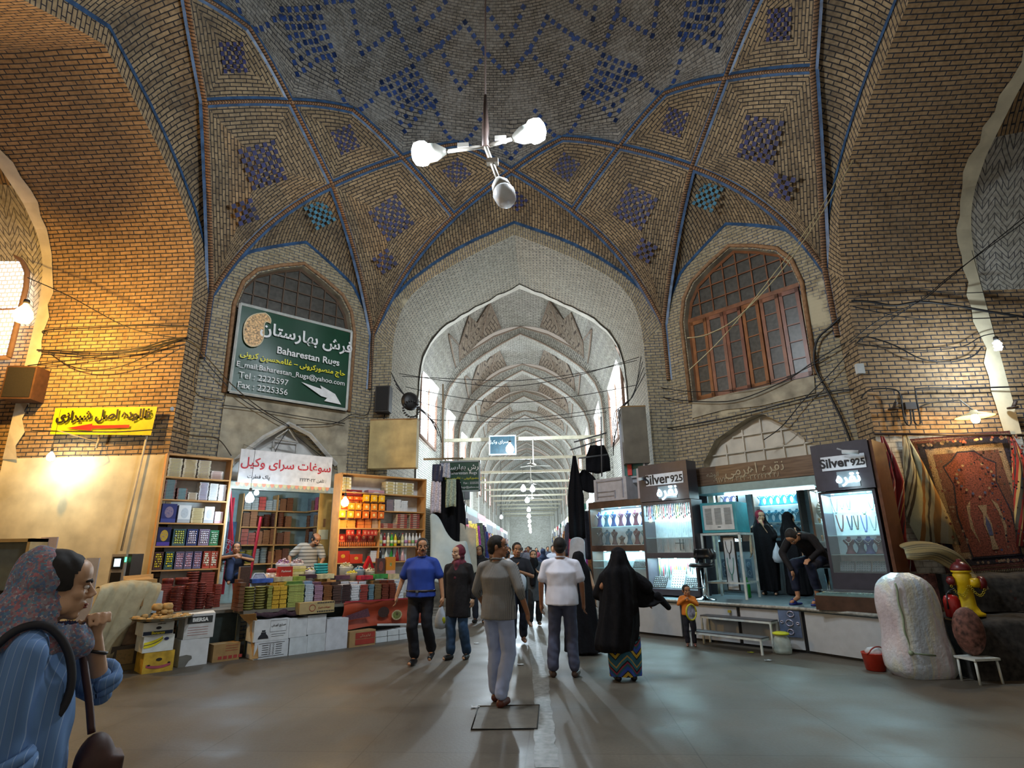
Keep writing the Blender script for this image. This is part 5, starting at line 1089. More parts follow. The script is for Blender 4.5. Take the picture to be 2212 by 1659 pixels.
mb=MB();mb.lathe([(.03,.02),(.05,-.03),(.06,-.08),(.04,-.12),(.001,-.13)],n=12);mb.build('bulb',mat('glow_shade',(1,.85,.5),emit=20,ec=(1,.8,.4),var=0),o);mb=MB();mb.tube([(0,0,.08),(-.02,.2,.3),(-.25,.55,.35),(-.4,.6,.3)],.012,6);mb.build('bracket',M('8a8a84',.5),o);lamp('bulb_light',(0,-.02,-.2),30,(1,.62,.22),.05,o)
# the three-armed hanging light in the middle of the dome
o=thing('crossing_chandelier',(CX-.13,CY,7.02),0,'three-armed street-light cluster hanging from the dome, two lamps lit','lamp')
mb=MB();mb.tube([(0,0,0),(0,0,.35),(.0,0,.9)],[.06,.05,.02],8);mb.tube([(0,0,.9),(.02,0,7.3)],.014,6);mb.build('stem',M('4a3a34',.6),o)
hs=MB()
for px,py,lit in((912,332,1),(1142,288,1),(1094,432,0)):
    E=atY(px,py,CY+(0 if lit else-.35))-o.location;A=E*.62;d=E.normalized()
    mb=MB();mb.tube([(0,0,.02),tuple(A)],.03,6);mb.cbox(tuple(E*.35+Vector((0,0,.05))),(.16,.09,.07),1);mb.build('arm',[M('8a857c',.5),M('b8b4ac',.5)],o)
    z=d;x=Vector((0,0,1)).cross(z).normalized();y=z.cross(x);mx=Matrix((x,y,z)).transposed().to_4x4();mx.translation=A
    mb=MB();mb.lathe([(.04,0),(.07,.05),(.12,.14),(.13,.26)],n=14,ax=mx);hd=mb.build('lamp_head',M('9a9890',.4),o)
    mx2=Matrix.Translation(A+z*.24+Vector((0,0,-.0)))@mx.to_3x3().to_4x4()
    if lit:
        mb=MB();mb.lathe([(.12,0),(.165,.05),(.17,.12),(.15,.2),(.08,.24),(.001,.25)],n=16,ax=mx2);b=mb.build('lit_lens',mat('flood_glow',(.75,.92,1),emit=60,ec=(.72,.9,1),var=0),hd);b['label']='glaring bluish white lamp glass'
        lamp('flood_light',tuple(E+d*.1+Vector((0,-.05,-.25))),300,(.84,.92,1),.14,o)
    else:mb=MB();mb.lathe([(.12,0),(.15,.08),(.13,.22),(.07,.3),(.001,.32)],n=16,ax=mx2);mb.build('clear_lens',mat('unlit_lens',(.55,.55,.55),.2,alpha=.55,var=.05),hd)
# ================================================================ RIGHT SIDE: silver shop on its raised platform
PZ=.64
lam_w=M('b4b8bc',.5,var=.06);edge_m=M('8f918c',.5,var=.3);grey_lam=M('3c3a44',.35,var=.15);brown_lam=M('4a3428',.35,var=.3)
bk_w=M('dfe6ea',.5);glass_c=mat('clear_glass',(.8,.95,.95),.04,alpha=.07,var=0)
o=thing('shop_platform',RD.w(-.3,.9,0),RD.rz,'raised white-fronted platform floor of the silver shop','platform')
iR=(Matrix.Translation(o.location)@Matrix.Rotation(RD.rz,4,'Z')).inverted()
poly=[(-2.9,1.72),(1.12,1.74),(2.42,2.02),(2.42,.35),(1.8,.02),(-1.8,.02),(-2.9,-.6)]
mb=MB();mb.prism(poly,lambda t,n,d:iR@RD.w(t,n-(.02 if n>1 else 0),PZ-.05+d),.05);mb.build('platform_top',M('4c5a60',.5,var=.25,scale=14),o)
mb=MB();A=[iR@RD.w(t,n,PZ-.01)for t,n in poly[:3]];mb.tube(A,.028,6);mb.build('edge_trim',M('9c9a92',.4,var=.4,scale=20),o)
for i,(ta,tb)in enumerate(((-2.88,-2.0),(-1.98,-1.02),(-.96,.06),(.12,1.1),(1.16,2.4))):
    na,nb=[1.70+(.28*(t-1.12)/1.3 if t>1.12 else 0)for t in(ta,tb)]
    mb=MB();mb.add([iR@RD.w(ta,na,.04),iR@RD.w(tb,nb,.04),iR@RD.w(tb,nb,PZ-.05),iR@RD.w(ta,na,PZ-.05),iR@RD.w(ta,na-.03,.04),iR@RD.w(tb,nb-.03,.04),iR@RD.w(tb,nb-.03,PZ-.05),iR@RD.w(ta,na-.03,PZ-.05)],[(0,1,2,3),(7,6,5,4),(0,4,5,1),(3,2,6,7),(0,3,7,4),(1,5,6,2)]);f_=mb.build('front_panel',lam_w,o)
mb=MB();mb.prism([(-2.86,1.66),(1.12,1.68),(2.4,1.94),(2.4,1.9),(1.12,1.62),(-2.86,1.6)],lambda t,n,d:iR@RD.w(t,n,.0+d),.58);mb.build('dark_frame',black_p,o)
mb=MB();mb.quad([iR@RD.w(-2.9,1.72,0),iR@RD.w(-2.9,-.6,0),iR@RD.w(-2.9,-.6,.6),iR@RD.w(-2.9,1.72,.6)]);mb.build('end_panel',lam_w,o)
t0,z0,t1,z1=rect(RD,1682,1316,1728,1376,1.76);pm=MB();pm.quad([iR@RD.w(a,1.74,b)for a,b in((t0,z0),(t1,z0),(t1,z1),(t0,z1))])
for cx_,cz_,r_ in((.6,.82,.05),(.5,.5,.055),(.5,.18,.045),(.15,.52,.02),(.88,.5,.02)):pm.tube([iR@RD.w(t0+(t1-t0)*cx_+r_*cos(a*PI/8),1.748,z0+(z1-z0)*cz_+r_*.8*sin(a*PI/8))for a in range(17)],.009,5,1)
pm.build('ring_poster',[mat('poster_violet',(.10,.14,.24),.3,var=.7,scale=4),M('b0b0c8',.3,metal=.5)],o,fix=False)
mb=MB();P=iR@RD.w(-.05,1.73,.52);mb.cbox(P,(.05,.03,.04));mb.build('yellow_lock',M('b09a30',.5),o)
def fbox(mb,t0,t1,n0,n1,z0,z1,mi=0,D=RD,iv=None):mb.add([(iv or Matrix())@D.w(t,n,z)for t,n,z in((t0,n1,z0),(t1,n1,z0),(t1,n0,z0),(t0,n0,z0),(t0,n1,z1),(t1,n1,z1),(t1,n0,z1),(t0,n0,z1))],[(0,1,5,4),(1,2,6,5),(2,3,7,6),(3,0,4,7),(4,5,6,7),(3,2,1,0)],{i:[(0,0),(1,0),(1,1),(0,1)]for i in range(6)},mi)
def vitrine(label,t0,t1,n,dep,z0,zt,zones,header=None,pw=14,lights=None,shelves=()):
    """glass-fronted case; zones = lit compartments (z0, z1)"""
    tc=(t0+t1)/2;o=thing('display_case',RD.w(tc,n-dep,z0),RD.rz,label,'display case');W=t1-t0
    fr=MB()
    for s_ in(-1,1):fr.box((s_*W/2-.02,-dep,0),(s_*W/2+.02,0,zt-z0))
    zz=sorted([z0]+[a for z in zones for a in z]+[zt])
    for a,b in zip(zz[::2],zz[1::2]):
        if b-a>.005:fr.box((-W/2+.02,-dep,a-z0),(W/2-.02,-.02,b-z0))
    fr.build('case_frame',grey_lam if header else brown_lam,o)
    bk=MB();bk.box((-W/2+.02,-.02,0),(W/2-.02,0,zt-z0));bk.build('back_panel',bk_w,o)
    for a,b in zones:
        g=MB();g.box((-W/2+.02,-dep+.004,a-z0),(W/2-.02,-dep+.009,b-z0));g.build('glass_pane',glass_c,o)
        k=MB()
        for i in range(3):k.lathe([(.022,-.006),(.022,0)],(-W/2+W*(i+.5)/3,-dep*.55,b-z0),10)
        sp=k.build('spotlight',mat('spot_glow',(.8,.95,1),emit=25,ec=(.75,.95,1),var=0),o)
        l=bpy.data.lights.new('case_light','AREA');l.energy=pw*(b-a)*W;l.color=(.52,.88,1);l.shape='RECTANGLE';l.size=W*.85;l.size_y=dep*.5
        lo=bpy.data.objects.new('case_light',l);col.objects.link(lo);lo.parent=o;lo.location=(0,-dep*.5,b-z0-.012)
    for z in shelves:
        s=MB();s.box((-W/2+.025,-dep+.02,z-z0-.006),(W/2-.025,-.022,z-z0));s.build('glass_shelf',mat('shelf_glass',(.5,.75,.75),.1,alpha=.5,var=0),o)
    return o
def bust(c,neck=True,h=.3):
    o=thing('necklace_bust',(0,0,0));mb=MB();rows=[]
    for z,a,b in((0,.062,.04),(.012,.064,.042),(.05,.045,.03),(.1,.033,.026),(.15,.036,.03),(.2,.062,.038),(.235,.078,.036),(.255,.06,.03),(.268,.026,.02),(.285,.02,.018),(.3,.024,.018),(.305,.012,.01)):
        rows.append([(a*1.22*cos(k*PI/8),b*sin(k*PI/8),z/.305*h)for k in range(16)])
    mb.grid(rows,None,0,True,True);mb.f.append(list(range(16))[::-1]);mb.uv.append([(0,0)]*16);mb.mi.append(0);mb.sm.append(False)
    mb.build('bust_body',M(c,.5,var=.2),o)
    if neck:k=MB();k.tube([(.05*sin(a),-.03-.012*cos(a*.9),h*.86-.09*(1-abs(a)/1.7)**1.0*h/.3*.8)for a in[(-1.5+3*i/12)for i in range(13)]],.004,5);k.ball((0,-.045,h*.86-.085),.008,8,6);k.build('necklace',M('d8e0e0',.2,metal=.9),o)
    return o
def necklace(t,n,z,w_,L,c,label,grp,thick=.006,m=None,par=RD):
    P=[(w_*.5*cos(a),0,-L*(1-abs(cos(a))**2.2))for a in[PI*i/14 for i in range(15)]]
    mb=MB();mb.tube(P,thick,5);mb.ball((0,-.004,-L),thick*2.2,8,6);o=mb.build('hanging_necklace',m or M(c,.3));place(o,par,t,n,z);tag(o,label,'necklace',grp);return o
# --- case with two rows of busts
v=vitrine('tall jewellery case with two rows of velvet necklace busts',-3.52,-2.08,1.12,.4,PZ+.03,2.56,[(.78,1.5),(1.62,2.42)],shelves=(2.02,1.15,1.3),pw=14)
BCOL=[('1c2a6a','1f6a8a','274a8a','7a4a6a','1a2260','7a3a54','203a70'),('14142c','1f5a78','3a1a2c','4a342c','1f6484','5a1c2c','1f6c7c')]
cn=dict(zip(['1c2a6a','1f6a8a','274a8a','7a4a6a','1a2260','7a3a54','203a70','14142c','1f5a78','3a1a2c','4a342c','1f6484','5a1c2c','1f6c7c'],['royal blue','teal','mid blue','mauve','dark navy','rose','slate blue','black','petrol blue','dark plum','small brown','turquoise','wine red','sea green']))
for r_ in(0,1):
    for i,c in enumerate(BCOL[r_]):
        h=.325 if not(r_==1 and i==3)else .19
        b=bust(c,True,h);b.location=RD.w(-3.4+i*.2,.93,2.025 if r_==0 else 1.635);b.rotation_euler=(0,0,RD.rz);tag(b,'%s velvet necklace bust on the %s row of the bust case'%(cn[c],('upper','lower')[r_]),'bust','necklace busts in the tall case')
def ring_tray(t,n,z,w_,d_,tilt,base,dots,label,nx=8,ny=6,grp=None):
    o=thing('ring_tray',RD.w(t,n,z),RD.rz,label,'tray',grp);ca,sa=cos(tilt),sin(tilt)
    mb=MB();mb.box((-w_/2,0,0),(w_/2,d_,.02),0,Matrix.Rotation(tilt,4,'X'));mb.build('tray_base',M(base,.5),o)
    mb=MB();R_=Matrix.Rotation(tilt,4,'X')
    for i in range(nx):
        for j in range(ny):mb.ball(tuple(R_@Vector((-w_/2+w_*(i+.5)/nx,d_*(j+.5)/ny,.024))),(w_/nx*.27,.008,.008),6,4)
    mb.build('ring_rows',M(dots,.2,metal=.7),o);return o
ring_tray(-3.3,1.05,.79,.36,.24,.9,'101c2c','80c0d0','dark tray of rings at the bottom left of the bust case');ring_tray(-2.35,.98,1.155,.34,.2,1.0,'14161c','c0c8cc','dark ring tray tilted at the right of the bust case');ring_tray(-2.9,.98,1.155,.34,.2,1.0,'14161c','c0c8cc','dark ring tray tilted in the middle of the bust case')
q=random.Random(6)
for i in range(22):necklace(-3.4+i*.059,.80,1.47-.02*(i%3),.03,.16+.06*((i*7)%3),'c0c4c8','fine silver chain low in the bust case, %s along'%ordn[i],'silver chains in the bust case',.003)
# --- second case with header board
v=vitrine('jewellery case under the left Silver 925 header board',-2.04,-.92,1.16,.4,PZ+.03,2.46,[(.78,1.36),(1.46,2.40)],header=1,shelves=(1.75,2.09),pw=34)
cols9=['2a2a30','3a7a40','c03040','2c5a98','30282c','8a3a70','c8b030','2a9a98','202020','705040','b83050','4a8a5a']
for i in range(26):
    t=-1.98+i*.0405;c=cols9[(i*5)%12]
    mb=MB();L_=.16+.07*((i*3)%4)/3;mb.tube([(-.008,0,0),(-.006,-.004,-L_*.6),(0,-.006,-L_)],.0075,5);mb.tube([(.008,0,0),(.006,0,-L_*.6),(0,-.006,-L_)],.0075,5);mb.lathe([(.004,0),(.014,-.02),(.016,-.06),(.002,-.065)],(0,-.006,-L_),8);o=mb.build('prayer_beads',M(c,.3));place(o,RD,t,1.10,2.40);tag(o,'string of beads under the header, %s from the left'%ordn[i],'beads','bead strings under the header')
for i in range(20):necklace(-1.96+i*.052,.82,2.05,.035,.2+.05*(i%3),'c4ccd0','thin silver chain in the upper bright window, %s along'%ordn[i],'silver chains, second case',.003)
for i in range(18):
    if i not in(8,9):necklace(-1.95+i*.056,.82,1.72,.035,.14+.05*(i%3),['c4ccd0','c8a8a0','8a9aa0'][i%3],'thin chain in the lower bright window, %s along'%ordn[i],'silver chains, second case',.0035)
mb=MB();mb.tube([(-.2,0,.12),(.0,0,.12)],.008,5);mb.tube([(-.09,0,.2),(-.09,0,-.02)],.012,5);mb.tube([(-.02,0,.2),(-.02,0,-.0)],.009,5);place(tag(mb.build('cross_pendant',M('2a3a44',.3,metal=.5)),'dark cross-shaped pendants in the lower bright window','pendant'),RD,-1.34,.84,1.52)
for i in range(22):
    t=-1.96+i*.044;c=['a8c040','5a8a5a','8a9a90','9aa8a0','788a80','4a9a5a','c8b030','2a5a4a','c83848','c88080','d8c030','c04060','4a5a60'][(i*4)%13]
    mb=MB();L_=.3-.12*(i>13)+.05*(i%3);mb.tube([(0,0,0),(.004,-.004,-L_*.5),(-.004,0,-L_)],[.008,.014,.006],6);o=mb.build('bead_bunch',M(c,.35));place(o,RD,t,.84,1.33);tag(o,'bunch of coloured beads low in the second case, %s along'%ordn[i],'beads','bead bunches low in the second case')
ring_tray(-1.86,1.05,.79,.3,.24,1.0,'14161c','c8d0d4','dark ring tray, left of three in the second case',7,6);ring_tray(-1.48,1.0,.79,.28,.36,1.15,'c8d4d8','4a5a60','white ring board, middle of three in the second case',5,7);ring_tray(-1.12,1.05,.79,.32,.24,1.0,'14161c','c8d0d4','dark ring tray, right of three in the second case',7,6)
def header(t0,t1,n,z0,z1,dep,label,sidem,ts=.2):
    o=thing('header_board',RD.w((t0+t1)/2,n,z0),RD.rz,label,'sign');W=t1-t0;h_=z1-z0
    mb=MB();mb.box((-W/2,0,0),(W/2,dep,h_));mb.build('board',grey_lam,o)
    mb=MB();mb.box((-W*.34,-.012,h_*.42),(W*.42,-.002,h_*.72));mb.build('name_plate',M('d0d4dc',.4),o)
    tx=M('14161c',.5);word('Silver',.235*W,tx,o,(-W*.11,-.016,h_*.565),bold=.006);word('925',.165*W,tx,o,(W*.295,-.016,h_*.54),bold=.004)
    mb=MB();mb.box((-W*.10,-.012,h_*.05),(W*.27,-.002,h_*.38));pl=mb.build('sign_plate',M('7a8a94',.3),o)
    gl=mat('neon_white',(.8,.97,1),emit=3.5,ec=(.75,.95,1),var=0);word(far('نقره'),.27*W,gl,o,(W*.085,-.02,h_*.235),bold=.004,ext=.008)
    lamp('sign_light',(W*.085,-.3,h_*.1),2.5,(.7,.93,1),.08,o);return o
header(-2.05,-.9,1.2,2.47,3.22,.35,'dark header board reading Silver 925 over the second case',None)
o=thing('side_panel',RD.w(-2.12,1.0,2.47),RD.rz,'narrow pale panel standing left of the left header board','panel');mb=MB();mb.box((-.12,0,0),(.06,.3,.74));mb.build('board',M('b8b0b4',.6),o)
# --- wood sign beam between the headers
o=thing('shop_fascia',RD.w(.06,.62,2.74),RD.rz,'long wooden fascia board with raised Persian lettering over the silver shop','sign')
def wood_mat(name,a,b,sc_=(1,9,1)):
    m=bpy.data.materials.new(name);m.use_nodes=True;nt=m.node_tree;p=nt.nodes['Principled BSDF'];tc=N(nt,'TexCoord');mp=N(nt,'Mapping');mp.inputs['Scale'].default_value=(1.2,2,14);nt.links.new(tc.outputs['Object'],mp.inputs[0]);n=N(nt,'TexNoise');n.inputs['Scale'].default_value=2;n.inputs['Detail'].default_value=6;nt.links.new(mp.outputs[0],n.inputs['Vector'])
    r=N(nt,'ValToRGB');r.color_ramp.elements[0].position=.35;r.color_ramp.elements[1].position=.65;r.color_ramp.elements[0].color=(*a,1);r.color_ramp.elements[1].color=(*b,1);nt.links.new(n.outputs[0],r.inputs[0]);nt.links.new(r.outputs[0],p.inputs['Base Color']);p.inputs['Roughness'].default_value=.4;return m
wl=wood_mat('walnut_laminate',(.09,.05,.03),(.19,.12,.075));mb=MB();mb.box((-1.24,-.03,0),(1.36,.08,.36));mb.build('board',wl,o)
gold=M('a89c84',.4);word(far('نقره اهرمی'),.27,gold,o,(.12,-.04,.225),bold=.001);word('۰۹۱۷۳۰۰۸۳۴۳-۳۲۲۲۳۳۴۸',.14,gold,o,(-.05,-.04,.075));word(far('انوشه'),.12,gold,o,(-.72,-.04,.2))
mb=MB();mb.box((-1.24,-.03,-.16),(1.36,.6,-.01));mb.build('soffit',M('8fa8a8',.4),o)
l=bpy.data.lights.new('strip_light','AREA');l.energy=22;l.color=(.55,.85,1);l.shape='RECTANGLE';l.size=1.8;l.size_y=.1;lo=bpy.data.objects.new('strip_light',l);col.objects.link(lo);lo.parent=o;lo.location=(.1,.35,-.17)
mb=MB();mb.box((-.7,.3,-.2),(1.0,.4,-.165));mb.build('light_tube',mat('tube_glow',(.8,.97,1),emit=9,ec=(.7,.95,1),var=0),o)
# --- third case at the right
v=vitrine('jewellery case under the right Silver 925 header board',1.6,2.36,1.55,.42,PZ+.01,2.36,[(1.16,2.33)],header=1,shelves=(1.42,1.70,2.05),pw=52)
header(1.6,2.42,1.62,2.37,3.09,.5,'dark header board reading Silver 925 at the right end of the shop',None)
o=thing('side_panel',RD.w(2.44,1.58,.66),RD.rz,'tall glossy brown panel forming the right side of the silver shop','panel');mb=MB();mb.box((-.015,0,0),(.03,.62,2.42));mb.build('board',M('5c3826',.25,var=.3),o)
for i,(t,c,w_,L_,z)in enumerate(((1.68,'30383c',.09,.22,2.28),(1.78,'38403c',.08,.16,2.28),(1.88,'2a7a50',.07,.2,2.3),(1.97,'b89880',.08,.2,2.28),(2.08,'98a890',.14,.26,2.28),(2.2,'3a5a68',.1,.22,2.3),(2.29,'40686c',.08,.22,2.28),(1.72,'5a2a2c',.1,.24,2.02),(1.86,'28405a',.07,.2,2.0),(1.95,'5a5048',.06,.2,2.0),(2.06,'5a6a9a',.08,.24,2.0),(2.18,'9aa8a8',.09,.2,1.98),(2.28,'8a9a9a',.06,.18,1.98))):
    necklace(t,1.2,z,w_,L_,c,'%s bead necklace in the third case, %s row'%(('black','charcoal','green','tan','large pale green','steel blue','teal','maroon','navy','brown','violet blue','silver grey','ash grey')[i],'upper' if i<7 else 'lower'),'necklaces in the third case',.010)
for i,(t,c,lb)in enumerate(((1.83,'4a1830','wine red'),(1.98,'14244a','navy'),(2.1,'142a6a','bright navy'),(2.24,'4a2a34','brown'),(2.32,'2a2438','blackish'))):
    b=bust(c,True,.26);b.location=RD.w(t,1.3,1.424);b.rotation_euler=(0,0,RD.rz);tag(b,'%s necklace bust on the shelf of the third case'%lb,'bust','busts in the third case')
for i in range(3):ring_tray(1.78+i*.22,1.42,1.17,.2,.16,1.15,'12303c','90b8c4','dark green ring tray, %s of three at the bottom of the third case'%('left','middle','right')[i],6,5)
# flat counter case in front of it
o=thing('counter_case',RD.w(1.85,1.57,PZ+.01),RD.rz,'low flat glass-topped case heaped with silver rings','display case');mb=MB();mb.box((-.42,-.34,0),(.42,0,.2));mb.build('case_body',brown_lam,o);mb=MB();mb.box((-.40,-.32,.2),(.40,-.02,.23));mb.build('velvet_bed',M('6a8888',.5),o)
mb=MB();q=random.Random(8)
for i in range(240):a=(q.uniform(-.36,.36),q.uniform(-.29,-.05));mb.tube([(a[0]+.012*cos(b*PI/3),a[1]+.012*sin(b*PI/3),.236+.01*q.random())for b in range(7)],.0035,4)
tag(mb.build('silver_rings',M('a8b4ac',.2,metal=.8),o),kind='stuff');mb=MB();mb.box((-.42,-.34,.27),(.42,0,.276));mb.build('glass_top',glass_c,o)
# --- shop room
mb=MB()
for ta,tb in((-1.84,-1.18),(1.18,1.84)):fbox(mb,ta,tb,.012,.05,PZ,2.72)
mb.build('wall_shop_lining',M('3c3a40',.4),kind='structure')
room_box('wall_silver_shop',RD,-1.5,1.5,-.02,-2.1,PZ,2.86,M('bcc8cc',.5),M('4c5a60',.5,var=.25),M('c4ccc8',.5))
def busts_wall(t0,t1,n,z0,rows_,cols_,c,label,grp,rz=0,sc_=1.0):
    p=None
    for r_ in range(rows_):
        for i in range(cols_):
            if p is None:p=bust(c,True,.26);b=p
            else:b=copy_tree(p)
            b.location=RD.w(t0+(t1-t0)*(i+.5)/cols_,n,z0+r_*.3)if not rz else RD.w(t0,n+(t1-n)*(i+.5)/cols_,z0+r_*.3);b.rotation_euler=(0,0,RD.rz+rz);tag(b,label%(('lower','upper','top')[r_],ordn[i]),'bust',grp)
v=vitrine('lit wall case of blue busts at the back of the silver shop',-.95,.05,-1.5,.3,1.72,2.82,[(1.76,2.78)],shelves=(2.05,2.42),pw=60);busts_wall(-.9,0,-1.66,2.06,1,6,'1f7a9a','blue bust in the back wall case, %s shelf row, %s along','busts in the back wall case');busts_wall(-.9,0,-1.66,2.43,1,6,'2a8ab0','bright blue bust high in the back wall case, %s end row, %s along','busts in the back wall case');busts_wall(-.9,0,-1.66,1.77,1,6,'3a6a84','slate bust low in the back wall case, %s line, %s along','busts in the back wall case')
v=vitrine('lit wall case at the left inside the silver shop, full of busts',-1.48,-1.0,-.9,.35,1.2,2.82,[(1.24,1.72),(1.78,2.78)],shelves=(2.1,2.45),pw=60)
for k,(zz,c)in enumerate(((2.46,'6a5a88'),(2.11,'2a6a8a'),(1.79,'5a4a70'),(1.40,'5a3a5a'))):
    for i in range(3):b=bust(c,True,.25);b.location=RD.w(-1.38+i*.15,-1.05,zz);b.rotation_euler=(0,0,RD.rz);tag(b,'%s bust in the left wall case inside the shop, %s along'%(('lilac','blue','violet','plum')[k],ordn[i]),'bust','busts in the left wall case')
o=thing('base_cabinet',RD.w(-.75,-1.15,PZ),RD.rz,'white cabinets with ring pictures on their doors inside the silver shop','cabinet');mb=MB();mb.box((-.8,-.35,.0),(.85,0,1.0));mb.build('cabinet_body',M('a8b4bc',.5),o);mb=MB();mb.box((-.82,-.38,.82),(.87,0,1.02));mb.build('dark_counter',M('2c262c',.4),o)
for i in range(6):
    mb=MB();x=-.78+i*.27;mb.box((x,-.365,.03),(x+.25,-.35,.8));dr=mb.build('door',M('b4c0c8',.5),o);mb=MB();mb.quad([(x+.06,-.367,.28),(x+.19,-.367,.28),(x+.19,-.367,.66),(x+.06,-.367,.66)]);[mb.tube([(x+.125+.035*cos(a*PI/6),-.37,zc+.05*sin(a*PI/6))for a in range(13)],.006,4,1)for zc in(.38,.55)];mb.build('ring_picture',[mat('ringpic',(.16,.24,.34),.3,var=.5),M('c0ccd8',.3)],dr,fix=False)
    mb=MB();mb.ball((x+.2,-.375,.72),.012,8,6);mb.build('handle',metal_g,dr)
# silver plate case at the right inside, with shelves of gilt wares
v=vitrine('inner case with a large round silver plate and gilt wares',.72,1.2,-.35,.35,1.25,2.62,[(1.3,2.56)],shelves=(1.62,1.95),pw=18)
mb=MB();mb.lathe([(.001,0),(.1,-.004),(.11,-.012),(.19,-.016),(.21,-.03),(.215,-.028)],n=28,ax=Matrix.Rotation(PI/2,4,'X'));[mb.tube([(.11*cos(a),-.02,.11*sin(a)),(.2*cos(a),-.02,.2*sin(a))],.006,4)for a in[PI*k/9 for k in range(18)]];place(tag(mb.build('silver_plate',M('a8a498',.2,metal=.9)),'large round fluted silver plate leaning in the inner case','plate'),RD,.95,-.5,2.2)
q=random.Random(2)
for zz in(1.31,1.63,1.96):
    for i in range(6):h=q.uniform(.06,.13);mb=MB();mb.lathe([(.02,0),(.012,.02),(.028,h*.5),(.024,h*.8),(.03,h)],n=10);place(tag(mb.build('gilt_cup',M(['b07838','a8a8a0','b85a30'][i%3],.25,metal=.7)),'%s cup on the %s shelf of the plate case, %s along'%(['gilt','silver','copper'][i%3],{1.31:'lowest',1.63:'middle',1.96:'upper'}[zz],ordn[i]),'cup','cups in the plate case'),RD,.78+i*.072,-.5,zz)
# --- evaporative cooler on its stand
o=thing('air_cooler',RD.w(-.56,.55,1.82),RD.rz+.12,'turquoise evaporative cooler with white louvred panels on a tall stand','air cooler');mb=MB();mb.box((-.34,-.33,0),(.34,.3,.56));mb.build('cooler_body',M('3f98a4',.4,var=.15),o)
def louvres(w_,o,mx):
    mb=MB();mb.box((-w_/2,-.012,.05),(w_/2,0,.51),0,mx)
    for c_ in range(3):
        for r_ in range(14):x=-w_*.32+c_*w_*.32;mb.box((x-w_*.11,-.016,.15+r_*.022),(x+w_*.11,-.011,.162+r_*.022),1,mx)
    mb.box((-.03,-.018,.09),(.03,-.01,.11),1,mx);mb.build('louvre_panel',[M('c8cccc',.5),M('6a7274',.6)],o,fix=False)
louvres(.58,o,Matrix.Translation((0,-.33,0)));louvres(.54,o,Matrix.Translation((-.34,0,0))@Matrix.Rotation(-PI/2,4,'Z'))
o=thing('cooler_stand',RD.w(-.56,.55,PZ),RD.rz+.12,'tall white angle-iron stand carrying the turquoise cooler','stand')
for x in(-.36,.36):
    for y in(-.35,.32):mb=MB();mb.box((x-.02,y-.02,0),(x+.02,y+.02,1.16));mb.build('leg',metal_w,o)
mb=MB();mb.box((-.38,-.37,1.13),(.38,.34,1.17));mb.build('stand_top',metal_w,o)
for z in(.26,):mb=MB();mb.box((-.36,-.36,z),(.36,-.34,z+.03));mb.box((-.36,.31,z),(.36,.33,z+.03));mb.box((-.37,-.36,z),(-.35,.33,z+.03));mb.box((.35,-.36,z),(.37,.33,z+.03));mb.build('cross_rail',metal_w,o)
o=thing('necklace_display',RD.w(-.42,.80,1.0),RD.rz,'narrow white panel with two necklaces hanging under the cooler','display panel');mb=MB();mb.box((-.1,0,-.2),(.1,.02,.72));mb.box((-.12,.005,-.22),(.12,.03,.74),1);mb.build('board',[M('c4ccd0',.5),black_p],o)
for z,c,L_ in((.66,'202024',.22),(.36,'4a9a88',.3)):mb=MB();mb.tube([(.06*cos(a),-.012,z-L_*sin(a))for a in[PI*i/12 for i in range(13)]],.006,5);mb.tube([(0,-.012,z-L_),(0,-.012,z-L_-.1)],.008,5);mb.build('necklace',M(c,.3),o)
place(tag(bottle('1c8a34','1c8a34',None,.36,.055),'tall green plastic bottle on the platform under the cooler','bottle'),RD,-.35,.42,PZ)
# --- bar chairs
def bar_chair(t,n,rz,label):
    o=thing('bar_stool',RD.w(t,n,PZ),RD.rz+rz,label,'stool')
    mb=MB();mb.lathe([(.21,0),(.20,.015),(.06,.04),(.03,.08),(.028,.55)],n=22);mb.build('chrome_base',M('a8b8c0',.12,metal=1),o)
    mb=MB();rows=[[(.22*a*(1-.1*abs(b)),.2*b,.58+.04*k)for a in(-1,-.9,0,.9,1)]for k in(0,)for b in(-1,-.8,0,.8,1)];mb.lathe([(.18,.56),(.23,.575),(.235,.61),(.2,.635),(.001,.64)],n=20);mb.build('seat',M('14161a',.3),o)
    mb=MB();rows=[]
    for j in range(6):z=.72+.17*j/5;rr_=.24+.02*sin(j);rows.append([(rr_*sin(a),rr_*cos(a)*.9,z)for a in[-1.5+3.0*i/10 for i in range(11)]])
    mb.grid(rows);b=mb.build('backrest',M('14161a',.3),o,fix=False);b.modifiers.new('s','SOLIDIFY').thickness=.04
    mb=MB();mb.tube([(-.2,.05,.6),(-.24,.1,.7)],.012,6);mb.tube([(.2,.05,.6),(.24,.1,.7)],.012,6);mb.tube([(0,.2,.6),(0,.23,.74)],.015,6);mb.build('back_support',M('a8b8c0',.15,metal=1),o)
    mb=MB();mb.tube([(.16*cos(a),-.1+.16*sin(a),.22)for a in[PI+PI*i/10 for i in range(11)]],.01,6);mb.build('footrest',M('a8b8c0',.15,metal=1),o)
    return o
bar_chair(-.72,1.32,-.5,'black bar stool with a chrome foot beside the second case');bar_chair(1.22,.75,.4,'black bar stool with a chrome foot under the bent man')
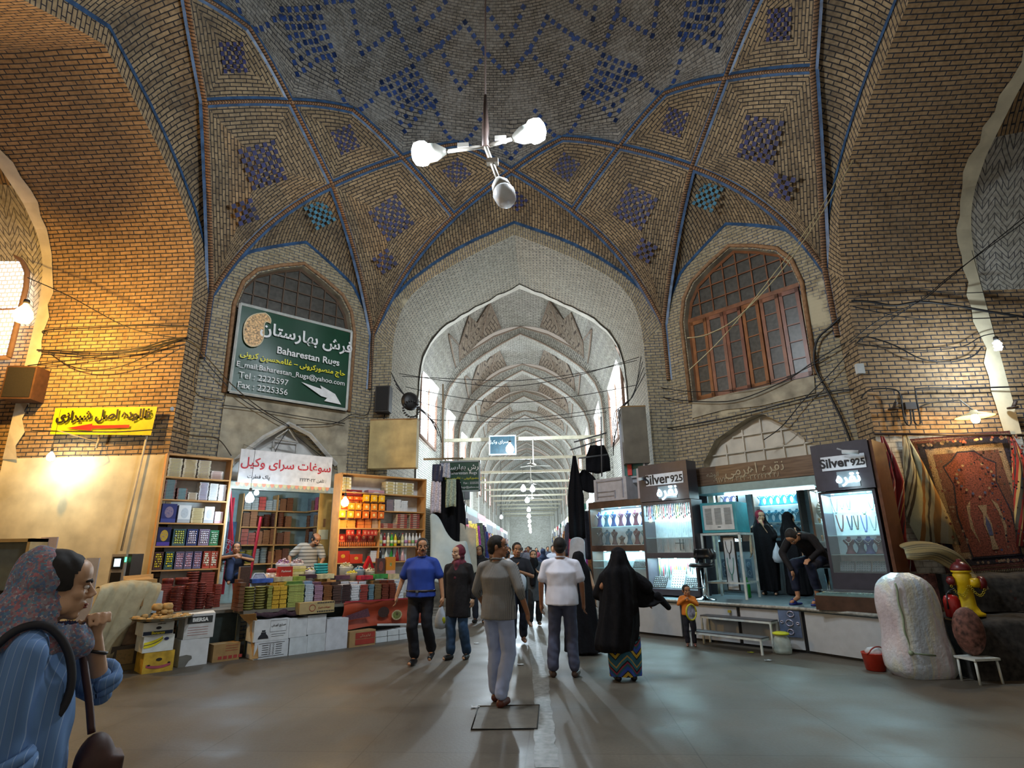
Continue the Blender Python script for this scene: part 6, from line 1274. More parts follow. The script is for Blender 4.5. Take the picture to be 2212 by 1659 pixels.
# --- above the cases: white boxed cabinet, mirror glass, fire-red sign
o=thing('metal_cabinet',RD.w(-2.95,.9,2.58),RD.rz,'white metal cabinet with a barred door over the bust case','cabinet');mb=MB();mb.box((-.5,-.1,0),(.42,.5,.5));mb.build('cabinet_body',M('b4b4bc',.5),o)
mb=MB();[mb.box(*b)for b in(((-.42,-.12,.05),(-.39,-.1,.46)),((.3,-.12,.05),(.33,-.1,.46)),((-.42,-.12,.43),(.33,-.1,.46)),((-.42,-.12,.1),(.1,-.1,.12)),((-.42,-.12,.2),(.1,-.1,.22)),((.08,-.12,.05),(.11,-.1,.22)))];mb.build('door_frame',M('9a9aa4',.4),o)
o=thing('glass_shelf_case',(2.02,12.75,3.05),-.5,'white framed upright glass case with a red sign, above the metal cabinet','display case');mb=MB();[mb.box(*b)for b in(((-.26,0,0),(-.22,.04,1.5)),((.22,0,0),(.26,.04,1.5)),((-.26,0,0),(.26,.04,.04)),((-.26,0,.66),(.26,.06,.7)),((-.26,0,1.46),(.26,.04,1.5)),((-.3,.05,-.1),(.3,.09,1.6)))];mb.build('frame',M('a8acb4',.5),o)
mb=MB();mb.box((-.22,.02,.04),(.22,.025,1.46));mb.build('glass_pane',M('4a7878',.15),o);mb=MB();mb.box((-.14,-.02,.06),(-.04,0,.62));mb.build('red_sign',M('c03838',.5),o)
# plywood boxes on the piers
for x0,x1,z0,z1,lab,c in((-3.93,-2.84,3.37,4.47,'pale stained plywood panel box on the left pier of the corridor','b09c6c'),(1.82,2.36,3.35,4.62,'grey boarded box on the right pier of the corridor','6a6458')):
    o=thing('boxed_panel',((x0+x1)/2,12.58,z0),0,lab,'boxing');mb=MB();mb.box((-(x1-x0)/2,0,0),((x1-x0)/2,.26,z1-z0));mb.build('panel',M(c,.8,var=.25,scale=3),o);mb=MB();mb.box((-(x1-x0)/2,.0,z1-z0),((x1-x0)/2,.28,z1-z0+.03));mb.build('top_batten',kraft_d,o)
# --- things in front of the platform
o=thing('step_bench',RD.w(.12,1.95,0),RD.rz-.03,'white two-step metal bench with grey boards in front of the platform','bench')
for y0,y1,z in((.02,.24,.43),(-.34,-.1,.22)):
    mb=MB();mb.box((-.62,y0,z),(.62,y1,z+.02));mb.build('seat_board',M('5a5c60',.6),o);mb=MB()
    for a,b in(((-.62,y0,z-.03),(.62,y0+.025,z)),((-.62,y1-.025,z-.03),(.62,y1,z)),((-.62,y0,z-.03),(-.595,y1,z)),((.595,y0,z-.03),(.62,y1,z))):mb.box(a,b)
    mb.build('seat_frame',metal_w,o)
for x in(-.6,.6):
    for y,z in((.225,.4),(.03,.4),(-.33,.2)):mb=MB();mb.box((x-.014,y-.014,0),(x+.014,y+.014,z));mb.build('leg',metal_w,o)
o=thing('water_jug',RD.w(.88,1.98,0),0,'ribbed clear plastic jar with a bright yellow lid beside the bench','jar');mb=MB();mb.lathe([(.10,0),(.125,.02),(.13,.07),(.122,.09),(.13,.12),(.12,.15),(.125,.19),(.09,.25),(.075,.27)],n=24);mb.build('jar_body',mat('jar_plastic',(.55,.65,.6),.12,alpha=.5,var=.2),o);mb=MB();mb.lathe([(.11,.27),(.12,.275),(.12,.295),(.07,.31),(.001,.312)],n=24);mb.build('lid',M('c8cc20',.4),o)
o=thing('red_bucket',atZ(1893,1448,0),.4,'red plastic bucket beside the wrapped bale','bucket');mb=MB();mb.lathe([(.10,0),(.115,.01),(.14,.2),(.147,.21),(.14,.215),(.11,.02)],n=24);mb.build('bucket_body',M('a82c18',.35),o);mb=MB();mb.tube([(-.14,-.02,.2)]+[(-.14*cos(a),-.05-.02*sin(a),.2+.09*sin(a))for a in[PI*i/10 for i in range(1,10)]]+[(.14,-.02,.2)],.008,6);mb.build('handle',M('8a2010',.4),o)
mb=MB();mb.lathe([(.09,0),(.1,.03),(.06,.07),(.001,.08)],n=14);o=mb.build('clear_bowl',mat('bag_plastic',(.7,.72,.74),.2,alpha=.6,var=.1));o.location=atZ(1893,1448,0)+Vector((0,0,.2));tag(o,'crumpled clear plastic bag sitting in the red bucket','plastic bag')
# wrapped bale
o=thing('wrapped_bale',(4.62,8.0,0),.12,'tall bale of cloth wrapped in cloudy plastic film, standing on the floor','bale');mb=MB();rows=[];q=random.Random(5)
for j in range(26):
    z=1.21*j/25;k=1-.0*z;rx=.36-.09*(z/1.21)**2+.02*sin(z*9);ry=.26-.05*(z/1.21)**2
    if j<3:rx*=(.86,.95,1)[j];ry*=(.86,.95,1)[j]
    if j>21:s_=(1,.97,.88,.7,.35)[j-21];rx*=s_;ry*=s_
    row=[]
    for i in range(40):
        a=2*PI*i/40;sq=lambda v:math.copysign(abs(v)**.55,v);r_=1+.022*sin(a*13+z*2)+.02*noise.noise((cos(a)*3,sin(a)*3,z*5));row.append((rx*sq(cos(a))*r_-.04*z,ry*sq(sin(a))*r_,z))
    rows.append(row)
mb.grid(rows,[[(i/40*6,j/25)for i in range(40)]for j in range(26)],0,True,True)
def bale_mat():
    m=bpy.data.materials.new('film_over_cloth');m.use_nodes=True;nt=m.node_tree;b=nt.nodes['Principled BSDF'];tc=N(nt,'TexCoord');mp=N(nt,'Mapping');mp.inputs['Scale'].default_value=(5,1,.6);nt.links.new(tc.outputs['Object'],mp.inputs[0]);n=N(nt,'TexNoise');n.inputs['Scale'].default_value=1.5;n.inputs['Detail'].default_value=3;nt.links.new(mp.outputs[0],n.inputs['Vector'])
    r=N(nt,'ValToRGB');e=r.color_ramp.elements;e[0].position=.3;e[0].color=(.52,.56,.62,1);e[1].position=.75;e[1].color=(.5,.42,.46,1)
    for p,c in((.42,(.5,.58,.66,1)),(.52,(.64,.63,.52,1)),(.58,(.58,.6,.64,1)),(.66,(.62,.55,.57,1))):x=e.new(p);x.color=c
    nt.links.new(n.outputs[0],r.inputs[0]);nt.links.new(r.outputs[0],b.inputs['Base Color']);b.inputs['Roughness'].default_value=.28
    n2=N(nt,'TexNoise');n2.inputs['Scale'].default_value=22;n2.inputs['Detail'].default_value=6;bp=N(nt,'Bump');bp.inputs['Strength'].default_value=.6;bp.inputs['Distance'].default_value=.02;nt.links.new(tc.outputs['Object'],n2.inputs['Vector']);nt.links.new(n2.outputs[0],bp.inputs['Height']);nt.links.new(bp.outputs[0],b.inputs['Normal']);return m
mb.build('bale_body',bale_mat(),o);mb=MB();mb.tube([(-.27+.01*sin(z*20)-.05*z*.5,-.215,z)for z in[.3+i*.05 for i in range(17)]],.012,5);mb.tube([(-.3,-.22,.3),(-.2,-.25,.29),(.0,-.27,.27)],.01,5);mb.ball((-.28,-.235,.3),.03,8,6);mb.build('tape_seam',M('8a9a80',.4),o)
# ================================================================ carpets and clutter of the right corner
WY=CY+3.03
def carpet_layers(o,outline,W,Hh):
    mb=MB();y=[0]
    def L_(pts,mi):y[0]-=.0025;mb.prism(pts,lambda x,z,d,yy=y[0]:(x,yy,z),0,mi)
    R_=lambda k:[(-W/2+k,k),(W/2-k,k),(W/2-k,Hh-k),(-W/2+k,Hh-k)]
    mb.box((-W/2,0,0),(W/2,.012,Hh),0);L_(R_(.0),0);L_(R_(.035),1);L_(R_(.05),0);L_(R_(.09),2);L_(R_(.19),1)
    sc_=[]
    def ring(k,bump,nx,nz):
        out=[]
        for(x0,z0),(x1,z1)in(((-1,0),(1,0)),((1,0),(1,1)),((1,1),(-1,1)),((-1,1),(-1,0))):
            m_=nx if z0==z1 else nz
            for i in range(m_*4):f=i/(m_*4);x=(x0+(x1-x0)*f)*(W/2-k);z=(z0+(z1-z0)*f)*(Hh-2*k)+k;b=bump*abs(sin(PI*f*m_));nx_,nz_=(0,1 if z0==0 else-1)if z0==z1 else(-x0,0);out.append((x-nx_*b+nx_*bump,z-nz_*b+nz_*bump))
        return out
    L_(ring(.20,.03,6,8),3);L_(R_(.29),4)
    fld=[(-W*.22,Hh*.10),(W*.22,Hh*.10),(W*.25,Hh*.40),(W*.2,Hh*.62),(W*.25,Hh*.76),(W*.16,Hh*.80),(W*.08,Hh*.86),(-W*.08,Hh*.86),(-W*.16,Hh*.80),(-W*.25,Hh*.76),(-W*.2,Hh*.62),(-W*.25,Hh*.40)]
    L_([(x*1.06,(z-Hh*.48)*1.03+Hh*.48)for x,z in fld],2);L_(fld,5)
    for s_ in(-1,1):L_([(s_*W*.12,Hh*.18),(s_*W*.17,Hh*.3),(s_*W*.15,Hh*.46),(s_*W*.1,Hh*.5),(s_*W*.135,Hh*.4),(s_*W*.14,Hh*.3)],3)
    L_([(-.05,Hh*.14),(.05,Hh*.14),(.03,Hh*.22),(.06,Hh*.32),(.03,Hh*.4),(.07,Hh*.46),(-.07,Hh*.46),(-.03,Hh*.4),(-.06,Hh*.32),(-.03,Hh*.22)],3);L_([(-.03,Hh*.24),(.03,Hh*.24),(.035,Hh*.32),(0,Hh*.38),(-.035,Hh*.32)],6)
    for i in range(9):
        for s_ in(-1,1):a=i/8;cx_,cz_=s_*W*.18*sin(a*2.6),Hh*(.52+.24*a);L_([(cx_+.022*cos(b*PI/4),cz_+.022*sin(b*PI/4))for b in range(8)],6 if i%2 else 3)
    q=random.Random(1)
    for i in range(150):
        e=i%4;u=q.uniform(-.46,.46);cx_,cz_=(u*W,Hh-.14)if e==0 else(u*W,.14)if e==1 else((W/2-.14)*(1 if e==2 else-1),Hh*(u+.5));r_=.022
        if .1<cz_<Hh-.1:L_([(cx_+r_*cos(b*PI/3),cz_+r_*sin(b*PI/3))for b in range(6)],(3,5,1)[i%3])
    for i in range(110):
        cz_=q.uniform(.12,.84)*Hh;cx_=q.uniform(-.2,.2)*W;r_=q.uniform(.010,.020);L_([(cx_+r_*cos(b*PI/3),cz_+r_*sin(b*PI/3))for b in range(6)],(3,6,1,2)[i%4])
    c=lambda h,sc:M(h,.95,var=.8,scale=sc);mb.build('pile',[c('4a2a2a',45),c('6e5a4a',60),c('1a1828',50),c('7c6c58',70),c('54362f',65),c('5e3028',42),M('384060',.9,var=.4,scale=50)],o,fix=False)
    mb=MB();[mb.tube([(-W/2+W*i/60,.004,0),(-W/2+W*i/60+.004,.0,-.045)],.0045,3)for i in range(61)];tag(mb.build('fringe',M('a09078',.9),o),kind='stuff')
o=thing('hung_carpet',(7.02,WY-.12,1.16),0,'large red and dark blue carpet with a vase and arch design hung on the wall','carpet');o.rotation_euler=(0,R(-3.5),0);carpet_layers(o,None,1.62,2.12)
def hang_kilim(name,x_top,z_top,pts_l,pts_r,m,label,y=WY-.2,parts=None):
    mb=MB();n=len(pts_l);rows=[];uv=[]
    for i in range(n):
        a,b=pts_l[i],pts_r[i];rows.append([(a[0]+(b[0]-a[0])*j/8,y+.03*sin(j*1.4+i*.5)*(i>0),a[1]+(b[1]-a[1])*j/8)for j in range(9)]);uv.append([(j/8,i/(n-1))for j in range(9)])
    mb.grid(rows,uv,0,True);o=mb.build(name,m,fix=False);o.modifiers.new('s','SOLIDIFY').thickness=.012;return tag(o,label,'kilim')
def stripes_mat(name,stops,ang=0,rep=1,rough=.9):
    m=bpy.data.materials.new(name);m.use_nodes=True;nt=m.node_tree;b=nt.nodes['Principled BSDF'];b.inputs['Roughness'].default_value=rough;uv=N(nt,'UVMap');mp=N(nt,'Mapping');mp.inputs['Rotation'].default_value=(0,0,ang);nt.links.new(uv.outputs[0],mp.inputs[0]);sx=N(nt,'SeparateXYZ');nt.links.new(mp.outputs[0],sx.inputs[0])
    mu=N(nt,'Math',operation='MULTIPLY');mu.inputs[1].default_value=rep;nt.links.new(sx.outputs[1],mu.inputs[0]);fr=N(nt,'Math',operation='FRACT');nt.links.new(mu.outputs[0],fr.inputs[0]);r=N(nt,'ValToRGB');r.color_ramp.interpolation='CONSTANT';e=r.color_ramp.elements
    e[0].position=0;e[0].color=(*H(stops[0][1]),1);e[1].position=stops[1][0];e[1].color=(*H(stops[1][1]),1)
    for p,c in stops[2:]:x=e.new(p);x.color=(*H(c),1)
    nt.links.new(fr.outputs[0],r.inputs[0]);n=N(nt,'TexNoise');n.inputs['Scale'].default_value=60;mx=N(nt,'MixRGB',blend_type='MULTIPLY');mx.inputs[0].default_value=.35;nt.links.new(r.outputs[0],mx.inputs[1]);nt.links.new(n.outputs[0],mx.inputs[2]);nt.links.new(mx.outputs[0],b.inputs['Base Color']);return m
def pp(px,py,y):P=atY(px,py,y);return(P.x,P.z)
redk=stripes_mat('red_kilim',[(0,'7a1a20'),(.22,'8a1c22'),(.3,'c0a898'),(.34,'7a1a20'),(.44,'a89048'),(.47,'6a1620'),(.6,'2c2430'),(.66,'801c24'),(.78,'6a4a50'),(.82,'7a1a20'),(.88,'b8b0a8'),(.91,'6e1a20')],.5,1.6)
yk=WY-.25
hang_kilim('red_kilim',0,0,[pp(1905,940,yk),pp(1912,980,yk),pp(1920,1040,yk),pp(1928,1100,yk),pp(1935,1160,yk),pp(1942,1235,yk)],[pp(1912,942,yk),pp(1935,990,yk),pp(1955,1040,yk),pp(1957,1100,yk),pp(1962,1160,yk),pp(1985,1235,yk)],redk,'red striped kilim hanging folded beside the silver shop panel')
beig=stripes_mat('beige_kilim',[(0,'a07848'),(.1,'b4aa90'),(.2,'b4a480'),(.26,'90805c'),(.3,'b4aa88'),(.36,'4a4238'),(.42,'b0a888'),(.5,'5c5040'),(.53,'c0b898'),(.57,'4c4234'),(.62,'aeb096'),(.78,'9a6a38'),(.84,'b0a888'),(.9,'5c5040'),(.94,'b8b094')],.7,1.0)
hang_kilim('beige_kilim',0,0,[pp(1948,936,yk+.06),pp(1950,990,yk+.06),pp(1955,1050,yk+.06),pp(1960,1120,yk+.06),pp(1985,1168,yk+.06)],[pp(1956,938,yk+.06),pp(1990,1000,yk+.06),pp(2015,1050,yk+.06),pp(2045,1110,yk+.06),pp(2075,1178,yk+.06)],beig,'beige patchwork kilim hanging by one corner beside the big carpet')
hang_kilim('red_kilim',0,0,[pp(2185,940,yk),pp(2192,1000,yk),pp(2196,1060,yk),pp(2200,1120,yk),pp(2204,1180,yk)],[pp(2192,940,yk),pp(2225,1000,yk),pp(2240,1060,yk),pp(2240,1120,yk),pp(2240,1180,yk)],stripes_mat('floral_kilim',[(0,'3a3c38'),(.2,'7a2020'),(.35,'a89868'),(.42,'8a2420'),(.6,'2c2c34'),(.7,'8a2420'),(.85,'a89868')],.9,2),'red flowered kilim hanging at the right edge')
mb=MB();a,b=atY(1888,937,WY-.22),atY(2230,941,WY-.22);mb.tube([a,b],.02,8);o=mb.build('hanging_rail',M('3a2a22',.5));tag(o,'dark rail along the wall that the carpets hang from','rail')
# dark carpet-covered blocks, hydrant, extinguisher
dkc=mat('dark_carpet',(.028,.025,.022),.95,var=.7,scale=14)
def draped_block(lo,hi,label,name='covered_stack'):
    o=thing(name,(lo[0],lo[1],lo[2]),0,label,'carpet');mb=MB();rows=[];W,D_,H_=(hi[i]-lo[i]for i in range(3))
    prof=[(0,0),(0,H_*.9),(.04,H_*.98),(.12,H_),(D_,H_)]
    for i in range(31):
        x=W*i/30;rows.append([(x+.02*sin(z*7+i),y-.03*(1-z/H_)-.012*sin(i*.8)*(y<.1),z-.02*sin(i*.45)**2*(z>.3))for y,z in prof])
    mb.grid(rows,[[(i*.05,j*.2)for j in range(5)]for i in range(31)]);mb.quad([(0,0,0),(0,D_,0),(0,D_,H_),(0,0,H_*.95)]);mb.build('cover',dkc,o,fix=False);q=random.Random(3);mb=MB()
    for i in range(14):x,z,s_=q.uniform(.1,W-.1),q.uniform(.08,H_*.8),.035;mb.quad([(x,-.055,z),(x+s_,-.055,z),(x+s_,-.055,z+s_),(x,-.055,z+s_)],i%3)
    mb.build('woven_motif',[M('5a4a44',.9),M('40201c',.9),M('1c2230',.9)],o,fix=False);return o
draped_block((5.05,7.72,0),(7.6,8.75,.66),'dark flat-woven carpet draped over the low stack the hydrant stands on');draped_block((5.75,8.55,.67),(7.6,9.3,1.14),'dark carpet roll piled behind the yellow hydrant')
o=thing('fire_hydrant',(5.42,8.12,.67),-.35,'yellow fire hydrant with dark red caps and chains, standing on the covered stack','hydrant');yl2=M('c8a80c',.4,var=.2);mr=M('5c1418',.35)
mb=MB();mb.lathe([(.16,0),(.16,.03),(.12,.05),(.10,.09),(.085,.12),(.08,.36),(.095,.38),(.1,.5),(.085,.52),(.11,.53),(.11,.55)],n=24);mb.build('barrel',yl2,o);mb=MB();mb.lathe([(.11,.55),(.115,.57),(.09,.62),(.05,.655),(.03,.66),(.03,.69),(.001,.695)],n=20);mb.build('bonnet',mr,o)
for s_,r_,nm in((-1,.055,'side'),(1,.075,'front')):
    ax=Matrix.Translation((0,0,.42))@Matrix.Rotation(s_*PI/2*(1 if s_<0 else .8),4,'Y')if s_<0 else Matrix.Translation((.05,-.05,.40))@Matrix.Rotation(PI/2,4,'Y')@Matrix.Rotation(0,4,'X')
    mb=MB();mb.lathe([(r_*.8,.0),(r_*.8,.1)],n=16,ax=ax);mb.build('outlet',yl2,o);mb=MB();mb.lathe([(r_*1.05,.1),(r_*1.1,.12),(r_*1.0,.16),(r_*.4,.18),(.001,.185)],n=16,ax=ax);mb.build('outlet_cap',mr,o)
for x0,x1 in((-.16,.02),(.2,.04)):mb=MB();[mb.tube([(x0+(x1-x0)*i/9+.012*cos(k*PI/4),-.1,.38-.13*sin(PI*(i+.5)/10)+.014*sin(k*PI/4))for k in range(9)],.004,4)for i in range(10)];mb.build('chain',M('a89420',.4),o)
o=thing('fire_extinguisher',(5.13,7.98,.67),0,'small red fire extinguisher partly behind the wrapped bale','extinguisher');mb=MB();mb.lathe([(.085,0),(.09,.01),(.09,.2),(.07,.25),(.02,.27)],n=20);mb.build('cylinder',M('a01c18',.25),o);mb=MB();mb.lathe([(.02,.27),(.02,.31)],n=10);mb.tube([(-.01,0,.31),(.06,-.02,.34)],.008,5);mb.tube([(0,0,.3),(-.06,-.03,.28),(-.09,-.05,.1)],.01,6);mb.build('valve',black_p,o)
# striped kilim thrown over the seat back, brown woven cushion, white stool
yk2=8.45;tp=[(1958,1178),(1985,1168),(2020,1168),(2050,1172),(2075,1185),(2092,1215)];bt=[(1956,1208),(1985,1212),(2015,1206),(2045,1222),(2082,1245),(2118,1252)]
mb=MB();rows=[];uv=[]
for i in range(6):
    a,b=atY(*tp[i],yk2),atY(*bt[i],yk2-.12);rows.append([a.lerp(b,k/5)+Vector((0,.25 if k==0 else .04*sin(k+i),0))for k in range(6)]);uv.append([(i/5,k/5)for k in range(6)])
mb.grid(rows,uv);o=mb.build('striped_throw',stripes_mat('khaki_stripes',[(0,'8a7a50'),(.3,'6a6040'),(.4,'2c2a20'),(.46,'7a7050'),(.6,'2c2a20'),(.66,'8a7c54'),(.84,'3a3426'),(.88,'857850')],0,2.2),fix=False);o.modifiers.new('b','SUBSURF').render_levels=2;o.modifiers.new('s','SOLIDIFY').thickness=.015;tag(o,'khaki and black striped throw draped over the chair above the hydrant','throw')
mb=MB();A_=atY(2100,1250,yk2-.12);[mb.tube([A_+Vector((.05*k-.08,-.01,-.01*k+.02)),A_+Vector((.05*k-.05,-.03,-.09-.012*k))],[.014,.018],5)for k in range(5)];mb.build('tassel',M('b0a488',.9));bpy.data.objects['tassel'].parent=o
o=thing('carved_chair',(5.12,8.82,0),0,'dark carved chair with a red-brown woven back, behind the bale','chair');mb=MB();mb.box((-.25,-.02,.45),(.4,.05,1.15));mb.build('woven_back',mat('brown_kilim',(.10,.035,.025),.9,var=.9,scale=22),o);mb=MB();mb.tube([(-.3,-.08,.3),(-.28,-.08,.8),(-.22,-.05,1.05),(-.05,-.04,1.16)],.03,8);mb.tube([(-.05,-.1,1.15),(.05,-.14,.9),(.1,-.12,.6)],.022,8);mb.build('carved_frame',M('3a2a20',.35),o)
mb=MB();mb.box((-.28,-.45,.42),(.4,.0,.5));mb.build('seat',mat('brown_kilim',(.10,.035,.025),.9),o)
for x in(-.25,.37):
    for y in(-.4,.02):mb=MB();mb.tube([(x,y,0),(x,y,.42)],.025,6);mb.build('leg',M('3a2a20',.35),o)
o=thing('low_stool',(5.02,7.62,0),.2,'small white metal stool under the brown woven cushion','stool');mb=MB();mb.box((-.14,-.14,.25),(.2,.14,.275));mb.build('seat',metal_w,o)
for x,y in((-.12,-.12),(.18,-.12),(-.12,.12),(.18,.12)):mb=MB();mb.tube([(x,y,0),(x*.95,y*.95,.25)],.014,6);mb.build('leg',metal_w,o)
mb=MB();mb.ball((0,0,.27),(.17,.13,.27),16,12);o=mb.build('woven_cushion',[mat('trellis_brown',(.14,.06,.045),.8,var=.8,scale=18)]);o.location=(5.05,7.66,.28);tag(o,'upright brown cushion with a trellis weave standing on the white stool','cushion')
# ================================================================ PEOPLE
V=Vector
def caps(mb,p0,p1,r0,r1,n=12):
    p0,p1=V(p0),V(p1);d=p1-p0;L=d.length;d=d/L if L>1e-6 else V((0,0,1))
    mb.tube([p0-d*r0,p0-d*r0*.7,p0-d*r0*.3,p0,p0+d*L*.5,p1,p1+d*r1*.3,p1+d*r1*.7,p1+d*r1],[r0*.05,r0*.7,r0*.95,r0,(r0+r1)/2*1.02,r1,r1*.95,r1*.7,r1*.05],n)
def torso(mb,pts,n=22):          # (center, rx, ry); rings across the spine
    rows=[];c=[V(p[0])for p in pts]
    for i,(p,rx,ry)in enumerate(pts):
        d=(c[min(i+1,len(c)-1)]-c[max(i-1,0)]).normalized();x=V((1,0,0));x=(x-d*x.dot(d)).normalized();y=d.cross(x);rows.append([c[i]+x*rx*cos(2*PI*k/n)+y*ry*sin(2*PI*k/n)for k in range(n)])
    mb.grid(rows,None,0,True,True);o=len(mb.v)-len(rows)*n
    for r in(range(o,o+n),range(len(mb.v)-n,len(mb.v))):mb.f.append(list(r));mb.uv.append([(0,0)]*n);mb.mi.append(0);mb.sm.append(True)
def fuse(mb,name,m,parent,vox,amp=0,fr=(6,6,2.5),smooth=2,cut=None):
    o=mb.build('tmp',m);r=o.modifiers.new('r','REMESH');r.mode='VOXEL';r.voxel_size=vox;s=o.modifiers.new('s','SMOOTH');s.iterations=smooth;s.factor=.5
    dg=bpy.context.evaluated_depsgraph_get();me=bpy.data.meshes.new_from_object(o.evaluated_get(dg));old=o.data;bpy.data.objects.remove(o);bpy.data.meshes.remove(old);me.name=name
    if amp:
        ns=[v.normal.copy()for v in me.vertices]
        for v,nn in zip(me.vertices,ns):
            c=v.co;v.co=c+nn*amp*(noise.noise((c.x*fr[0],c.y*fr[1],c.z*fr[2]+3))+.5*noise.noise((c.x*fr[0]*2.2,c.y*fr[1]*2.2,c.z*fr[2]*3)))
    if cut:
        bm=bmesh.new();bm.from_mesh(me);bmesh.ops.delete(bm,geom=[f for f in bm.faces if cut(f.calc_center_median())],context='FACES');bm.to_mesh(me);bm.free()
    me.polygons.foreach_set('use_smooth',[True]*len(me.polygons))
    if not me.materials:me.materials.append(m)
    o=bpy.data.objects.new(name,me);col.objects.link(o);o.parent=parent;return o
def hand(mb,w,d,side,curl=.5,s=1.0,palm=None):     # wrist, direction, thumb side vector
    w,d=V(w),V(d).normalized();t=V(side);t=(t-d*t.dot(d)).normalized();n=d.cross(t)
    if palm is not None and n.dot(V(palm))<0:n=-n
    caps(mb,w-d*.01,w+d*.05*s,.024*s,.026*s)
    for k,(o,L)in enumerate(((.028,.072),(.010,.08),(-.010,.075),(-.028,.06))):
        a=w+d*.07*s+t*o*s;b=a+(d*cos(curl*.6)+n*sin(curl*.6))*L*.5*s+t*o*.12;c=b+(d*cos(curl*1.6)+n*sin(curl*1.6))*L*.5*s;caps(mb,w+d*.03*s+t*o*.7*s,a,.012*s,.010*s,8);caps(mb,a,b,.0098*s,.009*s,8);caps(mb,b,c,.009*s,.0075*s,8)
    a=w+d*.02*s+t*.022*s;b=a+(d*.6+t*.75).normalized()*.035*s;caps(mb,a,b,.013*s,.011*s,8);caps(mb,b,b+(d*.85+t*.2+n*.3).normalized()*.03*s,.0105*s,.008*s,8)
def head_mx(c,yaw=0,pitch=0,tilt=0):return Matrix.Translation(V(c))@Matrix.Rotation(yaw,4,'Z')@Matrix.Rotation(tilt,4,'Y')@Matrix.Rotation(pitch,4,'X')
def head_mesh(mb,mx,s=1.0,ears=True):
    S=mx@Matrix.Scale(s,4);b=lambda c,r:mb.ball(c,r,16,12,0,S)
    b((0,.012,.025),(.074,.092,.086));b((0,-.035,-.045),(.055,.055,.058));b((0,-.066,-.088),(.024,.02,.018));b((0,-.07,.022),(.05,.022,.012));b((0,-.05,.045),(.06,.042,.05))
    for s_ in(-1,1):b((s_*.034,-.062,-.018),(.026,.024,.022));b((s_*.045,-.02,-.06),(.02,.04,.03));(b((s_*.077,.01,-.005),(.01,.018,.03))if ears else None);b((s_*.012,-.1,-.026),(.009,.01,.008))
    P=[S@V(q)for q in((0,-.086,.012),(0,-.104,-.012),(0,-.112,-.025))];mb.tube(P,[.008*s,.011*s,.013*s],8);b((0,-.09,-.051),(.02,.010,.006));b((0,-.088,-.063),(.018,.010,.007))
def face_bits(o,mx,s,hairc,lip='8a4a40',must=False,full=True):
    S=mx@Matrix.Scale(s,4)
    for s_ in(-1,1):
        mb=MB();mb.ball((s_*.031,-.0835,.004),(.0125,.008,.0075),10,8,0,S);mb.ball((s_*.031,-.0895,.004),(.0055,.004,.0055),8,6,1,S);mb.build('eye',[M('d8d0c8',.3),M('181010',.2)],o)
        mb=MB();mb.tube([S@V((s_*x,y,z))for x,y,z in((.014,-.0945,.021),(.032,-.092,.028),(.05,-.080,.022))],.0042*s,6);mb.build('eyebrow',M(hairc,.8),o)
    mb=MB();mb.ball((0,-.096,-.053),(.021,.008,.0045),10,6,0,S);mb.ball((0,-.0945,-.0615),(.018,.008,.005),10,6,0,S);mb.build('lips',M(lip,.5),o)
    if must:mb=MB();mb.tube([S@V((x,-.103+abs(x)*.35,-.042-abs(x)*.25))for x in(-.032,-.015,0,.015,.032)],[.003*s,.008*s,.0075*s,.008*s,.003*s],8);mb.build('moustache',M('1c1410',.9),o)
def hair_mesh(o,mx,s,c,style='short',line=.045,bald=False):
    S=mx@Matrix.Scale(s,4);inv=S.inverted();mb=MB();mb.ball((0,.016,.03),(.083,.101,.094),24,18,0,S);mb.ball((0,.055,-.02),(.066,.058,.06),16,12,0,S)
    if style=='long':mb.ball((0,.06,-.1),(.09,.06,.13),16,12,0,S)
    def cut(p):
        q=inv@p
        if bald and q.z>.055 and abs(q.x)<.072:return True
        if q.y<-.02 and q.z<line+.3*max(0,abs(q.x)-.055)*(1 if q.y<-.05 else 0)and not(abs(q.x)>.062 and q.y>-.045):return True
        if-.03<q.y<.03 and q.z<-.01+.0 and abs(q.x)>.05:return True
        return q.z<-.075 and style=='short'
    return fuse(mb,'hair',M(c,.75,var=.35,scale=60),o,.009*s,.004,(30,30,12),1,cut)
skin_c={'a':'a87654','b':'b88460','c':'9c6c4e','d':'c09878'}
def skin(k):return mat('skin_'+k,H(skin_c[k]),.5,var=.08,scale=14)
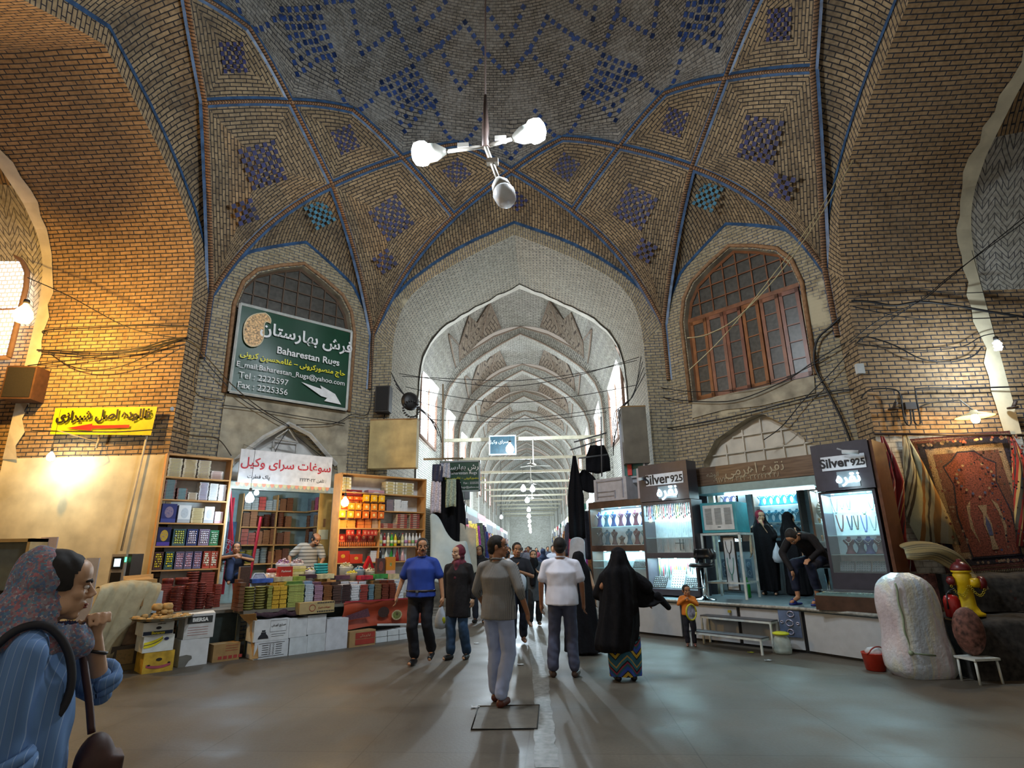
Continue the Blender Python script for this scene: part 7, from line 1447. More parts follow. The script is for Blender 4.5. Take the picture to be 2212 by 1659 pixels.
def person(label,P,rz,h,J,skc='a',vox=.010,head=(0,0,0),hairc='16110e',hair='short',face=True,shirt=None,sleeve='short',trouser=None,skirt=None,shoes='241c18',scarf=None,must=False,bald=False,belt=False,build=1.0,hands=(.5,.5),line=.045,name='person',hem=.86,headc=None,group=None,cloth_amp=.012,bareankle=False,ears=True):
    o=thing(name,P,rz,label,'person',group);k=h/1.73;j=dict(hipL=(-.09,0,.92),hipR=(.09,0,.92),kneeL=(-.105,-.02,.50),kneeR=(.105,-.02,.50),ankL=(-.105,.03,.09),ankR=(.105,.03,.09),toeL=(-.12,-.13,.035),toeR=(.12,-.13,.035),pel=(0,0,.95),wai=(0,-.005,1.10),che=(0,.0,1.28),nec=(0,.02,1.45),hd=(0,-.005,1.595),shL=(-.178,.01,1.375),shR=(.178,.01,1.375),elL=(-.25,.03,1.13),elR=(.25,.03,1.13),wrL=(-.27,-.04,.88),wrR=(.27,-.04,.88),hdL=(0,-.15,-1),hdR=(0,-.15,-1),thL=(.3,-1,0),thR=(-.3,-1,0))
    for a_ in('shL','shR'):j[a_]=(j[a_][0]*(.6+.4*build),j[a_][1],j[a_][2])
    j.update(J);j={a:V(b)*(k if a[:2]not in('th',)and a not in('hdL','hdR')else 1)for a,b in j.items()if a[:2]!='pm'};B=build
    mb=MB()
    torso(mb,[(j['pel']-V((0,0,.08*k)),.10*k*B,.09*k*B),(j['pel'],.155*k*B,.11*k*B),(j['wai'],.135*k*B,.095*k*B),(j['che'],.16*k*B,.11*k*B),(j['che'].lerp(j['nec'],.6),.15*k,.09*k),(j['nec'],.05*k,.05*k)])
    caps(mb,j['nec']-V((0,0,.03*k)),j['hd']+V((0,.015*k,-.05*k)),.055*k,.052*k)
    for s in 'LR':
        caps(mb,j['hip'+s],j['knee'+s],.085*k,.055*k);caps(mb,j['knee'+s],j['ank'+s],.055*k,.036*k);caps(mb,j['ank'+s]-V((0,0,.03*k)),j['toe'+s],.035*k,.028*k)
        caps(mb,j['sh'+s].lerp(j['nec'],.6)+V((0,0,-.02*k)),j['sh'+s]-V((0,0,.006)),.042*k,.046*k);caps(mb,j['sh'+s]-V((0,0,.006)),j['el'+s],.044*k,.037*k);caps(mb,j['el'+s],j['wr'+s],.038*k,.026*k);hand(mb,j['wr'+s],j['hd'+s],j['th'+s],hands[0 if s=='L' else 1],k,J.get('pm'+s))
    hs=k*(1.07 if h>1.2 else 1.5);mx=head_mx(j['hd'],*head);head_mesh(mb,mx,hs,ears=ears and not scarf)
    fuse(mb,'body',skin(skc),o,vox,0,smooth=1)
    if face:face_bits(o,mx,hs,hairc,must=must)
    if hair and not(scarf and hair=='short'):hair_mesh(o,mx,hs,hairc,hair,line,bald)
    g=.018*k
    if shirt:
        mb=MB();e=.03*k
        torso(mb,[(V((j['pel'].x,j['pel'].y,j['pel'].z-.95*k+hem*k)),.165*k*B+e,.125*k*B+e*.6),(j['pel'],.16*k*B+e,.12*k*B+e*.6),(j['wai'],.145*k*B+e,.11*k*B+e*.6),(j['che'],.17*k*B+e*.7,.12*k*B+e*.5),(j['che'].lerp(j['nec'],.55),.165*k+.005,.10*k+.005),(j['nec']+V((0,0,.0)),.066*k,.064*k)])
        for s in 'LR':
            caps(mb,j['sh'+s].lerp(j['nec'],.62)+V((0,0,-.015*k)),j['sh'+s],.062*k,.064*k)
            if sleeve=='short':caps(mb,j['sh'+s],j['sh'+s].lerp(j['el'+s],.72),.068*k,.072*k)
            else:caps(mb,j['sh'+s],j['el'+s],.070*k,.056*k);caps(mb,j['el'+s],j['el'+s].lerp(j['wr'+s],.92 if sleeve=='long' else .3),.056*k,.045*k)
        fuse(mb,'shirt' if not isinstance(shirt,tuple)else shirt[1],shirt if not isinstance(shirt,tuple)else shirt[0],o,max(vox,.011),cloth_amp,smooth=7)
        mb=MB();mb.tube([j['nec']+V((.068*k*cos(a),.066*k*sin(a)-.005,.012*k+.01*sin(a)))for a in[PI*2*i/16 for i in range(17)]],.011*k,6);mb.build('collar',shirt if not isinstance(shirt,tuple)else shirt[0],o)
    if trouser:
        mb=MB();torso(mb,[(j['pel']-V((0,0,.13*k)),.12*k,.10*k),(j['pel']-V((0,0,.06*k)),.168*k*B,.125*k*B),(j['pel']+V((0,0,.06*k)),.16*k*B,.118*k*B),(j['pel']+V((0,0,.1*k)),.15*k*B,.11*k*B)])
        for s in 'LR':caps(mb,j['hip'+s],j['knee'+s],.10*k,.082*k);a_=j['ank'+s];caps(mb,j['knee'+s],a_+V((0,0,.035*k if not bareankle else .12*k)),.082*k,.072*k)
        fuse(mb,'trousers',trouser,o,max(vox,.011),cloth_amp*1.2,(7,7,5),5)
    if skirt:
        mb=MB();rows=[];n=28
        for i,(z,r)in enumerate(skirt[1]):rows.append([(j['pel'].x+(r+.018*sin(a*7+z*3))*cos(a)*k,j['pel'].y+(r*.8+.018*sin(a*7+z*3))*sin(a)*k,z*k)for a in[2*PI*q/n for q in range(n)]])
        mb.grid(rows,[[(q/n*6,z*3)for q in range(n)]for z,r in skirt[1]],0,True,True);mb.build('skirt',skirt[0],o,fix=False)
    if belt:mb=MB();pz=j['pel']+V((0,0,.035*k));mb.tube([pz+V(((.172*k*B)*cos(a),(.128*k*B)*sin(a),0))for a in[PI*2*i/20 for i in range(21)]],.018*k,6);b=mb.build('belt',M('2a201c',.4),o);mb=MB();mb.cbox(pz+V((0,-.145*k*B,0)),(.04,.012,.035));mb.build('buckle',metal_g,b)
    for s in 'LR':
        if shoes:mb=MB();A,T=j['ank'+s],j['toe'+s];caps(mb,A+V((0,.01*k,-.05*k)),T.lerp(A,.1)+V((0,0,0)),.046*k,.038*k);fuse(mb,'shoe',M(shoes,.4),o,.012,0,smooth=1)
    if scarf:
        S=mx@Matrix.Scale(hs,4);mb=MB();mb.ball((0,.022,.026),(.089,.098,.1),20,14,0,S);mb.ball((0,.03,-.06),(.082,.075,.075),16,12,0,S);caps(mb,S@V((0,.03,-.05)),j['nec']+V((0,.005,-.02*k)),.078*k,.11*k);caps(mb,j['nec']-V((.07*k,0,.02)),j['nec']+V((.07*k,0,-.02)),.07*k,.07*k)
        if len(scarf)>1:caps(mb,j['nec']+V((0,-.07*k,-.02)),j['nec']+V((.01,-.12*k,-scarf[1])),.06*k,.05*k)
        fuse(mb,'headscarf',scarf[0],o,max(vox,.010),.012,(10,10,6))
    return o,j,mx
def chador(o,rings,m,vox=.016,extra=(),amp=.02,n=56,rip=.016,name='chador'):
    mb=MB();rows=[]
    for z,rx,ry,cx_,cy_ in rings:
        rows.append([(cx_+(rx+rip*min(1,rx*4)*sin(a*9+z*2.5)+rip*.6*sin(a*17-z*4))*cos(a),cy_+(ry+rip*min(1,rx*4)*sin(a*9+z*2.5))*sin(a),z)for a in[2*PI*q/n for q in range(n)]])
    mb.grid(rows,None,0,True,True)
    for r in(range(0,n),range(len(mb.v)-n,len(mb.v))):mb.f.append(list(r));mb.uv.append([(0,0)]*n);mb.mi.append(0);mb.sm.append(True)
    for e in extra:caps(mb,*e)
    return fuse(mb,name,m,o,vox,amp,(7,7,1.6),2)
blackc=mat('black_cloth',(.006,.006,.008),.9,var=.3,scale=30,spec=.2);blackd=mat('black_coat',(.012,.010,.011),.8,var=.3,scale=30,spec=.3)
def check_mat(name,a,b,s):
    m=bpy.data.materials.new(name);m.use_nodes=True;nt=m.node_tree;p=nt.nodes['Principled BSDF'];tc=N(nt,'TexCoord');c=N(nt,'TexBrick');c.offset=0;c.inputs['Scale'].default_value=1;c.inputs['Brick Width'].default_value=s;c.inputs['Row Height'].default_value=s;c.inputs['Mortar Size'].default_value=s*.12
    mp=N(nt,'Mapping');mp.inputs['Rotation'].default_value=(PI/2,0,0);nt.links.new(tc.outputs['Object'],mp.inputs[0]);nt.links.new(mp.outputs[0],c.inputs[0]);c.inputs['Color1'].default_value=(*a,1);c.inputs['Color2'].default_value=(*a,1);c.inputs['Mortar'].default_value=(*b,1);nt.links.new(c.outputs[0],p.inputs['Base Color']);p.inputs['Roughness'].default_value=.85;return m
# 1 the man in the checked grey shirt, seen from behind, looking back over his right shoulder
g=atZ(1078,1522);person('man in a grey checked shirt and pale blue trousers, back turned, looking right',g,PI-.45,1.74,dict(kneeL=(-.10,-.05,.5),ankL=(-.08,.1,.09),toeL=(-.08,-.05,.035),ankR=(.10,-.10,.09),toeR=(.11,-.26,.035),kneeR=(.10,-.10,.5),elL=(-.30,.06,1.15),wrL=(-.33,-.06,.9),elR=(.27,.02,1.13),wrR=(.26,-.14,.95)),'c',.009,head=(-.95-.2,.0,0),hairc='17120f',shirt=check_mat('grey_check',H('8a8a88'),H('5a5a5c'),.014),sleeve='elbow',trouser=M('a0b0d6',.8,var=.1,scale=5),shoes='5c2c20',hem=.84,line=.075,build=1.12)
# 2 the man in the white T-shirt, back to us
g=atZ(1220,1462);person('man in a white T-shirt and slate trousers standing with his back turned',g,PI-.08,1.73,dict(hipL=(-.09,0,.92),kneeL=(-.11,-.02,.5),ankL=(-.13,.02,.09),toeL=(-.17,-.1,.035),kneeR=(.12,-.03,.5),ankR=(.14,.03,.09),toeR=(.18,-.1,.035),elL=(-.27,.0,1.13),elR=(.27,.0,1.13),wrL=(-.28,-.06,.87),wrR=(.28,-.06,.87)),'c',.009,hairc='14100e',face=False,shirt=M('e4e6f4',.85,var=.04),trouser=M('4a5068',.8,var=.12,scale=6),shoes='4a3830',build=1.2,hem=.86)
# 3 the man in the blue shirt walking towards us
g=atZ(905,1436);o,j,mx=person('moustached man in a royal blue short-sleeved shirt walking towards the camera',g,-.12,1.77,dict(kneeL=(-.09,-.10,.52),ankL=(-.07,.0,.10),toeL=(-.08,-.17,.04),kneeR=(.11,-.02,.52),ankR=(.13,.16,.17),toeR=(.14,.04,.07),elL=(-.30,.03,1.13),wrL=(-.36,-.03,.90),elR=(.29,.02,1.13),wrR=(.33,.0,.89)),'b',.009,head=(.45,.05,0),hairc='221a14',must=True,shirt=M('1c3c94',.75,var=.12,scale=5),trouser=M('10121c',.8),belt=True,shoes='141214',build=1.2,hem=.9)
# 4 the woman in the dark coat and red tartan scarf, with a carrier bag
g=atZ(988,1425);o,j,mx=person('woman in a long black coat and dark red tartan headscarf holding the carrier bag',g,-.35,1.66,dict(kneeL=(-.10,-.05,.5),ankL=(-.11,-.02,.09),toeL=(-.14,-.17,.035),ankR=(.11,.10,.09),toeR=(.13,-.03,.035),elL=(-.24,.02,1.13),wrL=(-.26,-.06,.90),elR=(.25,.04,1.13),wrR=(.27,.0,.9)),'d',.010,head=(-.45,.0,0),hairc='241a16',shirt=(blackd,'coat'),sleeve='long',trouser=M('2c4868',.8,var=.25,scale=5),shoes='1c1614',scarf=(mat('tartan_red',(.12,.015,.03),.85,var=.8,scale=10),.22),hem=.62,build=1.12)
mb=MB();mb.lathe([(.005,0),(.02,-.05),(.075,-.16),(.10,-.28),(.085,-.36),(.02,-.38)],n=16);mb.v=[(x*(1+.3*noise.noise((x*20,y*20,z*14))),y*.6,z)for x,y,z in mb.v];b=mb.build('carrier_bag',mat('bag_white',(.55,.62,.7),.3,alpha=.85,var=.12));b.location=o.matrix_basis@(j['wrL']+V((0,-.02,-.06)));tag(b,'pale blue plastic carrier bag with a yellow print held by the scarfed woman','bag')
mb=MB();mb.ball((.05,-.045,-.25),(.03,.012,.05),8,6);p_=mb.build('yellow_print',M('b0b828',.5),b)
# 5 the woman in the blowing black chador, walking away, bright skirt below
g=atZ(1352,1470);o,j,mx=person('woman in a billowing black chador walking away over a bright patterned skirt',g,PI+.1,1.58,dict(elR=(.26,.02,1.2),wrR=(.1,-.2,1.1),elL=(-.3,.0,1.2),wrL=(-.42,-.05,1.02)),'c',.014,face=False,hair=None,scarf=(blackc,),shoes='181416')
def zig_mat():
    m=bpy.data.materials.new('zigzag_bands');m.use_nodes=True;nt=m.node_tree;b=nt.nodes['Principled BSDF'];uv=N(nt,'UVMap');sx=N(nt,'SeparateXYZ');nt.links.new(uv.outputs[0],sx.inputs[0]);p=N(nt,'Math',operation='PINGPONG');p.inputs[1].default_value=.5;nt.links.new(sx.outputs[0],p.inputs[0]);a=N(nt,'Math',operation='MULTIPLY_ADD');a.inputs[1].default_value=.9;nt.links.new(p.outputs[0],a.inputs[0]);nt.links.new(sx.outputs[1],a.inputs[2]);f=N(nt,'Math',operation='FRACT');nt.links.new(a.outputs[0],f.inputs[0]);r=N(nt,'ValToRGB');r.color_ramp.interpolation='CONSTANT';e=r.color_ramp.elements;e[0].color=(*H('1c5468'),1);e[1].position=.22;e[1].color=(*H('0c0c10'),1)
    for q,c in((.27,'b8982c'),(.4,'0c0c10'),(.45,'2848a8'),(.6,'1c5468'),(.7,'8a2444'),(.76,'0c0c10'),(.82,'286878'),(.93,'a08848')):x=e.new(q);x.color=(*H(c),1)
    nt.links.new(f.outputs[0],r.inputs[0]);nt.links.new(r.outputs[0],b.inputs['Base Color']);b.inputs['Roughness'].default_value=.8;return m
mb=MB();rows=[];uv=[]
for z,r in((.06,.19),(.12,.19),(.25,.2),(.4,.2),(.5,.2)):rows.append([((r+.02*sin(a*5))*cos(a)-.0,(r*.7+.02*sin(a*5))*sin(a),z)for a in[2*PI*q/30 for q in range(31)]]);uv.append([(q/30*4,z*3.2)for q in range(31)])
mb.grid(rows,uv);mb.build('skirt',zig_mat(),o,fix=False)
c_=chador(o,[(.34,.25,.2,.1,0),(.42,.27,.21,.1,0),(.6,.26,.2,.06,0),(.9,.24,.19,.02,0),(1.15,.23,.18,0,.0),(1.28,.22,.16,0,.01),(1.36,.14,.12,0,.02),(1.44,.105,.12,0,.02),(1.54,.08,.095,0,.02),(1.585,.03,.04,0,.02)],blackc,.016,[((.17,-.02,1.2),(.24,-.12,1.0),.1,.1),((-.17,.0,1.22),(-.34,.02,1.08),.09,.09)])
mb=MB();rows=[]
for i in range(12):
    u=i/11;x=-.14-.36*u;zt=1.26-.32*u**1.3;zb=(.86-.02*sin(u*6))if u<.6 else .86+(u-.6)*.12;rows.append([(x+.02*sin(v*6),.03+.05*sin(u*5+v*4)+.06*u,zt+(zb-zt)*v)for v in[q/8 for q in range(9)]])
mb.grid(rows);b=mb.build('chador_wing',blackc,o,fix=False);b.modifiers.new('s','SOLIDIFY').thickness=.02;mb=MB();caps(mb,(-.46,.08,.98),(-.58,.1,.84),.05,.035);mb.build('chador_corner',blackc,o)
# 6 second chador behind the white T-shirt
g=atZ(1258,1412);o,j,mx=person('woman in a black chador close behind the man in the white T-shirt',g,PI-.2,1.53,dict(wrR=(.3,-.05,.9)),'d',.014,face=False,hair=None,scarf=(blackc,),shoes='6a4438')
chador(o,[(.03,.30,.24,-.03,0),(.3,.27,.22,-.02,0),(.7,.24,.2,-.01,0),(1.05,.22,.18,0,0),(1.24,.21,.16,0,.01),(1.32,.13,.12,0,.02),(1.39,.10,.12,0,.02),(1.49,.08,.095,0,.02),(1.535,.03,.04,0,.02)],blackc,.018)
# 7 father carrying a child
g=atZ(1120,1392);o,j,mx=person('bearded man in a black T-shirt carrying a small child on his right arm',g,.1,1.70,dict(kneeL=(-.1,-.08,.5),ankL=(-.1,-.06,.09),toeL=(-.12,-.22,.035),ankR=(.1,.12,.12),toeR=(.12,-.01,.05),elL=(-.26,-.02,1.15),wrL=(-.1,-.2,1.12),hdL=(.9,-.4,.2),elR=(.27,-.03,1.13),wrR=(.03,-.24,1.22),hdR=(-1,-.2,.3)),'a',.011,head=(.15,.12,.1),hairc='17110d',shirt=M('10121c',.8),trouser=M('141a2c',.8),shoes='54382a',hem=.88)
o2,j2,mx2=person('small child in a white vest held on the bearded man\'s arm',g+V((-.17,-.16,.76)),PI*.75,.78,dict(pel=(0,0,.95),kneeL=(-.12,-.25,.9),ankL=(-.12,-.28,.6),toeL=(-.12,-.4,.55),kneeR=(.12,-.25,.9),ankR=(.12,-.28,.6),toeR=(.12,-.4,.55),elL=(-.28,-.2,1.2),wrL=(-.2,-.45,1.3)),'a',.009,head=(.3,0,0),hairc='1a120e',shirt=M('c8ccd4',.8),trouser=M('3a3450',.8),shoes=None,build=1.1,hem=.95)
mb=MB();mb.ball((0,0,0),(.12,.08,.17),14,10);mb.v=[(x*(1+.25*noise.noise((x*14,y*14,z*14))),y,z)for x,y,z in mb.v];b=mb.build('carrier_bag',bpy.data.materials['bag_white']);b.location=g+V((.06,-.27,1.0));tag(b,'white plastic bag hanging from the hand of the man with the child','bag')
# 8 woman in grey behind them
g=atZ(1156,1352);o,j,mx=person('woman in a long grey coat and black scarf walking towards the camera',g,.05,1.56,dict(kneeL=(-.09,-.08,.5),elR=(.25,-.02,1.12),wrR=(.12,-.2,1.2),hdR=(-.7,-.3,.5),ankR=(.1,.1,.1),toeR=(.12,-.03,.05)),'d',.013,head=(0,0,0),hairc='181210',hair='long',shirt=(M('3c444c',.85,var=.2),'coat'),sleeve='long',trouser=M('101014',.8),shoes='101010',scarf=None,hem=.55,build=1.0)
mb=MB();caps(mb,(-.02,-.1,1.3),(-.04,-.16,.85),.09,.06);caps(mb,(0,.0,1.34),(0,-.06,1.25),.1,.1);fuse(mb,'black_shawl',blackc,o,.016,.015)
# 9 the boy in orange with a tambourine
g=atZ(1494,1396);o,j,mx=person('small boy in an orange jumper with a tambourine under his arms',g,-.25,.93,dict(elL=(-.28,-.05,1.2),elR=(.28,-.05,1.2),wrL=(-.06,-.2,1.36),wrR=(.07,-.2,1.34),hdL=(.6,-.3,.5),hdR=(-.6,-.3,.5),hd=(0,-.01,1.6)),'a',.008,head=(.35,.1,0),hairc='1a120e',line=.03,shirt=M('c8701c',.8),sleeve='long',trouser=M('141420',.8),shoes='5a3038',build=1.15,hem=.88)
mb=MB();mb.tube([(.05+.075*cos(a),-.175+.08*cos(a),.54+.12*sin(a))for a in[2*PI*i/28 for i in range(29)]],.014,8);t_=thing('tambourine',g,-.25,'yellow-rimmed tambourine held by the boy in orange','tambourine');mb.build('rim',M('c8b820',.4,var=.3,scale=20),t_);mb=MB();pts=[(.05+.067*cos(a),-.175+.072*cos(a),.54+.108*sin(a))for a in[2*PI*i/28 for i in range(28)]];mb.add(pts,[tuple(range(28))]);mb.build('drum_skin',mat('skin_print',(.35,.32,.4),.5,var=.8,scale=16),t_,fix=False)
# 10/11 the two women in chadors on the platform
g=RD.w(-.28,-.35,PZ);o,j,mx=person('woman in a black chador over a red scarf, hand to her mouth',g,-.5,1.62,dict(elR=(.2,-.1,1.15),wrR=(.04,-.17,1.44),hdR=(-.3,.1,1),thR=(-1,-.4,0)),'d',.011,head=(.5,.1,0),hairc='181210',scarf=(M('8a1c34',.8),),hair='short',shoes='28201c')
chador(o,[(.08,.19,.17,.0,0),(.4,.2,.18,0,0),(.75,.22,.18,0,0),(1.1,.22,.17,0,0),(1.28,.21,.15,0,.02),(1.36,.14,.11,0,.05),(1.44,.10,.09,.0,.055),(1.56,.085,.08,0,.06),(1.64,.04,.05,0,.06)],blackc,.014,[((.17,0,1.2),(.22,-.1,1.1),.08,.07),((.22,-.1,1.1),(.1,-.14,1.3),.06,.05)])
b=copy_tree(bpy.data.objects['carrier_bag'],o.matrix_basis@V((.24,-.12,.98)),0,'white plastic bag hanging from the arm of the woman in the shop');b['category']='bag'
g=RD.w(.2,-.55,PZ);o,j,mx=person('second woman in a black chador, facing the counter',g,1.7,1.55,{},'d',.013,head=(0,.1,0),scarf=(blackc,),shoes='201a18')
chador(o,[(.02,.24,.22,.0,0),(.4,.23,.21,0,0),(.75,.24,.2,0,0),(1.08,.24,.18,0,0),(1.22,.22,.16,0,.02),(1.3,.15,.12,0,.03),(1.38,.10,.1,.0,.04),(1.5,.085,.09,0,.045),(1.57,.04,.05,0,.04)],blackc,.016)
# 12 the bent man sitting in front of the case
g=RD.w(1.08,1.0,PZ);o,j,mx=person('man in a black jacket sitting bent forward with his head down, blue slippers',g,-1.0,1.74,dict(pel=(0,.2,.70),hipL=(-.1,.17,.68),hipR=(.1,.17,.68),kneeL=(-.16,-.25,.62),kneeR=(.17,-.25,.60),ankL=(-.15,-.22,.14),ankR=(.13,-.12,.14),toeL=(-.17,-.38,.04),toeR=(.14,-.28,.04),wai=(0,.14,.84),che=(0,-.02,.99),nec=(0,-.20,1.08),hd=(-.02,-.34,1.06),shL=(-.19,-.15,1.04),shR=(.19,-.15,1.04),elL=(-.26,-.32,.80),wrL=(-.08,-.38,.52),hdL=(.2,.1,-1),elR=(.3,-.12,.84),wrR=(.2,-.28,.70),hdR=(-.1,-.9,-.3),thR=(-1,0,.2)),'b',.010,head=(.1,1.15,0),hairc='1c1613',shirt=(blackd,'jacket'),sleeve='long',trouser=M('141c34',.8),shoes=None,bareankle=True,hem=.93,build=1.1)
for s in 'LR':mb=MB();A,T=j['ank'+s],j['toe'+s];caps(mb,V((A.x,A.y+.02,.03)),V((T.x,T.y+.0,.025)),.042,.045);mb.v=[(x,y,max(.002,z*.55))for x,y,z in mb.v];mb.tube([V((T.x-.05,T.y+.05,.03)),V((T.x,T.y+.03,.085)),V((T.x+.05,T.y+.05,.03))],.02,6);mb.build('slipper',M('1c2c78',.5),o)
# 13 the boy on the stall, 14 the shopkeeper
g=LD.w(-.8,.15,1.02);o,j,mx=person('boy in dark clothes sitting with arms folded on his raised knee inside the sweet shop',g,.5,1.5,dict(pel=(0,.1,.16),hipL=(-.09,.08,.16),hipR=(.09,.08,.16),kneeL=(-.08,-.2,.5),kneeR=(.14,-.3,.2),ankL=(-.08,-.3,.1),ankR=(.2,-.6,.1),toeL=(-.08,-.42,.05),toeR=(.22,-.72,.1),wai=(0,.1,.32),che=(0,.04,.48),nec=(0,-.02,.62),hd=(0,-.07,.76),shL=(-.17,-.01,.57),shR=(.17,-.01,.57),elL=(-.28,-.2,.56),wrL=(-.02,-.33,.60),hdL=(1,0,0),thL=(0,0,1),elR=(.34,-.25,.5),wrR=(.1,-.34,.56),hdR=(-1,0,.2),thR=(0,0,1)),'a',.010,head=(0,.05,0),hairc='14100e',shirt=M('141a2c',.8),trouser=M('24365a',.8),shoes=None,hem=.9)
g=LD.w(.62,.12,.38);o,j,mx=person('balding man in a striped polo shirt leaning over the goods in the sweet stall',g,.35,1.72,dict(nec=(.05,-.10,1.36),hd=(.13,-.2,1.46),che=(.02,-.04,1.24),shL=(-.15,-.05,1.33),shR=(.22,-.08,1.3),elL=(-.36,-.05,1.12),wrL=(-.32,-.25,1.0),elR=(.3,-.18,1.06),wrR=(.26,-.4,.98)),'a',.010,head=(.65,.5,0),hairc='1a1410',bald=True,shirt=None,trouser=None,shoes=None,build=1.2)
def polo():
    m=bpy.data.materials.new('striped_polo');m.use_nodes=True;nt=m.node_tree;b=nt.nodes['Principled BSDF'];tc=N(nt,'TexCoord');sx=N(nt,'SeparateXYZ');nt.links.new(tc.outputs['Object'],sx.inputs[0]);f=N(nt,'Math',operation='MULTIPLY');f.inputs[1].default_value=15;nt.links.new(sx.outputs[2],f.inputs[0]);g_=N(nt,'Math',operation='FRACT');nt.links.new(f.outputs[0],g_.inputs[0]);c=N(nt,'Math',operation='GREATER_THAN');c.inputs[1].default_value=.8;nt.links.new(g_.outputs[0],c.inputs[0]);x=N(nt,'MixRGB');nt.links.new(c.outputs[0],x.inputs[0]);x.inputs[1].default_value=(*H('a8a298'),1);x.inputs[2].default_value=(*H('2a2624'),1);nt.links.new(x.outputs[0],b.inputs['Base Color']);b.inputs['Roughness'].default_value=.85;return m
pm_=polo();mb=MB();k=1.72/1.73;B=1.2;e=.03
torso(mb,[(V((0,0,.9)),.2,.15),(j['wai'],.2,.15),(j['che'],.21,.14),(j['che'].lerp(j['nec'],.6),.17,.1),(j['nec'],.07,.065)])
for s in 'LR':caps(mb,j['sh'+s].lerp(j['nec'],.35),j['sh'+s],.07,.075);caps(mb,j['sh'+s],j['sh'+s].lerp(j['el'+s],.75),.075,.075)
fuse(mb,'polo_shirt',pm_,o,.012,.012);mb=MB();S=mx;mb.ball((0,-.07,-.075),(.045,.035,.035),12,8,0,S);fuse(mb,'beard',M('1c1613',.9),o,.008,.003)
# 15 the woman close by at the left: striped blue shirt, patterned scarf, hand at her mouth
g=V((-1.72,1.98,0));strb=bpy.data.materials.new('blue_striped_cotton');strb.use_nodes=True;nt=strb.node_tree;b=nt.nodes['Principled BSDF'];tc=N(nt,'TexCoord');sx=N(nt,'SeparateXYZ');nt.links.new(tc.outputs['Object'],sx.inputs[0])
ad=N(nt,'Math',operation='MULTIPLY_ADD');nt.links.new(sx.outputs[0],ad.inputs[0]);ad.inputs[1].default_value=.3;nt.links.new(sx.outputs[1],ad.inputs[2]);f=N(nt,'Math',operation='MULTIPLY');f.inputs[1].default_value=46;nt.links.new(ad.outputs[0],f.inputs[0]);g_=N(nt,'Math',operation='FRACT');nt.links.new(f.outputs[0],g_.inputs[0]);r=N(nt,'ValToRGB');e=r.color_ramp.elements;e[0].color=(*H('587aa6'),1);e[1].color=(*H('587aa6'),1);x=e.new(.45);x.color=(*H('5476a8'),1);x=e.new(.5);x.color=(*H('93a8c4'),1);x=e.new(.56);x.color=(*H('587aa6'),1);nt.links.new(g_.outputs[0],r.inputs[0]);nt.links.new(r.outputs[0],b.inputs['Base Color']);b.inputs['Roughness'].default_value=.85
scf=bpy.data.materials.new('patterned_scarf');scf.use_nodes=True;nt=scf.node_tree;b=nt.nodes['Principled BSDF'];tc=N(nt,'TexCoord');vo=N(nt,'TexVoronoi');vo.inputs['Scale'].default_value=130;nt.links.new(tc.outputs['Object'],vo.inputs[0]);r=N(nt,'ValToRGB');r.color_ramp.interpolation='CONSTANT';e=r.color_ramp.elements;e[0].color=(*H('3c6c9c'),1);e[1].position=.8;e[1].color=(*H('8a7c80'),1)
for q,c in((.15,'b05058'),(.3,'2c6490'),(.42,'9a8a8c'),(.52,'904048'),(.66,'3c94a8'),(.74,'c08080')):x=e.new(q);x.color=(*H(c),1)
sp=N(nt,'SeparateXYZ');nt.links.new(vo.outputs['Color'],sp.inputs[0]);nt.links.new(sp.outputs[0],r.inputs[0]);n5=N(nt,'TexNoise');n5.inputs['Scale'].default_value=9;nt.links.new(tc.outputs['Object'],n5.inputs[0]);r5=N(nt,'ValToRGB');r5.color_ramp.elements[0].position=.42;r5.color_ramp.elements[0].color=(*H('5c88a8'),1);r5.color_ramp.elements[1].position=.56;r5.color_ramp.elements[1].color=(*H('c09088'),1);nt.links.new(n5.outputs[0],r5.inputs[0]);mx_=N(nt,'MixRGB',blend_type='MULTIPLY');mx_.inputs[0].default_value=.75;nt.links.new(r.outputs[0],mx_.inputs[1]);nt.links.new(r5.outputs[0],mx_.inputs[2])
vd=N(nt,'Math',operation='GREATER_THAN');vd.inputs[1].default_value=.8;nt.links.new(vo.outputs['Distance'],vd.inputs[0]);m7=N(nt,'MixRGB');nt.links.new(vd.outputs[0],m7.inputs[0]);nt.links.new(mx_.outputs[0],m7.inputs[1]);m7.inputs[2].default_value=(.3,.3,.32,1);m8=N(nt,'MixRGB',blend_type='ADD');m8.inputs[0].default_value=1;nt.links.new(m7.outputs[0],m8.inputs[1]);m8.inputs[2].default_value=(.10,.11,.125,1);nt.links.new(m8.outputs[0],b.inputs['Base Color']);b.inputs['Roughness'].default_value=.9
o,j,mx=person('young woman in a blue striped shirt and patterned headscarf, hand raised to her mouth',g,2.32,1.64,dict(hd=(0,-.03,1.56),nec=(0,.015,1.42),che=(0,.03,1.24),elR=(.19,-.24,1.14),shR=(.17,-.02,1.36),shL=(-.17,.02,1.36),wrR=(.05,-.175,1.375),pmR=(-.2,1,0),hdR=(-.3,.05,1),thR=(-.2,.9,.2),elL=(-.21,.05,1.12),wrL=(-.22,-.05,.88),hdL=(.1,-.3,-1)),'d',.0065,head=(-.08,.1,0),hairc='15100e',line=.052,shirt=(strb,'shirt'),sleeve='elbow',trouser=M('14161c',.8),shoes='201c1c',hem=.74,build=1.12,hands=(.5,1.55),cloth_amp=.02,ears=False)
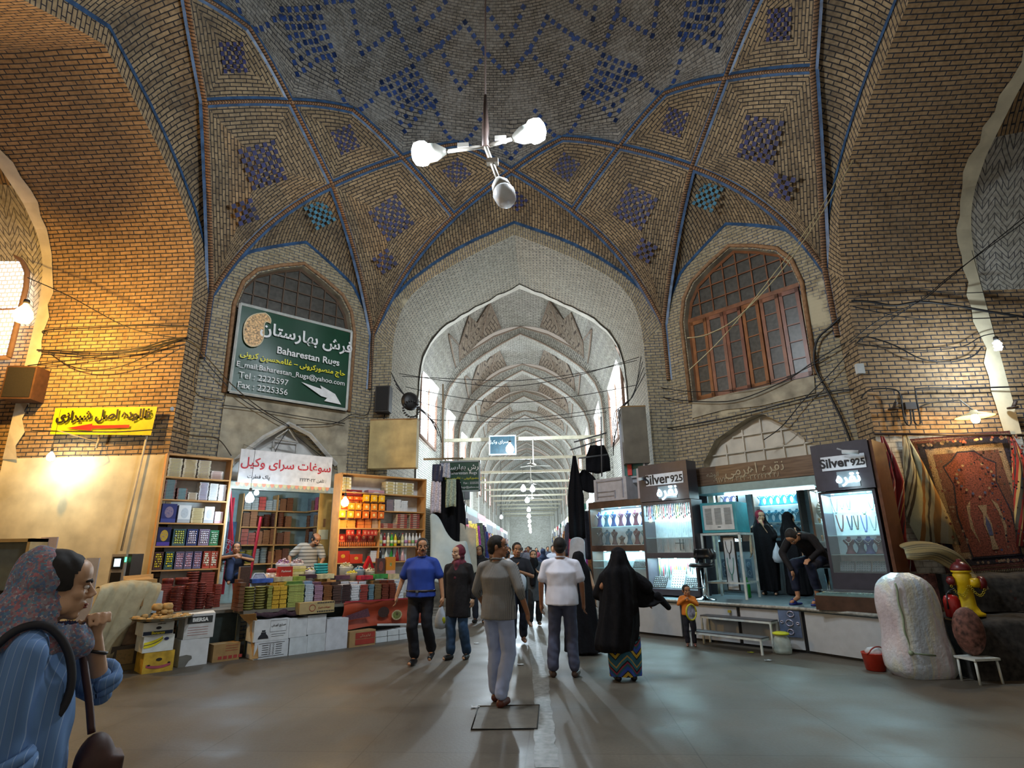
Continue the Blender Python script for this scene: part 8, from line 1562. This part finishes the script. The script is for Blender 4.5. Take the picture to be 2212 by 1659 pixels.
hs=1.64/1.73;S=mx@Matrix.Scale(hs,4);Si=S.inverted();mb=MB();mb.ball((0,.04,.03),(.094,.104,.104),24,18,0,S);mb.ball((0,.06,-.05),(.088,.074,.09),16,12,0,S);caps(mb,S@V((0,.045,-.06)),j['nec']+V((0,.0,-.04)),.084,.12);caps(mb,j['nec']+V((0,-.03,0)),j['nec']+V((0,-.12,-.07)),.085,.06);caps(mb,j['nec']+V((0,.05,.04)),j['nec']+V((0,.13,.01)),.08,.05)
fuse(mb,'headscarf',scf,o,.009,.026,(11,11,5),3,lambda p:(lambda q:q.y<-.035+.0*q.z and q.z>-.12)(Si@p))
mb=MB();P=[j['wrR'].lerp(j['elR'],.25)+V((.034*cos(a),.034*sin(a),.01*sin(a)))for a in[2*PI*i/14 for i in range(15)]];mb.tube(P,.006,6);mb.build('bracelet',M('1c1614',.5),o)
for s,t_ in(('R',.35),('L',.42)):
    mb=MB();c=j['el'+s].lerp(j['wr'+s],t_*.9);d_=(j['wr'+s]-j['el'+s]).normalized();x=d_.cross(V((0,1,.2))).normalized();y=d_.cross(x);mb.tube([c+x*.056*cos(a)+y*.056*sin(a)+d_*.008*sin(3*a)for a in[2*PI*i/18 for i in range(19)]],.02,8);mb.tube([c-d_*.025+x*.058*cos(a)+y*.058*sin(a)for a in[2*PI*i/18 for i in range(19)]],.017,8);mb.build('rolled_cuff',strb,o)
bp_=thing('backpack',g,2.32,'black backpack worn by the woman in the patterned scarf','backpack');mb=MB();mb.ball((0,.24,1.16),(.15,.11,.26),18,14);mb.ball((0,.33,1.05),(.11,.06,.13),14,10);fuse(mb,'pack_body',M('16161c',.7),bp_,.02,.02)
for s_ in(-1,1):mb=MB();mb.tube(smooth_path([(s_*.105,.13,1.27),(s_*.11,.06,1.355),(s_*.11,-.02,1.36),(s_*.115,-.085,1.28),(s_*.125,-.11,1.17),(s_*.12,-.08,1.08),(s_*.10,.02,1.02),(s_*.10,.14,1.0)]),.014,6);mb.build('shoulder_strap',M('1a1a20',.7),bp_)
bg=thing('shoulder_bag',g,2.32,'brown leather shoulder bag with a flap worn by the woman at the left','bag');mb=MB();mb.ball((-.02,-.22,.9),(.07,.06,.10),14,10);mb.box((-.08,-.30,.78),(.04,-.17,.93));fuse(mb,'bag_body',M('3c2018',.6,var=.3,scale=20),bg,.012,.006);mb=MB();mb.tube(smooth_path([(.1,.02,1.36),(.05,-.11,1.30),(.0,-.165,1.15),(-.02,-.2,1.0)]),.012,6);mb.build('bag_strap',M('3a1c18',.6),bg)
# ---- the crowd further up the corridor
CR=[((1036,1345),1.68,0,'101014','dark-haired man in black half hidden behind the scarfed woman'),((1062,1325),1.6,.3,'181420','person in dark clothes just left of the father'),((1176,1300),1.58,PI,'1c2c48','woman with a blue headscarf seen from behind up the corridor'),((1100,1290),1.66,0,'9a9ca4','person in a pale shirt in the corridor behind the father'),((1143,1268),1.7,0,'6a6c78','person in grey walking up the corridor, middle'),((1198,1285),1.7,0,'b8bcc8','person in a white top just left of the T-shirt man'),((1128,1250),1.68,PI,'202028','person in black far up the corridor'),((1160,1245),1.65,0,'7a3040','person in a wine red top far up the corridor'),((1185,1248),1.7,0,'30384a','person in a dark blue top far up the corridor'),((1210,1262),1.6,PI,'141418','woman in black beside the right hand stalls'),((1112,1238),1.7,0,'8a8478','person in beige far back on the left'),((1148,1228),1.7,PI,'484c58','person in grey far back in the middle'),((1172,1226),1.66,0,'a8a0a0','person in a pale top far back on the right'),((1136,1220),1.7,0,'5a3038','person in dark red farthest on the left'),((1160,1217),1.7,0,'2a3040','person in navy farthest in the middle')]
q=random.Random(4)
for i,((px,py),h,rz,c,lab)in enumerate(CR):
    fem='woman' in lab;person(lab,atZ(px,py),rz+q.uniform(-.3,.3),h,dict(ankR=(.1,.1,.1),kneeL=(-.1,-.06,.5)),'ab'[i%2],.022 if i<3 else .03,hairc='17120f',face=rz==0 and i<2,hair=None if fem else 'short',scarf=(M(c,.8),)if fem else None,shirt=M(c,.8),sleeve='long' if fem else 'short',trouser=M('1a1c24' if i%2 else '303848',.8),shoes='181614',hem=.6 if fem else .88,cloth_amp=.01,group='passers-by far up the corridor' if i>3 else None)
# ================================================================ THE CORRIDOR'S GOODS, LAMPS, SIGNS AND CABLES
def cloth_strip(P,w_,h_,m,label,cat,grp=None,name='hanging_scarf',dirv=V((0,1,0)),taper=.6,fold=.03,hang=1):
    o=None;mb=MB();rows=[];k=JIT.uniform(0,6)
    for j in range(9):
        v=j/8;ww=w_*(taper+(1-taper)*min(1,v*2.2))
        rows.append([V(P)+dirv*(ww*(u-.5))+V((-dirv.y,dirv.x,0))*fold*sin(u*14+k+v*2)+V((0,0,-h_*v-.06*w_*sin(u*5+k)*(v>.8)))for u in[q/10 for q in range(11)]])
    mb.grid(rows);o=mb.build(name,m,fix=False);s_=o.modifiers.new('s','SOLIDIFY');s_.thickness=.012;return tag(o,label,cat,grp)
SC=[('2c1840','purple'),('1c2c6a','deep blue'),('5a1430','wine'),('141828','blue-black'),('c07078','pink'),('b82c3c','scarlet'),('2a2430','dark flowered'),('8a5a2c','rust'),('b0983c','mustard'),('c8b070','pale gold'),('2c9088','turquoise'),('78206a','magenta'),('404838','olive'),('a0a0a8','pale grey'),('7a2c2c','brick red')]
for s_,nm,x0 in((-1,'left',1.75),(1,'right',1.72)):
    for i in range(20):
        c,cn_=SC[(i*(1 if s_<0 else 4)+(3 if s_>0 else 0))%15];d_=1.9+i*.62+(1.2 if s_>0 else 0);P=fN(s_*(x0+.25*((i*3)%4)/3),2.55-.25*((i*5)%3)/2,d_)
        cloth_strip(P,.42,1.25+.2*(i%3),mat('scarf_'+c,H(c),.8,var=.6,scale=18),'%s scarf, %s along the %s row of the corridor'%(cn_,ordn[i],nm),'scarf','scarves along the %s of the corridor'%nm,dirv=V((.85*-s_,.5,0)).normalized())
# stall fronts: back boards, boxes of goods and lit canopies further up
q=random.Random(12)
for s_,nm in((-1,'left'),(1,'right')):
    for i in range(9):
        d0=6.5+i*4.55;o=thing('corridor_stall',fN(s_*2.5,0,d0),0,'lit stall front, %s along the %s side of the corridor'%(ordn[i],nm),'stall','stalls along the corridor')
        mb=MB();mb.box((-.12 if s_<0 else-.35,-1.9,0),(.35 if s_<0 else .12,1.9,2.9));mb.build('stall_front',mat('stall_%d'%(i%4),H(['8a8478','6a5a58','9a9488','5a6068'][i%4]),.7,var=.6,scale=3),o);mb=MB();mb.box((-.3 if s_>0 else-.1,-1.8,2.9),(.1 if s_>0 else .3,1.8,3.2));mb.build('canopy',M(['a8a8a4','3a6a5a','a83a3a','c0b890'][i%4],.6),o)
        mb=MB();[mb.box((-s_*.36-.04,-1.8+k*.3,.6+.5*r_),(-s_*.36+.04,-1.6+k*.3+q.uniform(-.05,.05),.6+.5*r_+q.uniform(.2,.42)),q.randrange(5))for k in range(12)for r_ in range(4)];tag(mb.build('goods',[M(c,.6)for c in('8a2c38','b09040','2c5a8a','a8a8a0','3a3038')],o),kind='stuff')
# black garments and white cloths at the corridor mouth
for i,(px,y0,y1,w_,c,lab,nm)in enumerate(((952,1005,1165,.34,'b','long black chador hanging nearest the shelf unit',0),(968,1050,1205,.4,'b','long black chador hanging second at the corridor mouth',0),(990,1035,1190,.36,'b','pointed black chador hanging under the small rug sign',0),(1240,985,1165,.38,'b','long black chador on a pole at the right corridor mouth',0),(1262,1015,1062,.55,'b','short black garments bunched on the right rail',0),(1290,962,1020,.6,'b','flared black skirt hanging high at the right corridor mouth',0))):
    yy=13.0+.12*i;P=atY(px,y0,yy);Q=atY(px,y1,yy);cloth_strip(P,w_,P.z-Q.z,blackc,lab,'garment',None,'black_garment',V((1,.2,0)).normalized(),.18 if i!=5 else .6,.04)
for i,(px,y0,y1,c,lab)in enumerate(((945,1003,1040,'2c3048','folded dark patterned cloth at the top of the bolt rack'),(943,1040,1108,'b8b4c4','pale lilac cloth roll standing under the patterned one'),(975,1035,1095,'8a9a8c','green and white leafy cloth hanging by the small rug sign'),(962,1000,1032,'9aa0b0','black and white printed cloth at the corridor mouth'))):yy=12.86;P,Q=atY(px,y0,yy),atY(px,y1,yy);cloth_strip(P,.24,P.z-Q.z,mat('cloth_'+c,H(c),.8,var=.5,scale=35),lab,'cloth',None,'hanging_cloth',V((1,0,0)),.9,.02)
def sheet(pts_top,pts_bot,y,m,label,name='white_sheet'):
    mb=MB();rows=[];n=len(pts_top)
    for i in range(n):
        a,b=atY(*pts_top[i],y),atY(*pts_bot[i],y-.15);rows.append([a.lerp(b,v)+V((0,.06*sin(v*5+i*1.3),0))for v in[k/8 for k in range(9)]])
    mb.grid(rows);o=mb.build(name,m,fix=False);o.modifiers.new('b','SUBSURF').render_levels=2;o.modifiers.new('s','SOLIDIFY').thickness=.01;return tag(o,label,'sheet')
wsh=M('b4c4c8',.8,var=.06)
sheet([(928,1106),(948,1112),(962,1150),(985,1175),(1008,1165)],[(930,1255),(955,1262),(975,1262),(1000,1262),(1025,1258)],12.75,wsh,'large pale blue-white sheet draped behind the man in the blue shirt');sheet([(992,1126),(1005,1136),(1018,1142),(1028,1140)],[(992,1235),(1005,1240),(1020,1240),(1030,1236)],13.2,M('b8b4a4',.8),'cream sheet hanging right of the blue-white one','cream_sheet');sheet([(1232,1165),(1242,1160),(1252,1160),(1262,1165)],[(1225,1250),(1240,1255),(1255,1255),(1268,1250)],12.9,M('a8acb4',.8),'white cloth hanging by the right corridor mouth under the long chador')
mb=MB();mb.tube([atY(915,992,12.6),atY(1000,990,13.0)],.025,6);mb.tube([atY(957,992,12.7),atY(957,830,12.75)],.02,6);tag(mb.build('clothes_pole',M('8a7a60',.6)),'wooden pole and pipe carrying the garments at the left corridor mouth','pole')
mb=MB();[mb.tube([atY(*a,12.9),atY(*b,13.2)],.018,5)for a,b in(((1232,972),(1300,950)),((1250,990),(1312,982)),((1240,955),(1310,935)))];mb.tube([atY(1298,900,13),atY(1300,1030,13)],.015,5);tag(mb.build('clothes_pole',M('5a5c60',.5)),'crossed metal rods carrying the garments at the right corridor mouth','pole')
# small rug shop sign
A,B=atY(952,998,13.4),atY(1036,1060,13.4);o=sign_board('rug_shop_sign',((A.x+B.x)/2,13.4,(A.z+B.z)/2),0,B.x-A.x,A.z-B.z,gr,'small dark green framed rug shop sign at the corridor mouth',cat='sign',frame=M('8a9494',.4));hh=A.z-B.z
word(far('فرش بهارستان'),.165,ww,o,(.04,-.03,hh*.3),bold=.001);word('Baharestan Rugs',.1,ww,o,(.08,-.03,hh*.1));word(far('حاج منصورکرونی – غلامحسین کرونی'),.075,yl,o,(.06,-.03,-hh*.07));word('Tel : 2222597   Fax : 2225356',.07,ww,o,(.06,-.03,-hh*.24));word('Baharestan_Rugs@yahoo.com',.065,ww,o,(.1,-.03,-hh*.38))
# tie beams, blackboard sign, fans, lamps
for i in range(12):d_=7.2+PITCH*i+.25;mb=MB();A,B=fN(-2.9,5.42,d_),fN(2.9,5.42,d_);mb.box((A.x,A.y-.05,A.z-.06),(B.x,B.y+.05,B.z+.06));tag(mb.build('trim_%d'%(13+i),M('b2ab94',.6)),kind='structure')
o=sign_board('hanging_board',fN(-.72,5.1,6.9),0,.92,.66,M('12303a',.5,var=.3),'dark teal board with faint writing hung from the first beam',cat='sign',frame=M('a8b0b0',.4));word(far('سرای وکیل'),.16,M('a8b4b4',.6),o,(-.15,-.03,.12))
CL=M('d8d4c8',.5)
for i,(x,d_,z)in enumerate(((.35,7.4,4.4),(.25,12,4.3),(.3,20,4.3))):
    o=thing('ceiling_fan',fN(x,z,d_),0,'white ceiling fan on a long rod, %s up the corridor'%ordn[i],'fan','corridor ceiling fans');mb=MB();mb.tube([(0,0,.1),(0,0,5.4-z)],.022,6);mb.lathe([(.05,-.02),(.11,.0),(.11,.07),(.04,.12)],n=14);mb.build('motor',CL,o)
    for k in range(3):mb=MB();mb.box((.1,-.06,.02),(.62,.06,.03),0,Matrix.Rotation(k*2.09+.3+i,4,'Z')@Matrix.Rotation(.15,4,'X'));mb.build('blade',CL,o)
for i,(x,d_,z,p_)in enumerate(((-.42,5.6,4.95,380),(-.15,16.5,4.75,340),(.32,16.8,4.75,340),(0,22,4.6,330),(.05,29,4.5,330),(.02,35,4.4,330),(.05,42,4.3,160),(0,50,4.2,350),(.05,58,4.1,400),(.05,66,4.0,600),(0,72,3.4,700))):bulb_lamp(fN(x,z,d_),p_,(.72,.88,1),'glaring white corridor lamp, %s one up the corridor'%ordn[i],1.2+.5*(i<1),size=2.2+.3*(i>4),emit=50)
bulb_lamp(fN(-.6,2.5,3.2),60,(.85,.93,1),'bulb hidden among the scarves on the left of the corridor',1.5,size=.7,emit=20)
# speakers, fan housing, cabinets and cameras on the piers
def speaker_box(P,w_,d_,h_,c,label,rz=0):o=thing('wall_speaker',P,rz,label,'speaker');mb=MB();mb.box((-w_/2,-d_,0),(w_/2,0,h_));mb.build('speaker_body',M(c,.6,var=.35,scale=8),o);mb=MB();mb.box((-w_/2+.03,-d_-.012,.03),(w_/2-.03,-d_,h_-.03));mb.build('grille',M('181412',.8,var=.3,scale=60),o);mb=MB();mb.tube([(0,0,-.02),(0,-.05,-.16),(0,.1,-.2)],.015,6);mb.build('bracket',black_p,o)
P=atY(828,892,12.75);speaker_box((P.x,12.85,P.z),.34,.26,.62,'2c2826','black loudspeaker on the left pier of the corridor');P=atY(50,868,9.6);speaker_box((P.x,9.72,P.z),.52,.35,.62,'4a3020','brown loudspeaker under a film cover high on the left wall',.15)
A=fN(-1.95,3.15,6.0);speaker_box(tuple(A),.22,.2,.42,'303a34','small dark loudspeaker hanging on the left wall inside the corridor',.5)
o=thing('extractor_fan',(-3.1,12.7,4.5),.6,'round black ribbed fan housing on the plywood box','fan');mb=MB();mb.lathe([(.2,0),(.22,.05),(.15,.12),(.05,.13)],(0,0,.2),24,ax=Matrix.Rotation(PI/2,4,'X'));mb.v=[(x,y-.1,z+.2)for x,y,z in mb.v];mb.build('housing',black_p,o);mb=MB();[mb.box((.19*cos(a)-.015,-.28,.2+.19*sin(a)-.015),(.19*cos(a)+.015,-.2,.2+.19*sin(a)+.015))for a in[k*PI/10 for k in range(20)]];mb.build('rim_ribs',M('2a2a2c',.5),o)
def camera_at(P,rz,label):o=thing('security_camera',P,rz,label,'camera');mb=MB();mb.tube([(0,.1,0),(0,-.12,-.03)],.032,8);mb.build('camera_body',M('c8ccd0',.4),o);mb=MB();mb.tube([(0,.05,0),(0,.16,.06)],.014,6);mb.build('bracket',M('8a8c90',.4),o)
camera_at(atY(372,882,9.55),.6,'white security camera at the corner above the yellow banner');camera_at(RD.w(-1.92,1.3,2.95),-.5,'small white camera on the left header board');camera_at(RD.w(2.2,1.75,2.92),.9,'small white camera on the right header board');camera_at(fN(-1.7,3.8,4.6),.4,'white camera on the left wall above the small rug sign')
# left wall: yellow banner, reader, boards, rail
WW=CY+3.03
A,B,C_,D_=atY(108,938,9.6),atY(326,940,9.6),atY(340,878,9.6),atY(120,882,9.6);o=thing('arrow_banner',A.lerp(C_,.5),0,'yellow banner with black Persian lettering and a red arrow on the left wall','banner');mb=MB();rows=[[(p.lerp(r_,v)-o.location)+V((0,.012*sin(u*9),0))for u in[0]for p,r_ in((A.lerp(B,t_),D_.lerp(C_,t_))for t_ in[k/8 for k in range(9)])]for v in(0,.5,1)];mb.grid(rows);mb.build('banner_sheet',M('d8c818',.5),o,fix=False)
W_=(B-A).length;word(far('فالوده اصل شیرازی'),.23,M('14120c',.6),o,(.0,-.03,.09),bold=.008,sx=1.0);mb=MB();mb.prism([(-.66,-.13),(-.18,-.06),(-.18,-.095),(.52,-.10),(.52,-.155),(-.18,-.155),(-.18,-.19)],lambda x,z,d:(x,-.025,z),0);mb.build('red_arrow',M('c82820',.5),o,fix=False)
P=atY(252,1285,9.2);o=thing('card_reader',(P.x,9.2,P.z+.12),-.12,'grey attendance reader with a small lit screen on the left wall','reader');mb=MB();mb.box((-.13,-.08,0),(.13,.05,.5));mb.box((.13,-.04,.08),(.2,.2,.5),1);mb.build('reader_body',[M('a09a90',.4),M('2a2420',.5)],o)
mb=MB();mb.box((-.1,-.092,.27),(.1,-.08,.46));mb.box((-.09,-.092,.06),(.09,-.08,.22));mb.build('black_panel',black_p,o);mb=MB();mb.box((-.055,-.097,.31),(.055,-.09,.43));mb.build('lit_screen',mat('lcd',(.5,.75,.9),emit=1.6,ec=(.5,.8,.95),var=0),o);mb=MB();mb.box((.12,-.085,.38),(.14,-.07,.45));mb.build('green_led',mat('led',(.1,1,.3),emit=4,ec=(.05,.9,.3),var=0),o)
for px0,py0,px1,py1,yy,c,lab in((60,1160,125,1300,8.9,'b0a8b4','pale lilac board leaning on the cream wall behind the woman'),(170,1205,215,1300,9.1,'a8a8b0','grey board standing on the wall left of the card reader')):A,B=atY(px0,py1,yy),atY(px1,py0,yy);o=MB().box((A.x,yy,.1),(B.x,yy+.02,B.z)).build('leaning_board',M(c,.6));tag(o,lab,'board')
A,B=atY(-60,1300,8.6),atY(70,1163,8.6);o=thing('glass_cabinet',(B.x,8.6,0),0,'glazed wooden cabinet at the left edge behind the woman','cabinet');mb=MB();[mb.box(*b)for b in(((-1.2,0,0),(0,.4,.95)),((-.05,-.02,.95),(0,.4,B.z)),((-1.2,-.02,B.z-.05),(0,.4,B.z)))];mb.build('cabinet_frame',M('b09a6c',.5),o);mb=MB();mb.box((-1.2,.02,.95),(-.05,.03,B.z-.05));mb.build('glass_pane',M('6a7470',.12),o);mb=MB();mb.box((-1.2,-.025,1.0),(-.05,-.01,1.1));mb.build('dark_band',black_p,o)
arm_window(lambda x,z,d:V((-9.95-d,9.6,z))if x<.5 else V((-9.95-d,8,z)),0,5.2,7.6,.05,1.6,0,1)
mb=MB();mb.tube([atY(318,938,9.68),atY(262,1190,9.68)],.018,6);tag(mb.build('wall_pipe',M('c8bca0',.6)),'thin cream pipe running down the cream wall to the card reader','pipe')
mb=MB();mb.tube([atY(125,930,9.2),atY(208,955,9.5),atY(215,940,9.68)],.012,5);mb.tube([atY(215,945,9.66),atY(208,968,9.66)],.02,5);tag(mb.build('lamp_bracket',M('b0a080',.6)),'pale bracket sticking out under the yellow banner','bracket')
# cables
def cable(pts,y,r,label,cat='cable',m=black_p,D=None):
    P=[atY(px,py,y)if D is None else D.w(*((lambda q_:(q_[0],y,q_[1]))(D.px(px,py,y))))for px,py in pts]
    mb=MB();mb.tube(smooth_path(P),r,5);o=mb.build('electric_cable',m);tag(o,label,cat);return o
tan_c=M('a89870',.8)
for pts,y,r,D,lab in(
    ([(1840,650),(1880,652),(1930,660),(1990,652),(2060,660),(2130,672),(2212,685)],9.6,.022,None,'thick black cable bundle sagging across the right brick wall'),
    ([(1850,640),(1940,630),(1990,625),(2050,633),(2165,630)],9.62,.008,None,'thin upper cable above the bundle on the right brick wall'),
    ([(1842,662),(1900,675),(1980,688),(2100,688),(2195,685)],9.6,.010,None,'straight cable just under the bundle on the right brick wall'),
    ([(1852,740),(1872,728),(1930,745),(1990,775),(2050,782),(2100,770),(2120,750)],9.58,.012,None,'long hanging loop of cable right of the corner, below the bundle'),
    ([(1852,742),(1920,752),(2000,757),(2080,748),(2125,725),(2190,715)],9.6,.009,None,'shallow cable reaching the white spiral bulb'),
    ([(1860,860),(1880,842),(1930,841),(1945,855),(1952,900),(1960,917),(1968,915),(1966,885)],9.6,.014,None,'left conduit loop into the junction box over the carpets'),
    ([(1972,885),(1976,912),(1985,918),(1988,905),(1978,850),(1990,839),(2100,838),(2212,835)],9.6,.014,None,'right conduit loop running on along the wall over the carpets'),
    ([(1835,740),(1900,690),(1990,650),(2040,610),(2100,560),(2212,470)],9.1,.008,None,'dark line rising to the upper right across the brick wall'),
    ([(1845,745),(1910,700),(2000,640),(2060,590),(2212,480)],9.15,.007,None,'second dark line rising beside the first to the upper right'),
    ([(1485,730),(1530,722),(1600,680),(1700,570),(1800,420),(1900,240),(1990,60),(2020,0)],8.9,.010,None,'pale rope crossing the right high window and climbing to the top'),
    ([(1488,800),(1560,730),(1650,620),(1760,470),(1860,290),(1960,90),(2000,0)],8.95,.008,None,'second pale rope climbing beside the first, starting lower'),
    ([(60,600),(150,640),(260,700),(330,722),(405,735),(440,765),(500,830),(560,880),(625,920)],9.2,.009,None,'line from the left window down to the peak of the stall gable'),
    ([(80,756),(200,760),(300,752),(360,735),(405,730)],9.6,.014,None,'upper cable of the sagging bunch on the left brick wall'),
    ([(90,760),(200,768),(290,760),(350,745),(405,732)],9.58,.012,None,'second cable of the sagging bunch on the left brick wall'),
    ([(60,790),(200,772),(300,755),(380,735),(405,728)],9.57,.010,None,'straight cable crossing the sagging bunch on the left brick wall'),
    ([(110,765),(150,790),(210,800),(280,785),(350,750),(400,730)],9.56,.010,None,'lowest loop of the sagging bunch on the left brick wall'),
    ([(95,722),(100,713),(200,708),(300,703),(405,706),(430,715),(435,740),(420,845),(480,865)],9.6,.010,None,'single cable running level high on the left brick wall and down the corner'),
    ([(70,930),(150,932),(250,933),(360,928),(420,942),(470,948),(500,985)],9.6,.010,None,'clipped cable along the foot of the brick at the left')):cable(pts,y,r,lab,'cable',tan_c if 'rope' in lab else black_p,D)
for pts,y,r,D,lab in(
    ([(1396,845),(1440,860),(1520,868),(1600,862),(1700,820),(1760,780),(1860,720)],.12,.012,RD,'cable swinging below the right high window'),
    ([(1396,830),(1480,845),(1600,842),(1700,815),(1790,770)],.14,.009,RD,'upper cable across the bottom of the right high window'),
    ([(1850,655),(1800,700),(1765,735),(1760,790),(1790,850),(1815,900),(1838,955)],.12,.022,RD,'thick black cable dropping down the corner to the right header board'),
    ([(1400,900),(1410,925),(1440,925),(1560,905),(1700,870),(1800,845),(1880,840)],.1,.014,RD,'clipped conduit rising across the wall over the silver shop'),
    ([(1860,730),(1800,800),(1740,860),(1690,920),(1650,950)],.16,.010,RD,'loose cable dropping over the arch of the silver shop'),
    ([(480,875),(560,885),(650,900),(745,915)],.12,.010,LD,'cable along the plaster under the green banner'),
    ([(430,760),(460,800),(520,860),(600,910),(625,922)],.14,.010,LD,'cable slanting from the left corner to the stall gable'),
    ([(640,918),(720,915),(760,895),(800,880),(805,700),(830,640)],.12,.010,LD,'cable from the stall gable up the pier beside the green banner'),
    ([(625,925),(605,955),(590,985)],.2,.008,LD,'left dangling wire at the stall gable'),([(628,925),(650,950),(700,990)],.2,.008,LD,'right dangling wire at the stall gable')):cable(pts,y,r,lab,'cable',black_p,D)
for i,(a,m_,b,y)in enumerate((((850,805),(1100,835),(1385,770),13.6),((850,812),(1120,822),(1390,775),13.9),((850,830),(1100,870),(1385,830),14.3),((845,850),(1100,905),(1320,880),14.8),((900,905),(1100,912),(1310,890),15.4))):cable([a,((a[0]+m_[0])/2,a[1]*.35+m_[1]*.65),m_,((b[0]+m_[0])/2,b[1]*.35+m_[1]*.65),b],y,.009,'wire sagging across the corridor mouth, %s from the top'%ordn[i],'wire')
for i in range(5):cable([(845+i*3,805+i*8),(870+i*6,850+i*6),(905+i*9,880+i*9),(930+i*6,900+i*14)],12.8,.010,'cable fanning down the left pier behind the speaker, %s of five'%ordn[i])
for i in range(4):cable([(1385+i*3,770+i*12),(1370-i*4,850+i*6),(1345-i*6,880+i*5),(1325,960+i*8)],12.8,.009,'cable tangle down the right pier, %s of four'%ordn[i])
P=atY(1967,878,9.6);o=MB().box((P.x-.09,9.58,P.z-.05),(P.x+.09,9.7,P.z+.07)).build('junction_box',M('2c2420',.5));tag(o,'dark junction box between two conduit loops over the carpets','box');P=atY(1847,803,9.9);o=MB().box((P.x-.06,9.7,P.z-.09),(P.x+.06,9.78,P.z+.09)).build('switch_box',M('b8bab8',.4));tag(o,'small white box at the right corner below the cables','box')
for i,(px,py,lab)in enumerate(((1930,885,'left'),(2188,882,'right'))):P=atY(px,py,9.6);mb=MB();mb.lathe([(.08,0),(.08,.02)],tuple(P),12,ax=Matrix.Rotation(0,4,'X'));mb.tube([P,P+V((.04,-.05,.12))],.03,8);tag(mb.build('lamp_holder',M('2a1e18',.6)),'rusty empty lamp holder on the brick over the carpets, %s one'%lab,'lamp holder')
# litter
for px,py,c,lab in((1125,1436,'c0c4c8','scrap of white paper on the floor near the man in grey'),(1660,1427,'b8bcc0','white paper scrap on the floor before the jar'),(1623,1410,'a8b020','yellow wrapper on the floor under the bench'),(1028,1528,'b0b4b8','bent white straw on the floor by the hatch'),(1030,1390,'c0c8cc','white paper on the floor behind the scarfed woman')):P=atZ(px,py,.004);mb=MB();mb.grid([[(P.x+a,P.y+b,.004+.012*abs(sin(a*60+b*40)))for a in(-.05,-.02,.01,.04)]for b in(-.03,0,.03)]);tag(mb.build('litter_scrap',M(c,.8),fix=False),lab,'litter')
